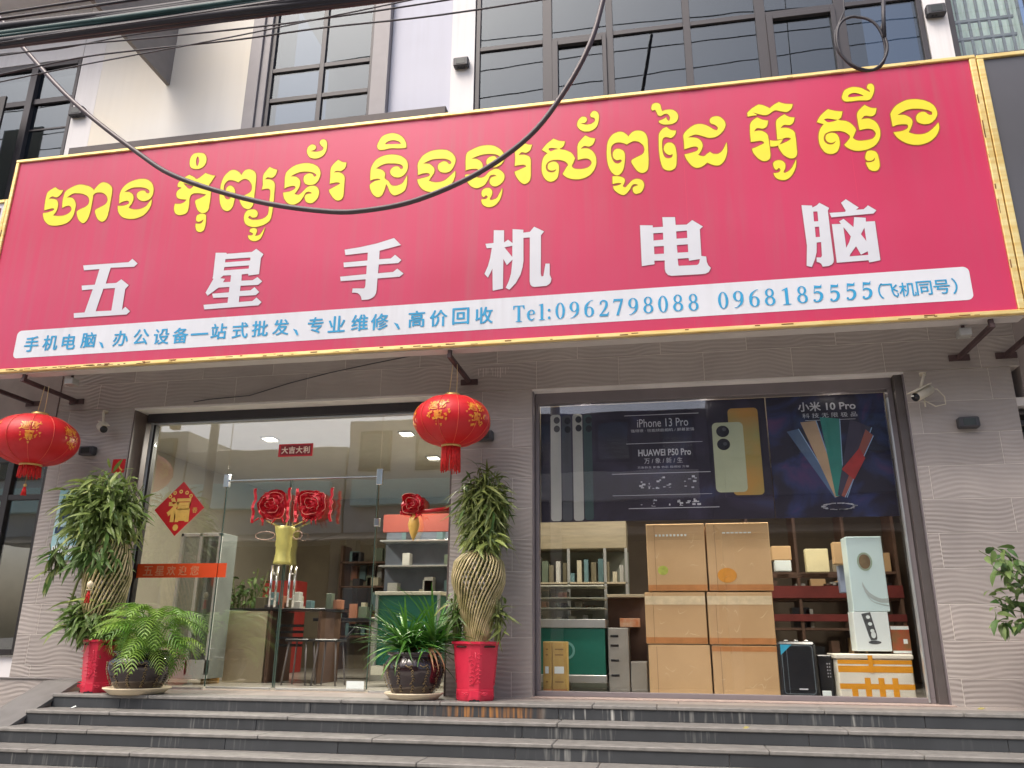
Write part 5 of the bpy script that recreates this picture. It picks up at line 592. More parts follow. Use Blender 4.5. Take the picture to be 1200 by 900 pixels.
for z in (6.62,6.85): q.cbox(3.33,3.95,0.125,0.155,z,z+0.035,0.003)
q.build('window_grille',mat('grey_grille_bar',rgb(110,116,120),0.5,var=0.05),rn)
MB().box(5.0,9,0,0.3,5,9.6).build('upper_wall',WHITE,rn)
MB().box(3.264,5.0,0,0.3,8.62,9.6).build('upper_wall',WHITE,rn)

# ================= THE BIG SIGN =================
YS=-0.85
sg=thing('shop_sign','huge magenta shop sign with yellow Khmer letters and white Chinese characters in a gold frame','sign',(-1.95,YS,3.1))
MB().box(-6.985,3.0,YS,YS+0.13,3.145,5.64).build('sign_panel',RED,sg)
MB().box(-6.98,2.99,YS+0.131,YS+0.15,3.12,5.62).build('sign_back',CONC,sg)
MB().box(-6.99,3.05,YS+0.02,YS+0.15,3.09,3.105).build('sign_underside',mat('pale_sign_edge',rgb(196,190,186),0.6,var=0.05),sg)
FRP=dict(top=(-7.03,3.055,5.641,5.675),bot=(-7.03,3.055,3.105,3.144))
MB().cbox(-7.03,3.055,YS-0.022,YS+0.13,5.641,5.678,0.006).build('frame_bar',GOLD,sg)
MB().cbox(-7.03,3.055,YS-0.022,YS+0.13,3.105,3.143,0.006).build('frame_bar',GOLD,sg)
MB().cbox(-7.03,-6.987,YS-0.02,YS+0.13,3.144,5.640,0.006).build('frame_bar',GOLD,sg)
MB().cbox(3.002,3.055,YS-0.02,YS+0.13,3.144,5.640,0.006).build('frame_bar',GOLD,sg)
# peeled spots in the gold film
q=MB()
for k in range(120):
    side=rnd.random(); 
    if side<0.62: x=rnd.uniform(-7,3.0) if rnd.random()<0.5 else rnd.gauss(-5.8,0.7); z0=3.107; y=YS-0.0235; w_=rnd.uniform(0.015,0.10); h=rnd.uniform(0.003,0.012); z=z0+rnd.uniform(0.001,0.02); q.rect(x,x+w_,z,z+h,y)
    elif side<0.85: x=rnd.uniform(-7,3.0); q.rect(x,x+rnd.uniform(0.03,0.25),5.6405,5.6405+rnd.uniform(0.003,0.009),YS-0.0235)
    else: z=rnd.uniform(3.2,5.6); x=rnd.choice([-7.03,3.003]); q.rect(x,x+rnd.uniform(0.004,0.012),z,z+rnd.uniform(0.02,0.1),YS-0.0225)
stuff(q.build('peeling_patch',RUST,sg))
# vertical film seams
for x in (-5.6,-4.1,-2.62,-1.12,0.38,1.88): MB().rect(x,x+0.004,3.146,5.639,YS-0.0006).build('film_seam',mat('film_seam_pink',rgb(206,52,88),0.4,var=0),sg)
def round_rect(x0,x1,z0,z1,r,n=6):
    P=[]
    for (cx,cz,a0) in ((x1-r,z1-r,0),(x0+r,z1-r,90),(x0+r,z0+r,180),(x1-r,z0+r,270)):
        for k in range(n+1): a=R(a0+90*k/n); P.append((cx+r*math.cos(a),cz+r*math.sin(a)))
    return P
band=MB().poly([round_rect(-6.565,2.685,3.258,3.565,0.05)],YS-0.002).build('info_band',BAND,sg)
def decode(s): return [[(int(a)/1000.0,int(b)/1000.0) for a,b in (p.split(',') for p in l.split())] for l in s.split(';')]
def offset(lp,d):
    n=len(lp); area=sum(lp[i][0]*lp[(i+1)%n][1]-lp[(i+1)%n][0]*lp[i][1] for i in range(n)); sgn=1 if area>0 else -1; out=[]
    for i in range(n):
        a,b_,c=lp[i-1],lp[i],lp[(i+1)%n]
        t=Vector((c[0]-a[0],c[1]-a[1])); 
        if t.length<1e-6: out.append(b_); continue
        t.normalize(); out.append((b_[0]+sgn*t.y*d,b_[1]-sgn*t.x*d))
    return out
cc={0:'五',}
chars=[]
for ln in LET.strip().split('\n'):
    kind,body=ln.split('|'); chars.append((kind,decode(body)))
merged=[c for c in chars if c[0]=='k']+[[ 'c',c[1]] for c in chars if c[0]=='c']
def letter(loopsets,kind):
    q=MB()
    for loops in loopsets:
        q.cur=1
        for h in loops:
            oo=offset(h,0.009 if h is loops[0] else -0.005); n=len(h)
            for i in range(n):
                a,b_,c_,d_=h[i],h[(i+1)%n],oo[(i+1)%n],oo[i]; yy=YS-0.0022-0.0002*(i%5); q._add([(a[0],yy,a[1]),(b_[0],yy,b_[1]),(c_[0],yy,c_[1]),(d_[0],yy,d_[1])],[(0,1,2,3)])
        q.cur=0; q.poly(loops,YS-0.005)
    q.build('khmer_letter' if kind=='k' else 'chinese_character',[YEL,OLIVE] if kind=='k' else [WHITEV,PINKE],sg)
for kd,lp in [c for c in chars if c[0]=='k']: letter([lp],'k')
cs=[c[1] for c in chars if c[0]=='c']
for lp in cs[:5]: letter([lp],'c')
letter(cs[5:8],'c')
# small blue lettering
ROWCJK=[('手',-6.367,3.406),('机',-6.145,3.408),('电',-5.928,3.405),('脑',-5.702,3.41),('、',-5.546,3.35),('办',-5.332,3.405),('公',-5.101,3.407),('设',-4.873,3.396),('备',-4.661,3.396),('一',-4.452,3.397),('站',-4.244,3.412),('式',-4.013,3.408),('批',-3.801,3.414),('发',-3.581,3.414),('、',-3.421,3.355),('专',-3.218,3.412),('业',-3.0,3.409),('维',-2.765,3.408),('修',-2.563,3.405),('、',-2.39,3.352),('高',-2.194,3.408),('价',-1.978,3.402),('回',-1.762,3.408),('收',-1.537,3.402)]
for ch,x,z in ROWCJK:
    q=MB()
    if ch=='、': q.poly([[(x-0.03,z+0.035),(x+0.012,z+0.018),(x+0.035,z-0.03),(x+0.018,z-0.04),(x-0.005,z-0.005)]],YS-0.006)
    elif ch=='一': boldtext(q,ch,x,z,YS-0.005,wid=0.185,b=0.004)
    else: boldtext(q,ch,x,z,YS-0.005,h=0.165,b=0.0042)
    q.build('blue_character',BLUE,band)
for ch,x,z in [('（',1.96,3.389),('飞',2.034,3.389),('机',2.177,3.389),('同',2.31,3.392),('号',2.449,3.393),('）',2.552,3.393)]:
    q=MB(); boldtext(q,ch,x,z,YS-0.005,h=0.145 if ch in '（）' else 0.128,b=0.0015); q.build('blue_character',BLUE,band)
def ell(cx,cz,rx,rz,n=24): return [(cx+rx*math.cos(2*PI*k/n),cz+rz*math.sin(2*PI*k/n)) for k in range(n)]
def ribbon(P):
    # P: (x,z,width); smoothed centre line
    Q=[]
    n=len(P)
    for i in range(n-1):
        p0,p1,p2,p3=P[max(i-1,0)],P[i],P[i+1],P[min(i+2,n-1)]
        for j in range(5):
            s=j/5; Q.append([0.5*((2*p1[k])+(-p0[k]+p2[k])*s+(2*p0[k]-5*p1[k]+4*p2[k]-p3[k])*s*s+(-p0[k]+3*p1[k]-3*p2[k]+p3[k])*s**3) for k in range(3)])
    Q.append(list(P[-1])); A=[];Bq=[]
    for i,(x,z,w_) in enumerate(Q):
        a=Q[max(i-1,0)]; c=Q[min(i+1,len(Q)-1)]; t=Vector((c[0]-a[0],c[1]-a[1])).normalized(); A.append((x-t.y*w_/2,z+t.x*w_/2)); Bq.append((x+t.y*w_/2,z-t.x*w_/2))
    return A+Bq[::-1]
nine=[[ell(.27,.68,.25,.31),ell(.27,.68,.115,.265)],[ribbon([(.45,.66,.13),(.45,.45,.13),(.38,.22,.11),(.2,.04,.05),(.06,.0,.03)])]]
DG={'0':[[ell(.27,.5,.25,.5),ell(.27,.5,.115,.455)]],
'8':[[ell(.27,.75,.21,.25),ell(.27,.75,.10,.20)],[ell(.27,.27,.25,.27),ell(.27,.27,.125,.215)]],
'9':nine,'6':[[[(.54-a,1-b) for a,b in l] for l in g] for g in nine],
'2':[[ribbon([(.1,.72,.10),(.12,.86,.07),(.25,.95,.08),(.39,.86,.12),(.41,.68,.13),(.33,.45,.11),(.18,.22,.07),(.05,.07,.05)])],[[(.03,0),(.47,0),(.53,.24),(.49,.24),(.43,.13),(.1,.13),(.03,.06)]]],
'7':[[[(.02,.76),(.05,.76),(.1,.86),(.4,.86),(.16,0),(.29,0),(.53,.92),(.53,.99),(.05,.99)]]],
'1':[[[(.1,0),(.48,0),(.48,.035),(.37,.06),(.37,1.0),(.33,1.0),(.08,.86),(.09,.83),(.22,.86),(.22,.06),(.1,.035)]]],
'5':[[[(.14,.98),(.42,.93),(.5,1.03),(.47,.82),(.17,.82),(.13,.6),(.09,.5)]],[ribbon([(.1,.52,.05),(.25,.6,.09),(.42,.5,.13),(.44,.3,.14),(.34,.1,.11),(.18,.03,.07),(.06,.09,.05)])],[ell(.1,.11,.06,.07,12)]],
'T':[[[(0,1),(.6,1),(.61,.76),(.57,.76),(.5,.94),(.37,.94),(.37,.06),(.47,.03),(.47,0),(.13,0),(.13,.03),(.23,.06),(.23,.94),(.1,.94),(.04,.76),(0,.76)]]],
'e':[[ribbon([(.12,.4,.05),(.42,.42,.05)])],[ribbon([(.42,.42,.11),(.4,.58,.09),(.28,.66,.06),(.15,.55,.12),(.11,.36,.14),(.17,.14,.12),(.3,.05,.08),(.44,.16,.04)])]],
'l':[[[(.14,0),(.46,0),(.46,.03),(.37,.06),(.37,1.0),(.33,1.0),(.14,.94),(.14,.91),(.23,.89),(.23,.06),(.14,.03)]]],
':':[[ell(.27,.12,.075,.09,12)],[ell(.27,.58,.075,.09,12)]]}
for ch,x,z in [('T',-1.211,3.394),('e',-1.089,3.396),('l',-0.994,3.398),(':',-0.921,3.397),('0',-0.818,3.397),('9',-0.688,3.4),('6',-0.551,3.399),('2',-0.417,3.398),('7',-0.287,3.398),('9',-0.152,3.397),('8',-0.017,3.399),('0',0.115,3.398),('8',0.247,3.4),('8',0.382,3.397),('0',0.642,3.397),('9',0.773,3.399),('6',0.91,3.396),('8',1.042,3.401),('1',1.18,3.398),('8',1.315,3.403),('5',1.444,3.404),('5',1.582,3.401),('5',1.717,3.404),('5',1.848,3.405)]:
    q=MB()
    for i,g in enumerate(DG[ch]): q.poly([[(x+(a-.27)*0.178,z+(b_-.5)*0.163) for a,b_ in l] for l in g],YS-0.006-0.0004*i)
    q.build('blue_character',BLUE,band)

# neighbour signs
ns=thing('dark_neighbour_sign','blank dark grey sign in gold frame abutting right end of the magenta sign','sign',(4,YS,3.1))
MB().box(3.125,7.5,YS+0.01,YS+0.12,3.15,5.63).build('dark_panel',mat('dark_grey_sign_face',rgb(84,84,88),0.35,var=0.08,scale=1),ns)
for a in ((3.068,7.5,5.631,5.672),(3.068,7.5,3.11,3.149)): MB().cbox(a[0],a[1],YS-0.015,YS+0.12,a[2],a[3],0.005).build('frame_bar',GOLD,ns)
MB().cbox(3.068,3.124,YS-0.015,YS+0.12,3.15,5.63,0.005).build('frame_bar',GOLD,ns)
ns=thing('white_neighbour_sign','white sign with thin red border line, cut by left picture edge','sign',(-8,YS,3.1))
MB().box(-11,-7.09,YS+0.02,YS+0.12,3.2,5.15).build('white_panel',WHITEV,ns)
MB().cbox(-7.088,-7.05,YS,YS+0.12,3.15,5.19,0.004).build('frame_bar',GOLD,ns); MB().cbox(-11,-7.09,YS,YS+0.12,5.152,5.19,0.004).build('frame_bar',GOLD,ns)
q=MB(); q.rect(-11,-7.13,5.075,5.09,YS+0.018); q.rect(-7.145,-7.13,3.2,5.075,YS+0.018); q.build('red_border',DRED,ns)

# brackets holding the sign
def bracket(x,label,z=3.03,brace=0.0):
    t=thing('sign_bracket',label,'bracket',(x,0,z),'steel arms under the signs')
    MB().cbox(x-0.09,x+0.09,-0.02,-0.001,z-0.035,z+0.025,0.003).build('wall_plate',STEEL,t)
    MB().cbox(x-0.02,x+0.02,YS+0.02,-0.0205,z-0.02,z+0.02,0.003).build('arm',STEEL,t)
    MB().cbox(x-0.018,x+0.018,YS+0.03,YS+0.07,z+0.021,z+0.075,0.003).build('hanger_plate',STEEL,t)
    if brace: MB().tube([(x,-0.03,z+0.0),(x+brace,YS+0.06,z+0.05)],0.014,6).build('brace',STEEL,t)
bracket(2.80,'rusty steel arm under sign above the right CCTV camera',brace=0.0)
bracket(-1.87,'dark steel arm under sign just above the middle lantern')
bracket(-6.42,'dark steel arm under left end of sign, left of the CCTV camera')
bracket(-6.98,'dark steel arm nearest the left picture edge above the left lantern',brace=-0.1)
bracket(3.20,'rusty steel arm at far right under the dark sign',brace=0.1)
def floodbox(x,label):
    t=thing('junction_box',label,'junction box',(x,-0.68,3.03),'grey boxes under the sign')
    MB().cbox(x-0.05,x+0.05,-0.74,-0.64,2.985,3.055,0.006).build('box_body',GREYP,t)
    MB().cbox(x-0.012,x+0.012,-0.7,-0.68,3.056,3.10,0.002).build('stem',STEEL,t)
floodbox(-5.95,'small grey box under the sign above left CCTV camera'); floodbox(2.62,'small grey box under right end of the sign')

q=MB(); rr=random.Random(12)
for k in range(13): x=-1.78+0.026*k+rr.uniform(-.005,.005); L_=rr.uniform(0.02,0.11); q.rect(x,x+rr.uniform(0.004,0.010),3.17-L_,3.17,-0.0015)
stuff(q.build('lime_drip_marks',mat('lime_drip',rgb(200,192,188),0.8,var=0.1),shop))
for nm,pts,m_,lb in (('fallen_leaf',((-5.30,-0.72,-0.1155),(0.055,0.05)),PAPER,'crumpled white scrap on left end of the second step'),('fallen_leaf',((0.55,-1.02,-0.1155),(0.05,0.035)),mat('yellow_dead_leaf',rgb(150,142,84),0.7,var=0.2),'small yellow leaf lying on the second step right of centre'),('fallen_leaf',((2.42,-0.3,0.0),(0.07,0.03)),mat('yellow_dead_leaf',rgb(150,142,84),0.7),'small yellow leaf on landing at foot of the right wall')):
    (x,y,z),(a,b_)=pts; q=MB(); q._add([(x-a/2,y,z+0.006),(x,y-b_/2,z+0.004),(x+a/2,y,z+0.016),(x,y+b_/2,z+0.02),(x,y,z+0.012)],[(0,1,4),(1,2,4),(2,3,4),(3,0,4)]); tag(q.build(nm,m_),lb,'litter' if 'scrap' in lb else 'leaf')

# ================= LANTERNS =================
def lantern(cx,cy,z,rx,rz,label,ph,ztop,tassel):
    t=thing('red_lantern',label,'lantern',(cx,cy,z),'red silk lanterns hanging from the sign arms')
    prof=[]; N=22
    for i in range(N+1):
        a=-PI/2*0.93+PI*0.93*i/N; prof.append((rx*math.cos(a)**0.92,z+rz*math.sin(a)))
    ns=72
    q=MB(); q.lathe(cx,cy,prof,ns,sq=lambda a,zz:1-0.012*abs(math.sin(a*12+ph)),close=True); q.build('silk_body',LRED,t)
    q=MB()
    for k in range(12):
        a=k*PI/6-ph/12+PI/12*0+ (0 if True else 0)
        a=(k*PI-ph)/12.0*1.0 if False else 2*PI*k/12+ph
        q.tube([(cx+(r_+0.002)*math.cos(a),cy+(r_+0.002)*math.sin(a),zz) for r_,zz in prof],0.0028,4)
    q.build('rib',LRIB,t)
    zt=z+rz; zb=z-rz
    q=MB(); q.lathe(cx,cy,[(rx*0.20,zt-0.012),(rx*0.20,zt+0.025),(rx*0.17,zt+0.028),(rx*0.17,zt)],28); q.lathe(cx,cy,[(rx*0.25,zb-0.012),(rx*0.26,zb+0.012)],28); q.build('brass_collar',BRASS,t)
    q=MB()
    for s in (-1,1): q.tube([(cx+s*rx*0.10,cy,zt+0.02),(cx+s*rx*0.085+0.01,cy,(zt+ztop)/2),(cx+s*rx*0.06+0.015,cy,ztop)],0.004,5)
    q.build('hanging_string',STRING,t)
    q=MB(); rr=rx*0.235
    for k in range(70):
        a=2*PI*k/70; r0=rr*rnd.uniform(0.9,1.02); L=tassel*rnd.uniform(0.75,1.05); a2=a+rnd.uniform(-0.1,0.1)
        q.tube([(cx+r0*math.cos(a),cy+r0*math.sin(a),zb-0.01),(cx+r0*1.03*math.cos(a2),cy+r0*1.03*math.sin(a2),zb-L*0.5),(cx+r0*1.06*math.cos(a2),cy+r0*1.06*math.sin(a2),zb-L)],0.0055,4)
    q.build('fringe',mat('red_fringe_thread',rgb(214,36,34),0.6,var=0.2,scale=40),t)
    if ph<0.2:
        q=MB(); q.tube([(cx-0.02,cy,zb-0.02),(cx-0.02,cy,zb-0.19)],0.003,4); q.lathe(cx-0.02,cy,[(0.008,zb-0.19),(0.018,zb-0.205),(0.01,zb-0.225)],10); q.build('bead',BRASS,t)
        q=MB()
        for k in range(14): a=2*PI*k/14; q.tube([(cx-0.02+0.008*math.cos(a),cy+0.008*math.sin(a),zb-0.225),(cx-0.02+0.024*math.cos(a),cy+0.024*math.sin(a),zb-0.31)],0.004,4)
        q.build('small_tassel',MATS['red_fringe_thread'],t)
    # gold medallions wrapped on the silk: two auspicious characters over curled ornament
    def wrap(V,a0,z0): 
        out=[]
        for u,v in V:
            zz=z0+v; f=max(0.05,1-((zz-z)/rz)**2); r_=rx*f**0.46+0.004; a=a0+u/r_; out.append((cx+r_*math.cos(a),cy+r_*math.sin(a),zz))
        return out
    for k in range(6):
        a0=-PI/2+ph+PI/6+ k*PI/3-PI/3
        q=MB()
        for s,(ch,du,dv) in enumerate((('進',-0.05,0.062),('財',0.05,0.07),('寶',0.0,-0.03))):
            V,F,(W,H)=text_loops_mesh(ch,1.0,0.02)
            if V: sc=0.088/H; q._add(wrap([(x_*sc+du,y_*sc+dv) for x_,y_ in V],a0,z+0.005),F)
        for j in range(34):
            th=rnd.uniform(0,2*PI); rr_=rnd.uniform(0.07,0.118)*(0.9 if rnd.random()<.5 else 1); u,v=rr_*math.cos(th),rr_*1.05*math.sin(th); s=rnd.uniform(0.007,0.017)
            q._add(wrap([(u+s*math.cos(2*PI*i/7)*(1 if i%2 else .6),v+s*math.sin(2*PI*i/7)*(1 if i%2 else .6)) for i in range(7)],a0,z+0.005),[tuple(range(7))])
        q.build('gold_medallion',LGOLD,t)
lantern(-6.33,-0.60,2.435,0.412,0.262,'large red lantern with gold medallions hanging at the left picture edge',0.05,3.02,0.13)
lantern(-1.885,-0.60,2.455,0.362,0.240,'red lantern with gold medallions hanging over the doorway beside the middle pier',0.42,3.02,0.24)

# ================= CCTV CAMERAS =================
def cctv(tip,tail,mount,label,loop=False,s=1.0):
    t=thing('cctv_camera',label,'security camera',mount,'white bullet cameras')
    a,b_=Vector(tip),Vector(tail); d=(b_-a).normalized()
    MB().tube([a,a+d*0.02,b_],[0.042*s,0.045*s,0.045*s],4 if False else 14).build('camera_body',CCTVW,t)
    MB().tube([a-d*0.012,a+d*0.001],[0.038*s,0.038*s],14).build('lens_face',DARKP,t)
    q=MB(); side=d.cross(Vector((0,0,1))).normalized(); up=side.cross(d)
    top=[a-d*0.04+up*0.05*s+side*0.045*s,a-d*0.04+up*0.05*s-side*0.045*s,b_+up*0.05*s-side*0.045*s,b_+up*0.05*s+side*0.045*s]
    q._add(top+[p+up*0.006 for p in top],[(0,1,2,3),(7,6,5,4),(0,4,5,1),(1,5,6,2),(2,6,7,3),(3,7,4,0)]); q.build('sun_hood',CCTVW,t)
    mid=(a+b_)/2; q=MB(); mt=Vector(mount); q.tube([mid+up*0.05*s,mid+Vector((0,0.0,0.09)),mt+Vector((0,-0.06,-0.02)),mt],0.013,8); q.lathe(mt.x,mt.y-0.03,[(0.03,mt.z-0.012),(0.03,mt.z+0.012)],12); q.build('bracket_arm',CCTVW,t)
    if loop:
        q=MB(); q.tube([b_,b_+Vector((0.07,0.03,0.01)),b_+Vector((0.13,0.05,-0.06)),b_+Vector((0.13,0.05,-0.13)),b_+Vector((0.04,0.04,-0.15)),b_+Vector((-0.05,0.02,-0.10))],0.005,6); q.tube([b_+Vector((-0.06,0,-0.08)),b_+Vector((-0.06,0,-0.16))],0.007,6); q.build('loose_cable',CCTVW,t)
cctv((2.305,-0.24,2.60),(2.47,-0.12,2.70),(2.45,-0.02,2.87),'white bullet CCTV camera with loose cable loop on tiles above the right wall lamp',True)
cctv((-5.87,-0.2,2.635),(-5.99,-0.10,2.70),(-6.00,-0.02,2.88),'grey bullet CCTV camera under sign to the right of the left lantern')

# ================= CABLES =================
def cable(pts,r,label,m=CABLE,n=8,grp='utility cables slung across the top of the view',name='overhead_cable'):
    q=MB()
    P=[Vector(p) for p in pts]; Q=[]
    for i in range(len(P)-1):
        p0,p1,p2,p3=P[max(i-1,0)],P[i],P[i+1],P[min(i+2,len(P)-1)]
        for j in range(6):
            s=j/6; Q.append(0.5*((2*p1)+(-p0+p2)*s+(2*p0-5*p1+4*p2-p3)*s*s+(-p0+3*p1-3*p2+p3)*s**3))
    Q.append(P[-1]); q.tube(Q,r,n); o=q.build(name,m); tag(o,label,'cable',grp); return o
def strand(z0,z1,y,r,label,m=CABLE,sag=0.03,seed=0):
    rr=random.Random(seed); pts=[]
    for i in range(10):
        x=-10+1.9*i; f=(x+5.8)/4.2; z=z0+(z1-z0)*f+rr.uniform(-1,1)*sag*0.35; pts.append((x,y+rr.uniform(-0.02,0.02),z))
    cable(pts,r,label,m)
BL=[(5.905,5.88,'thick black cable forming the top edge of the dark bundle',CABLE,0.026),(5.87,5.835,'thick black cable just under the top edge of the dark bundle',CABLE,0.024),(5.815,5.77,'teal sheathed cable in the middle of the dark bundle',TEALC,0.026),(5.79,5.74,'second teal cable tucked under the brighter teal one in the bundle',TEALC,0.016),
(5.80,5.755,'black cable directly below the teal cable in the bundle',CABLE,0.028),(5.775,5.73,'black cable through centre of the bundle lower half',CABLE,0.028),(5.75,5.70,'black cable second from the bottom of the dark bundle',CABLE,0.028),(5.725,5.665,'black cable along the bottom edge of the dark bundle',CABLE,0.028),(5.79,5.71,'black cable behind the bundle, seen between its strands',CABLE,0.03),(5.86,5.79,'black cable behind the teal ones in the bundle',CABLE,0.028),
(6.03,6.035,'black cable lower of two crossing top left corner above the bundle',CABLE,0.014),(6.10,6.14,'black cable upper of two crossing top left corner above the bundle',CABLE,0.012),(6.00,6.02,'thin black cable close under the pair in the top left corner',CABLE,0.006)]
BL+=[(5.93,5.90,'slack black cable riding on top of the dark bundle',CABLE,0.018),(5.70,5.645,'thin black cable sagging just beneath the dark bundle',CABLE,0.016),(5.88,5.845,'black cable third from top in the dark bundle',CABLE,0.026),(5.84,5.80,'black cable between top strands and teal sheath in bundle',CABLE,0.024),(5.74,5.69,'black cable third from bottom in the dark bundle',CABLE,0.028)]
for i,(a,b_,lb,m_,r_) in enumerate(BL): strand(a,b_,-2.5+(0.07 if 'behind' in lb else (-0.045 if m_ is TEALC else rnd.uniform(-0.03,0.03))),r_*(1.25 if (r_>0.02 and m_ is CABLE) else 1),lb,m_,0.03,i+3)
cable([(-10,-2.5,5.52),(-7,-2.5,5.60),(-5.78,-2.5,5.61),(-5.18,-2.5,5.58),(-4.47,-2.5,5.62),(-3.0,-2.5,5.64),(0,-2.5,5.75)],0.006,'thin black wire rising into the bundle from below at left')
cable([(-10,-2.52,5.5),(-7,-2.52,5.57),(-5.77,-2.52,5.575),(-4.89,-2.52,5.575),(-4.37,-2.52,5.55),(-3.38,-2.52,5.51),(-2.6,-2.52,5.50),(-1.44,-2.52,5.52),(1,-2.5,5.62),(4,-2.5,5.9)],0.0075,'thin black wire just below the bundle crossing the upper left window')
cable([(-10,-2.55,4.95),(-7,-2.55,5.22),(-5.71,-2.55,5.33),(-4.9,-2.55,5.40),(-4.35,-2.55,5.40),(-3.37,-2.55,5.37),(-2.59,-2.55,5.375),(-1.28,-2.55,5.35),(1,-2.5,5.5),(4,-2.5,5.8)],0.0075,'lowest thin black wire crossing the upper windows below the bundle')
cable([(-10,-2.58,4.9),(-7,-2.58,5.12),(-5.9,-2.58,5.2),(-4.88,-2.58,5.285),(-4.34,-2.58,5.32),(-3.37,-2.58,5.38),(-2.29,-2.58,5.47),(-1.28,-2.58,5.54),(1,-2.5,5.7)],0.006,'thin black wire crossing the others steeply before the upper left window')
cable([(-10,-2.6,5.6),(-5.79,-2.6,5.64),(-5.49,-2.6,5.655),(-4.06,-2.6,5.66),(-2,-2.6,5.7),(0,-2.6,5.8)],0.006,'hair thin wire hugging underside of the black bundle')
SW=[(-8.5,9.0),(-7.4,7.65),(-6.79,6.9),(-6.32,6.36),(-5.64,5.66),(-4.83,4.99),(-4.33,4.65),(-3.51,4.32),(-2.83,4.15),(-2.43,4.12),(-1.96,4.18),(-1.42,4.39),(-0.97,4.71),(-0.67,5.11),(-0.43,5.58),(-0.29,6.07),(-0.05,7.2),(0.2,8.6)]
cable([(x,-1.7,z) for x,z in SW],0.024,'thick brown black cable looping down in a deep curve across the magenta sign',SWC,10)
# dangling coil
pts=[(1.95,-1.3,9.0),(1.90,-1.3,6.5),(1.865,-1.3,5.97)]
c=(1.962,-1.3,5.60)
for i in range(1,70):
    a=R(128)+R(612)*i/69; k=1+0.035*math.sin(i*0.41); pts.append((c[0]+0.20*k*math.cos(a)-0.03*math.sin(a),c[1]+0.014*math.sin(i*0.37)-0.01*(i>35),c[2]+0.30*(1+0.03*math.sin(i*.31+1))*math.sin(a)))
pts+=[(2.175,-1.31,5.80),(2.195,-1.31,5.95),(2.2,-1.31,6.05)]
q=MB(); q.tube(pts,[0.006]*3+[0.0125]*(len(pts)-3),8); q.tube([(2.16,-1.315,5.62),(2.18,-1.315,5.85),(2.205,-1.315,6.05)],0.018,8)
tag(q.build('cable_coil',CABLE),'spare black cable coiled into a hanging ring over right half of the sign','cable')

# ================= PLANTS =================
def redpot(t,cx,cy,w,h,rot=0.0):
    # chamfered square tub with rim, base band, dark painted foot notches and raised branch relief
    def sq(a,z): 
        a=(a-rot)%(PI/2); a=min(a,PI/2-a); return 1/max(math.cos(a),math.cos(PI/4-a)*1.12)
    q=MB(); r0=w*0.385; r1=w*0.47
    prof=[(r0*0.96,0.0),(r0,0.012),(r0*1.02,0.034),(r0*1.02,0.085),(r0*0.985,0.09),(r1,h-0.022),(r1*1.09,h-0.02),(r1*1.09,h),(r1*0.97,h),(r1*0.93,h-0.04)]
    n=48; vs=[]
    for (r_,z) in prof:
        for k in range(n): a=2*PI*k/n; g=sq(a,z); vs.append((cx+r_*g*math.cos(a),cy+r_*g*math.sin(a),z))
    fs=[(i*n+k,i*n+(k+1)%n,(i+1)*n+(k+1)%n,(i+1)*n+k) for i in range(len(prof)-1) for k in range(n)]
    q._add(vs,fs); q.build('pot_body',REDPOT,t)
    MB().lathe(cx,cy,[(r1*0.95,h-0.05),(r1*0.95,h-0.035)],24).build('soil',SOIL,t)
    q=MB()
    for k in range(4):
        a=rot+k*PI/2; nx,ny=math.cos(a),math.sin(a); tx,ty=-ny,nx
        def P(u,z): rr=(r0+(r1-r0)*(z-0.09)/(h-0.11))*1.0/1.0-0.001; return (cx+nx*rr+tx*u,cy+ny*rr+ty*u,z)
        rr2=random.Random(k+int(cx*10))
        pts=[P(-0.02,0.13),P(0.02,0.19),P(-0.015,0.25),P(0.015,0.32),P(0.0,h-0.09)]; q.tube(pts,0.005,5)
        for j in range(16):
            z=0.13+(h-0.24)*j/15; u=(0.045 if j%2 else -0.045)*rr2.uniform(0.5,1.3); q.tube([P(u*0.1,z-0.01),P(u*0.6,z+0.012),P(u,z+0.004)],0.003,4)
            c0=P(u,z+0.006); q.tube([P(u-0.011,z+0.004),P(u+0.011,z+0.004)],0.0038,5)
        w2=r0*0.72
        for s_ in (1,-1): q.tube([P(-w2+2*w2*i/12,0.06+s_*0.014*math.sin(i*PI/2+PI/4)) for i in range(13)],0.0035,4)
        q.tube([P(-w2,0.092),P(w2,0.092)],0.003,4)
    q.build('raised_relief',REDPOT,t)
    for k in range(4):
        a=rot+k*PI/2; nx,ny=math.cos(a),math.sin(a); tx,ty=-ny,nx; q=MB()
        U=[-0.05,-0.035,-0.02,0,0.02,0.035,0.05]; Zs=[0,0.014,0.010,0.020,0.010,0.014,0]; rr_=r0*1.022+0.001
        q._add([(cx+nx*rr_+tx*u,cy+ny*rr_+ty*u,zz) for u,zz in zip(U,Zs)],[tuple(range(7))]); q.build('foot_notch_shade',DARKP,t)  # dark arc painted as the shade in the foot notch
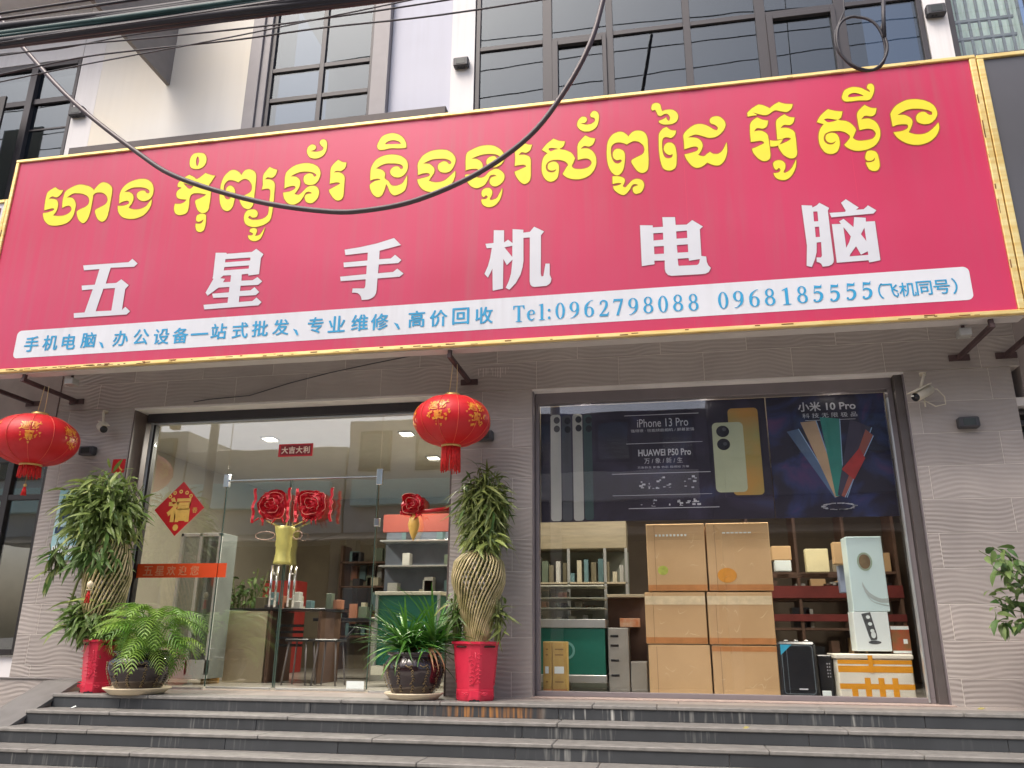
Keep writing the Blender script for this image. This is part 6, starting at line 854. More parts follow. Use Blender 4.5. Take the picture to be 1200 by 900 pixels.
def weave(t,cx,cy,prof,n,r,mat_a,mat_b,turn=0.62,both=True):
    def rad(z):
        for (z0,r0),(z1,r1) in zip(prof[:-1],prof[1:]):
            if z0<=z<=z1: f=(z-z0)/(z1-z0); f=f*f*(3-2*f); return r0+(r1-r0)*f
        return prof[-1][1]
    za,zb=prof[0][0],prof[-1][0]
    for d in ((1,-1) if both else (1,)):
        for k in range(n if d==1 else int(n*0.7)):
            a0=2*PI*k/(n if d==1 else int(n*0.7)); P=[]; j=rnd.uniform(-0.02,0.02)
            for i in range(15):
                f=i/14; z=za+(zb-za)*f; a=a0+d*turn*2*PI*f*0.5+j*math.sin(f*9); rr=rad(z)+(0.004 if d==1 else -0.014); P.append((cx+rr*math.cos(a),cy+rr*math.sin(a),z))
            MB().tube(P,r*rnd.uniform(0.85,1.15),6).build('woven_stem',mat_a if d==1 else mat_b,t)
def leafmesh(name,L,W,m,bend=0.25,fold=0.12,seg=4):
    vs=[];fs=[]
    for i in range(seg+1):
        f=i/seg; wv=W*math.sin(PI*min(1,f*0.9+0.1))**0.8*(1-f*0.25) if i<seg else 0.0005; x=L*f; z=-bend*L*f*f
        vs+=[(x,-wv/2,z+fold*wv),(x,0,z),(x,wv/2,z+fold*wv)]
    for i in range(seg):
        a=i*3; fs+=[(a,a+1,a+4,a+3),(a+1,a+2,a+5,a+4)]
    me=bpy.data.meshes.new(name); me.from_pydata(vs,[],fs); me.materials.append(m); me.polygons.foreach_set('use_smooth',[True]*len(fs)); me.update(); return me
def place(name,me,parent,pos,d,scale=1.0,roll=0.0):
    d=Vector(d).normalized(); up=Vector((0,0,1)); s=up.cross(d)
    if s.length<1e-3: s=Vector((0,1,0))
    s.normalize(); u=d.cross(s); Rm=Matrix((d,s,u)).transposed().to_4x4(); Rm=Rm@Matrix.Rotation(roll,4,'X')
    o=bpy.data.objects.new(name,me); COL.objects.link(o); o.parent=parent
    o.matrix_local=Matrix.Translation(Vector(pos)-ORG_[parent.name])@Rm@Matrix.Scale(scale,4); return o
LA=[leafmesh('bamboo_leaf',0.17,0.036,LEAFA,0.4),leafmesh('bamboo_leaf',0.21,0.042,LEAFA,0.6),leafmesh('bamboo_leaf',0.13,0.032,LEAFA,0.2)]
LB=[leafmesh('bamboo_leaf',0.14,0.026,LEAFB,0.7),leafmesh('bamboo_leaf',0.17,0.028,LEAFB,1.1),leafmesh('bamboo_leaf',0.11,0.03,LEAFB,0.3)]
def crown(t,LM,n,cx,cy,cz,rx,ry,rz,extra=600,droop=0.5,seed=1,m=LEAFA,lo=0.55):
    rr=random.Random(seed)
    def one():
        while True:
            u,v,w_=rr.uniform(-1,1),rr.uniform(-1,1),rr.uniform(-1,1); q_=u*u+v*v+w_*w_
            if q_<1: break
        # push clumpy
        k=rr.uniform(lo,1)/max(0.25,math.sqrt(q_)); k=min(k,1/max(0.25,math.sqrt(q_)))
        p=Vector((cx+u*k*rx,cy+v*k*ry,cz+w_*k*rz)); lump=1+0.18*math.sin(u*7+seed)*math.cos(w_*6); p.x=cx+(p.x-cx)*lump
        d=Vector((u*rr.uniform(.2,1.3)+rr.uniform(-.7,.7),v*rr.uniform(.2,1.2)-0.25+rr.uniform(-.5,.5),w_*0.3+rr.uniform(-0.7,0.55)-droop*0.6)); return p,d
    for i in range(n):
        p,d=one(); place('leaf',rr.choice(LM),t,p,d,rr.uniform(0.7,1.25),rr.uniform(-0.8,0.8))
    q=MB(); o0=ORG_[t.name]
    for i in range(extra):
        p,d=one(); p=Vector((cx,cy,cz))+(p-Vector((cx,cy,cz)))*rr.uniform(0.4,0.95); me=rr.choice(LM); sc=rr.uniform(0.6,1.1)
        d.normalize(); s_=Vector((0,0,1)).cross(d); s_.normalize(); u_=d.cross(s_); a=rr.uniform(-1,1); s2=s_*math.cos(a)+u_*math.sin(a); u2=d.cross(s2)
        q._add([p+(d*v.co.x+s2*v.co.y+u2*v.co.z)*sc for v in me.vertices],[tuple(pl.vertices) for pl in me.polygons])
    stuff(q.build('inner_foliage',m,t))
    q=MB()
    for i in range(26):
        a=rr.uniform(0,2*PI); k=rr.uniform(0.2,0.9); q.tube([(cx+0.1*math.cos(a)*rx/.35,cy+0.1*math.sin(a),cz-rz*0.95),(cx+k*rx*0.6*math.cos(a),cy+k*ry*0.6*math.sin(a),cz),(cx+k*rx*math.cos(a),cy+k*ry*math.sin(a),cz+rz*rr.uniform(0.2,0.95))],0.005,5)
    q.build('twig',STEMG,t)

bl=thing('woven_bamboo_plant','lucky bamboo with dense grey green crown in red tub by the left pier','potted plant',(-5.345,-0.43,0),'lucky bamboos in red tubs')
redpot(bl,-5.335,-0.40,0.355,0.475,rot=-PI/2+0.16)
weave(bl,-5.40,-0.40,[(0.44,0.11),(0.62,0.14),(0.85,0.19),(1.08,0.215),(1.28,0.18),(1.42,0.12)],34,0.0085,STEMC,STEMG,0.55)
crown(bl,LA,290,-5.55,-0.40,1.71,0.44,0.34,0.47,1500,0.5,3)
crown(bl,LA,0,-5.46,-0.46,1.27,0.33,0.30,0.19,340,0.9,13)
crown(bl,LA,0,-5.48,-0.44,0.68,0.28,0.24,0.22,420,0.4,14)
crown(bl,LA,0,-5.98,-0.42,1.27,0.13,0.12,0.16,26,0.7,15)
rr=random.Random(5)
for i in range(40):   # loose shoots at the left and round the base
    if i<16: p=(-6.02+rr.uniform(-0.08,0.10),-0.42,1.25+rr.uniform(-0.15,0.12)); d=(rr.uniform(-1,0.6),-0.4,rr.uniform(-1,0.1))
    else: p=(-5.62+rr.uniform(-0.16,0.5),-0.5+rr.uniform(-0.1,0.12),0.6+rr.uniform(-0.1,0.22)); d=(rr.uniform(-1,0.5),-0.6,rr.uniform(-0.6,0.5))
    place('leaf',rr.choice(LA),bl,p,d,rr.uniform(0.8,1.3),rr.uniform(-.8,.8))
MB().tube([(-5.5,-0.55,0.5),(-5.62,-0.6,0.75),(-5.55,-0.62,1.0),(-5.48,-0.6,1.25)],0.012,6).build('shoot',STEMG,bl)
MB().tube([(-5.66,-0.45,1.15),(-5.9,-0.5,1.2),(-6.02,-0.48,1.32)],0.005,5).build('shoot',STEMG,bl)
ch=thing('hanging_charm','small ivory bead charm with red tassel hanging on the left woven bamboo','ornament',(-5.36,-0.75,1.1))
q=MB(); q.lathe(-5.30,-0.76,[(0.004,1.005),(0.026,0.985),(0.03,0.965),(0.02,0.94),(0.006,0.93)],12); q.lathe(-5.30,-0.76,[(0.03,0.925),(0.024,0.915)],10); q.build('bead',mat('ivory_bead',rgb(224,208,176),0.4,var=0.1),ch)
q=MB()
for k in range(8): q.tube([(-5.30+0.006*math.cos(k),-0.76+0.006*math.sin(k),0.92),(-5.31+0.022*math.cos(k),-0.76+0.02*math.sin(k),0.80)],0.004,4)
q.build('tassel',MATS['red_fringe_thread'],ch); MB().tube([(-5.30,-0.76,1.0),(-5.31,-0.7,1.12)],0.002,4).build('cord',STRING,ch)

br=thing('woven_bamboo_plant','potted lucky bamboo with onion shaped woven stems and brownish crown before the middle pier','potted plant',(-1.64,-0.4,0),'lucky bamboos in red tubs')
redpot(br,-1.655,-0.40,0.415,0.485,rot=-PI/2+0.18)
weave(br,-1.645,-0.40,[(0.44,0.085),(0.6,0.115),(0.80,0.175),(1.02,0.238),(1.15,0.225),(1.245,0.15),(1.295,0.03)],40,0.0088,STEMC,STEMG,0.5)
crown(br,LB,280,-1.605,-0.38,1.67,0.245,0.23,0.41,1500,0.35,8,LEAFB)
crown(br,LA,0,-1.60,-0.42,1.36,0.2,0.2,0.13,120,0.2,18)
crown(br,LB,0,-1.83,-0.42,0.72,0.07,0.12,0.24,60,0.3,19,LEAFB)
crown(br,LB,0,-1.46,-0.42,0.68,0.06,0.1,0.2,36,0.3,20,LEAFB)
rr=random.Random(9)
for i in range(30):
    if i<14: p=(-1.86+rr.uniform(-0.04,0.08),-0.45,0.62+rr.uniform(-0.12,0.3)); d=(rr.uniform(-1,0.2),-0.5,rr.uniform(-0.6,0.6))
    elif i<22: p=(-1.42+rr.uniform(-0.05,0.06),-0.42,0.6+rr.uniform(-0.1,0.3)); d=(rr.uniform(-0.4,1),-0.5,rr.uniform(-0.8,0.8))
    else: p=(-1.6+rr.uniform(-0.15,0.15),-0.42,2.0+rr.uniform(-0.1,0.06)); d=(rr.uniform(-1,1),-0.4,rr.uniform(0,1.2))
    place('leaf',rr.choice(LB),br,p,d,rr.uniform(0.7,1.2),rr.uniform(-.8,.8))

def darkpot(t,cx,cy,z0,R0,h):
    prof=[(R0*0.62,z0),(R0*0.66,z0+0.015),(R0*0.84,z0+h*0.25),(R0*0.98,z0+h*0.55),(R0*0.98,z0+h*0.72),(R0*0.86,z0+h*0.88),(R0*0.80,z0+h*0.91),(R0*0.90,z0+h*0.94),(R0*0.92,z0+h*0.985),(R0*0.88,z0+h),(R0*0.76,z0+h*0.98),(R0*0.74,z0+h*0.9)]
    n=72; q=MB(); q.smooth=True
    vs=[]
    for (r_,z) in prof:
        for k in range(n):
            a=2*PI*k/n; f=(z-z0)/h; lobes=1+0.03*abs(math.sin(a*6.5))*(1 if f<0.8 else 0); vs.append((cx+r_*lobes*math.cos(a),cy+r_*lobes*math.sin(a),z))
    q._add(vs,[(i*n+k,i*n+(k+1)%n,(i+1)*n+(k+1)%n,(i+1)*n+k) for i in range(len(prof)-1) for k in range(n)]); q.build('pot_body',DPOT,t)
    MB().lathe(cx,cy,[(R0*0.75,z0+h*0.88),(R0*0.75,z0+h*0.9)],24).build('soil',SOIL,t)
    q=MB(); rr=random.Random(int(cx*100))
    for k in range(13):
        a=2*PI*k/13+PI/26; 
        for j in range(11):
            f=0.14+0.056*j; z=z0+h*f; r_=R0*(0.66+0.34*math.sin(min(1,f/0.62)*PI/2)**0.9)*1.015; aa=a+rr.uniform(-0.05,0.05); s=rr.uniform(0.006,0.012)
            q.tube([(cx+r_*math.cos(aa-0.04),cy+r_*math.sin(aa-0.04),z-s*.5),(cx+(r_+0.002)*math.cos(aa),cy+(r_+0.002)*math.sin(aa),z+s),(cx+r_*math.cos(aa+0.04),cy+r_*math.sin(aa+0.04),z-s*0.3)],0.0042,4)
        a2=2*PI*k/13; z=z0+h*0.72; r_=R0*1.0
        q.tube([(cx+r_*math.cos(a2-0.12),cy+r_*math.sin(a2-0.12),z),(cx+r_*math.cos(a2),cy+r_*math.sin(a2),z-0.018),(cx+r_*math.cos(a2+0.12),cy+r_*math.sin(a2+0.12),z)],0.005,4)
    q.build('gold_relief',DGOLD,t)
def saucer(cx,cy,r_,label):
    q=MB(); q.lathe(cx,cy,[(r_*0.78,0.0),(r_*0.82,0.012),(r_*0.98,0.045),(r_,0.052),(r_*0.985,0.058),(r_*0.9,0.05),(r_*0.76,0.02)],48); tag(q.build('plant_saucer',SAUCER),label,'saucer','cream saucers')
saucer(-4.865,-0.46,0.30,'cream saucer under the dark pot of the bright green feathery palm'); saucer(-2.20,-0.42,0.262,'cream saucer under the dark pot of the spiky pandan')
# feathery palm
fp=thing('feathery_palm','bright green feathery palm in dark glazed pot beside the left red tub','potted plant',(-4.85,-0.46,0.02),'plants in dark glazed pots')
darkpot(fp,-4.86,-0.46,0.022,0.29,0.36)
def frondmesh(L,seed,arc):
    rr=random.Random(seed); q=MB(); pts=[]; N=14
    for i in range(N+1):
        f=i/N; ang=arc*f**1.25; pts.append(Vector((L*(math.sin(ang)/arc),0,-L*(1-math.cos(ang))/arc)))
    q.tube(pts,[0.004*(1-0.7*i/N) for i in range(N+1)],4)
    for i in range(2,N+1):
        f=i/N; t_=(pts[i]-pts[i-1]).normalized(); ll=L*0.27*math.sin(PI*(0.16+0.8*f))*rr.uniform(0.85,1.15)
        for s in (-1,1):
            w_=0.0095; P=[]
            for j in range(5):
                g=j/4; P.append(pts[i]+(t_*0.5*g+Vector((0,s,0))*(g*0.95)+Vector((0,0,-0.55*g*g)))*ll+t_*0.12*ll*g*g)
            vs=[]
            for j,pp in enumerate(P): ww=w_*(1.0-0.25*abs(j-1.5))*(0.15 if j==4 else 1); vs+=[pp-t_*ww,pp+t_*ww]
            q._add(vs,[(2*j,2*j+1,2*j+3,2*j+2) for j in range(4)])
    me=bpy.data.meshes.new('frond'); me.from_pydata([tuple(v) for v in q.v],[],q.f); me.materials.append(LEAFD); me.update(); return me
FR=[frondmesh(0.46,1,1.9),frondmesh(0.40,2,2.3),frondmesh(0.50,3,1.6),frondmesh(0.36,4,2.6)]
rr=random.Random(21); stems=MB()
for i in range(74):
    a=rr.uniform(0,2*PI); h=rr.uniform(0,1); el=rr.uniform(0.15,1.1)*(1 if h<0.8 else 1.25); r0=0.16*(1-0.5*h)
    px,py,pz=-4.84+(r0+0.07*rr.random())*math.cos(a)+0.04*h,-0.46+r0*math.sin(a)*0.8,0.38+0.34*h
    d=(math.cos(a)*math.cos(el),math.sin(a)*math.cos(el)*0.9-0.15,math.sin(el)); place('frond',rr.choice(FR),fp,(px,py,pz),d,rr.uniform(0.7,1.05),rr.uniform(-0.5,0.5))
    stems.tube([(-4.86+0.05*math.cos(a),-0.46+0.05*math.sin(a),0.33),((px-4.86)/2,py*0.5-0.23,(pz+0.33)/2+0.03),(px,py,pz)],0.005,5)
for i in range(7):
    a=rr.uniform(-0.5,0.3); place('frond',rr.choice(FR),fp,(-4.58+rr.uniform(-.06,.06),-0.44,0.50+rr.uniform(-0.08,0.22)),(math.cos(a),math.sin(a)-0.1,rr.uniform(-0.1,0.7)),rr.uniform(0.8,1.0),rr.uniform(-0.4,0.4))
stems.build('palm_stems',STEMG,fp)
# pandan
pd=thing('pandan_plant','spiky dark green pandan in dark glazed pot beside the right red tub','potted plant',(-2.21,-0.42,0.02),'plants in dark glazed pots')
darkpot(pd,-2.21,-0.42,0.022,0.262,0.37)
def blademesh(L,W,bend):
    vs=[];fs=[];seg=7
    for i in range(seg+1):
        f=i/seg; wv=W*(1-f**2.2)+0.001; ang=bend*f; x=L*math.sin(ang)/bend; z=-L*(1-math.cos(ang))/bend; vs+=[(x,-wv/2,z+0.3*wv),(x,0,z),(x,wv/2,z+0.3*wv)]
    for i in range(seg): a=i*3; fs+=[(a,a+1,a+4,a+3),(a+1,a+2,a+5,a+4)]
    me=bpy.data.meshes.new('blade'); me.from_pydata(vs,[],fs); me.materials.append(LEAFC); me.polygons.foreach_set('use_smooth',[True]*len(fs)); me.update(); return me
BLm=[blademesh(0.58,0.032,0.6),blademesh(0.52,0.034,1.1),blademesh(0.46,0.032,1.7),blademesh(0.62,0.030,0.9)]
for (cx,cz_,n,spread) in ((-2.28,0.40,120,1.0),(-2.03,0.45,70,0.8)):
    for i in range(n):
        a=rr.uniform(0,2*PI); el=min(1.45,abs(rr.gauss(0.75,0.42))); d=(math.cos(a)*math.cos(el),math.sin(a)*math.cos(el),math.sin(el)); place('blade',rr.choice(BLm),pd,(cx+0.03*math.cos(a),-0.42+0.03*math.sin(a),cz_+rr.uniform(-0.03,0.06)),d,rr.uniform(0.75,1.05),rr.uniform(-0.4,0.4))
DRYB=blademesh(0.34,0.024,1.9); DRYB.materials[0]=mat('dry_pandan_blade',rgb(176,128,92),0.6,var=0.2,scale=20)
for a in (-1.2,-0.7,-2.6,-1.0): place('blade',DRYB,pd,(-2.08,-0.48,0.42),(math.cos(a),math.sin(a),0.25),1.0,0.2)
# shrub coming in from the right
sh=thing('leafy_shrub','leafy green shrub reaching into view at the right edge in front of wavy tiles','shrub',(3.25,-0.5,0))
LE=[leafmesh('shrub_leaf',0.085,0.045,LEAFE,0.4),leafmesh('shrub_leaf',0.10,0.052,LEAFE,0.6)]
rr=random.Random(31)
MB().lathe(3.25,-0.5,[(0.17,0.0),(0.23,0.3),(0.25,0.31),(0.22,0.3),(0.2,0.26)],28).build('pot',REDPOT,sh)
q=MB(); tips=[]
for i in range(16):
    ez=rr.uniform(0.66,1.22); ex=rr.uniform(2.5,2.8) if i<12 else rr.uniform(3.2,3.6); e=Vector((ex,-0.6+rr.uniform(-0.18,0.15),ez)); b0=Vector((3.25,-0.5,0.25)); mpt=(b0+e)/2+Vector((0.12,0,0.15)); q.tube([b0,mpt,e],[0.012,0.007,0.003],5); tips.append((mpt,e))
q.build('branch',STEMG,sh)
for i in range(290):
    m0,e=rr.choice(tips); f=rr.uniform(0.15,1.05); p=m0+(e-m0)*f+Vector((rr.uniform(-.05,.05),rr.uniform(-.05,.05),rr.uniform(-.05,.05))); place('leaf',rr.choice(LE),sh,p,(rr.uniform(-1,0.7),rr.uniform(-1,0.4),rr.uniform(-1,0.5)),rr.uniform(0.85,1.3),rr.uniform(-1,1))

# ================= STICKERS, BANNERS, BALLOONS =================
SRED=mat('red_sticker_paper',rgb(200,24,34),0.45,var=0.06); SGOLD=mat('gold_sticker_ink',rgb(236,190,96),0.4,var=0.08,scale=20); DKR=mat('dark_red_print',rgb(140,22,30),0.5,var=0.1)
YG=0.243
t=thing('fu_sticker','red diamond sticker with gold fortune character and coins on the left glass pane','sticker',(-5.13,YG,1.83))
MB()._add([(-5.43,YG,1.82),(-5.15,YG,1.535),(-4.84,YG,1.835),(-5.12,YG,2.125)],[(0,1,2,3)]).build('red_paper',SRED,t)
q=MB(); V,F,(W,H)=text_loops_mesh('福',1.0,0.05)
if V: k=0.27/H; q._add([(-5.14+a*k,YG-0.003,1.82+b_*k) for a,b_ in V],F)
for i in range(5):
    a=R(150-30*i); cx0,cz0=-5.135+0.13*math.cos(a)*1.1,1.915+0.10*math.sin(a); q.poly([ell(cx0,cz0,0.022,0.022,10),ell(cx0,cz0,0.009,0.009,8)],YG-0.003)
q.poly([ell(-5.15,1.625,0.033,0.036,8)],YG-0.003); text(q,'春',-4.945,1.81,YG-0.003,h=0.06); q.build('gold_print',SGOLD,t)
t=thing('lucky_word_sticker','small red strip sticker reading 大吉大利 high on the glass doors','sticker',(-3.84,YG,2.43))
MB().rect(-4.04,-3.645,2.365,2.505,YG).build('red_paper',SRED,t); MB().rect(-4.015,-3.665,2.38,2.49,YG-0.002).build('dark_field',DKR,t)
q=MB()
for i,c_ in enumerate('大吉大利'): text(q,c_,-3.965+i*0.083,2.435,YG-0.004,h=0.078,bold=0.03)
q.build('white_print',mat('cream_ink',rgb(240,214,190),0.5,var=0),t)
t=thing('red_paper_sticker','small red square paper on tiled pier edge above the left bamboo','sticker',(-5.76,-0.002,2.27))
MB().rect(-5.845,-5.69,2.195,2.345,-0.004).build('red_paper',SRED,t); q=MB(); text(q,'人',-5.765,2.265,-0.006,h=0.10,bold=0.03); q.build('gold_print',SGOLD,t)
t=thing('welcome_banner','orange strip banner with pale Chinese greeting across left glass pane','banner',(-5.05,YG,1.18))
MB().rect(-5.57,-4.50,1.10,1.245,YG-0.001).build('orange_film',ORG,t)
q=MB()
for i,c_ in enumerate('五星欢迎您'): text(q,c_,-5.40+i*0.135,1.172,YG-0.003,h=0.10,bold=0.01)
q.build('pale_print',mat('pale_orange_ink',rgb(226,150,110),0.5,var=0),t)
tag(MB().rect(-3.09,-2.91,0.035,0.105,YG-0.004).build('white_label',PAPER),'small white rectangular label at bottom corner of glass door','sticker')
t=thing('turquoise_poster','turquoise and white poster on the tiled wall, mostly behind left bamboo','poster',(-6.2,-0.01,1.6))
MB().box(-6.42,-5.96,-0.016,-0.001,1.27,2.02).build('poster_board',TEALW,t)
q=MB(); q.rect(-6.40,-6.10,1.55,1.62,-0.018); q.rect(-6.38,-6.22,1.70,1.92,-0.018); q.build('dark_print',mat('navy_print',rgb(30,60,90),0.5,var=0.1),t); q=MB(); q.rect(-6.40,-5.98,1.32,1.42,-0.018); q.build('white_print',PAPER,t)
# rose foil balloons on the doors
def rose(cx,y,cz,rx,rz,label,seed,bag=True):
    t=thing('rose_balloon',label,'balloon',(cx,y,cz),'red rose foil balloons on the glass')
    rr=random.Random(seed); RM=mat('red_foil',rgb(200,30,44),0.3,metal=0.25,var=0.25,scale=14,bump=0.5,bscale=18); PE=mat('pink_foil_highlight',rgb(240,160,140),0.3,metal=0.2,var=0.1)
    for j in range(13):   # ragged petals spiralling out from a tight heart
        a0=j*2.1+seed; r0=0.10+0.068*j; n=7; span=1.15-0.03*j; A=[];Bs=[]
        for i in range(n+1):
            a=a0+(-span+2*span*i/n); bm=math.sin(PI*i/n); w1=rr.uniform(-.025,.025)
            sq=1/max(abs(math.cos(a)),abs(math.sin(a)))**0.45
            A.append((cx+rx*sq*(r0-0.05)*math.cos(a),y-0.05+0.03*j/13,cz+rz*sq*(r0-0.05)*math.sin(a)))
            Bs.append((cx+rx*sq*(r0+0.11*bm+w1)*math.cos(a),y-0.075+0.05*j/13-0.02*bm+w1,cz+rz*sq*(r0+0.11*bm+w1)*math.sin(a)))
        q=MB(); q._add(A+Bs,[(i,i+1,n+2+i,n+1+i) for i in range(n)]); q.build('petal',RM,t)
        if j%2: MB().tube(Bs,0.0032,4).build('petal_highlight',PE,t)  # pink foil highlights, painted as thin tubes along the rims
    q=MB(); q.lathe(0,0,[(0.01,-0.02),(0.7,-0.012),(0.95,0.0),(0.7,0.012),(0.01,0.02)],26); q.v=[(cx+rx*a_*(1+0.05*math.sin(9*math.atan2(b_,a_)+seed)),y-0.01+c_,cz+rz*b_*(1+0.05*math.sin(9*math.atan2(b_,a_)+seed))) for a_,b_,c_ in q.v]; q.build('foil_backing',RM,t)
    if bag:
        for s_ in (-1,1):
            q=MB(); pts=[(cx+s_*rx*(1.12 if (s_<0)==(cx<-3.8) else 1.02)+rr.uniform(-.012,.012),y-0.02+rr.uniform(-.01,.01),cz-rz*1.1+2.2*rz*i/9) for i in range(10)]; q._add(pts+[(x_+s_*0.03,y_,z_) for x_,y_,z_ in pts],[(i,i+1,11+i,10+i) for i in range(9)]); q.build('foil_side_strip',RM,t)
            MB().tube([(x_+s_*0.032,y_,z_) for x_,y_,z_ in pts],0.003,4).build('strip_edge',PE,t)
    q=MB()
    for k in range(6):
        x0=cx+rx*rr.uniform(-.8,.8); q.tube([(x0,y-0.03,cz-rz*0.8),(x0+rr.uniform(-.05,.05),y-0.05,cz-rz*rr.uniform(1.0,1.35))],[0.012,0.003],4)
    stuff(q.build('ragged_base_petal',RM,t))
    return t
rose(-4.0,0.16,1.825,0.17,0.165,'red rose foil balloon above door handles, left of the pair',1.0)
rose(-3.55,0.16,1.82,0.165,0.16,'red rose foil balloon above the door handles, right of the pair',2.3)
t=rose(-2.47,0.17,1.80,0.13,0.12,'smaller red rose balloon with gold bud on the pane right of the doors',4.1,False)
q=MB(); q.lathe(-2.455,0.17,[(0.004,1.44),(0.04,1.52),(0.06,1.60),(0.045,1.67),(0.01,1.72)],14); q.build('gold_bud',SGOLD,t)
q=MB(); q.tube([(-2.6,0.17,1.72),(-2.3,0.17,1.735),(-2.08,0.17,1.76)],0.02,6); q.build('red_ribbon',SRED,t)
t=thing('gold_tube_balloon','pale yellow foil tube hanging between the rose balloons above the door handles','balloon',(-3.85,0.2,1.4))
YF=mat('pale_yellow_foil',rgb(214,206,116),0.35,metal=0.2,var=0.15,scale=10)
q=MB(); q.lathe(-3.85,0.18,[(0.095,1.225),(0.09,1.25),(0.078,1.33),(0.080,1.39),(0.088,1.41),(0.084,1.48),(0.10,1.56),(0.108,1.60),(0.09,1.605)],8); q.build('foil_tube',YF,t)
for s_,rx_ in ((-1,0.11),(1,0.05)): MB().tube([(-3.85+s_*(0.10+rx_)+rx_*math.cos(k*PI/8),0.17,1.515+0.042*math.sin(k*PI/8)) for k in range(17)],0.0035,5).build('foil_bow',mat('clear_pink_foil',rgb(206,170,150),0.25,metal=0.3,var=0.1),t)
q=MB()
for s_ in (-0.22,0.02,0.22): q.tube([(-3.85+s_,0.18,1.67),(-3.85+s_*0.5,0.18,1.62),(-3.85,0.18,1.58)],0.006,5)
q.build('stem_wire',YF,t)

# ================= WINDOW POSTERS =================
PY=0.215
def poster_mat(name,c1,c2,c3,sc=1.6):
    m=bpy.data.materials.new(name); m.use_nodes=True; n=m.node_tree.nodes; l=m.node_tree.links; b=n['Principled BSDF']; b.inputs['Roughness'].default_value=0.5
    g=n.new('ShaderNodeNewGeometry'); nz=n.new('ShaderNodeTexNoise'); nz.inputs['Scale'].default_value=sc; nz.inputs['Detail'].default_value=5; nz.inputs['Distortion'].default_value=0.8; l.new(g.outputs['Position'],nz.inputs[0])
    r_=n.new('ShaderNodeValToRGB'); r_.color_ramp.elements[0].position=0.46; r_.color_ramp.elements[0].color=c1; r_.color_ramp.elements[1].position=0.72; r_.color_ramp.elements[1].color=c3; e=r_.color_ramp.elements.new(0.58); e.color=c2; l.new(nz.outputs[0],r_.inputs[0]); l.new(r_.outputs[0],b.inputs['Base Color']); return m
PM=poster_mat('navy_phone_poster',rgb(34,26,42),rgb(50,42,64),rgb(60,70,108)); PM2=poster_mat('cosmic_phone_poster',rgb(28,22,40),rgb(40,48,92),rgb(96,52,96),2.6)
WINK=mat('pale_grey_print',rgb(206,206,212),0.5,var=0.05); PHG=mat('printed_grey_phone',rgb(176,176,170),0.5,var=0.08,scale=3); PHD=mat('printed_slate_phone',rgb(74,76,82),0.5,var=0.1,scale=3); LENSM=mat('printed_lens_black',rgb(22,20,24),0.4,var=0)
p1=thing('phone_poster','wide dark navy phone advertising poster inside top of display window, left two thirds','poster',(-0.1,PY,2.2))
MB().box(-1.16,1.06,PY,PY+0.006,1.605,2.785).build('poster_sheet',PM,p1)
yy=PY-0.002
for (x0,x1,z0,z1,m_) in ((-1.06,-0.955,1.615,2.70,PHG),(-0.945,-0.85,1.615,2.69,PHD),(-0.835,-0.735,1.615,2.70,PHG),(-0.725,-0.64,1.62,2.69,mat('printed_green_phone',rgb(52,74,74),0.5,var=0.1))):
    MB().poly([round_rect(x0,x1,z0,z1,0.03)],yy).build('printed_phone',m_,p1)
    q=MB()
    for dz in (0.06,0.15): q.poly([ell((x0+x1)/2+0.012,z1-dz,0.032,0.036,14)],yy-0.001)
    q.build('printed_lens',LENSM,p1)
q=MB(); text(q,'iPhone 13 Pro',0.065,2.575,yy,wid=0.50,h=0.085); q.build('printed_title',WINK,p1)
q=MB(); text(q,'HUAWEI P50 Pro',0.07,2.272,yy,wid=0.51,h=0.068,bold=0.02); q.build('printed_title',WINK,p1)
q=MB(); text(q,'强得很 · 性能续航相机 / 屏幕更强',0.06,2.498,yy,wid=0.62,h=0.032); q.build('printed_line',WINK,p1)
q=MB(); text(q,'万 / 象 / 新 / 生',0.055,2.19,yy,wid=0.37,h=0.055); q.build('printed_line',WINK,p1)
q=MB(); text(q,'万象新生 影像 色彩 超感知 万象',0.05,2.125,yy,wid=0.5,h=0.022); q.build('printed_line',WINK,p1)
q=MB(); q.rect(-0.31,0.42,2.655,2.661,yy); q.rect(-0.30,0.44,2.365,2.370,yy); q.rect(-0.45,0.50,2.063,2.069,yy); q.rect(-0.45,0.50,1.85,1.854,yy); q.rect(-0.30,0.56,1.72,1.726,yy); q.build('printed_rule',WINK,p1)
rr=random.Random(4); q=MB()
for (za,zb_,n_) in ((1.90,2.02,26),(1.74,1.80,22)):   # unreadable small print
    for i in range(n_):
        x=-0.2+0.58*rr.random(); z=rr.uniform(za,zb_); q.rect(x,x+rr.uniform(0.008,0.035),z,z+rr.uniform(0.003,0.02),yy)
q.build('printed_small_text',WINK,p1)
PY2=mat('printed_pale_green_phone',rgb(186,192,160),0.5,var=0.08,scale=3)
MB().poly([round_rect(0.70,0.985,1.83,2.69,0.04)],yy).build('printed_phone',mat('printed_amber_screen_phone',rgb(150,148,86),0.5,scale=2.2,col2=rgb(196,140,60)),p1)
MB().poly([round_rect(0.54,0.835,1.86,2.55,0.045)],yy-0.0015).build('printed_phone',PY2,p1)
q=MB()
for dz in (0.0,0.13): q.poly([ell(0.64,2.46-dz,0.062,0.058,22)],yy-0.003)
q.build('printed_lens',LENSM,p1)
q=MB(); q.poly([ell(0.655,2.48,0.02,0.018,10)],yy-0.004); q.poly([ell(0.655,2.335,0.02,0.018,10)],yy-0.004); q.build('lens_glint',PHD,p1)
p2=thing('phone_poster','dark cosmic poster with fanned coloured phones inside top right of display window','poster',(1.6,PY,2.2))
MB().box(1.07,2.16,PY+0.001,PY+0.006,1.605,2.785).build('poster_sheet',PM2,p2)
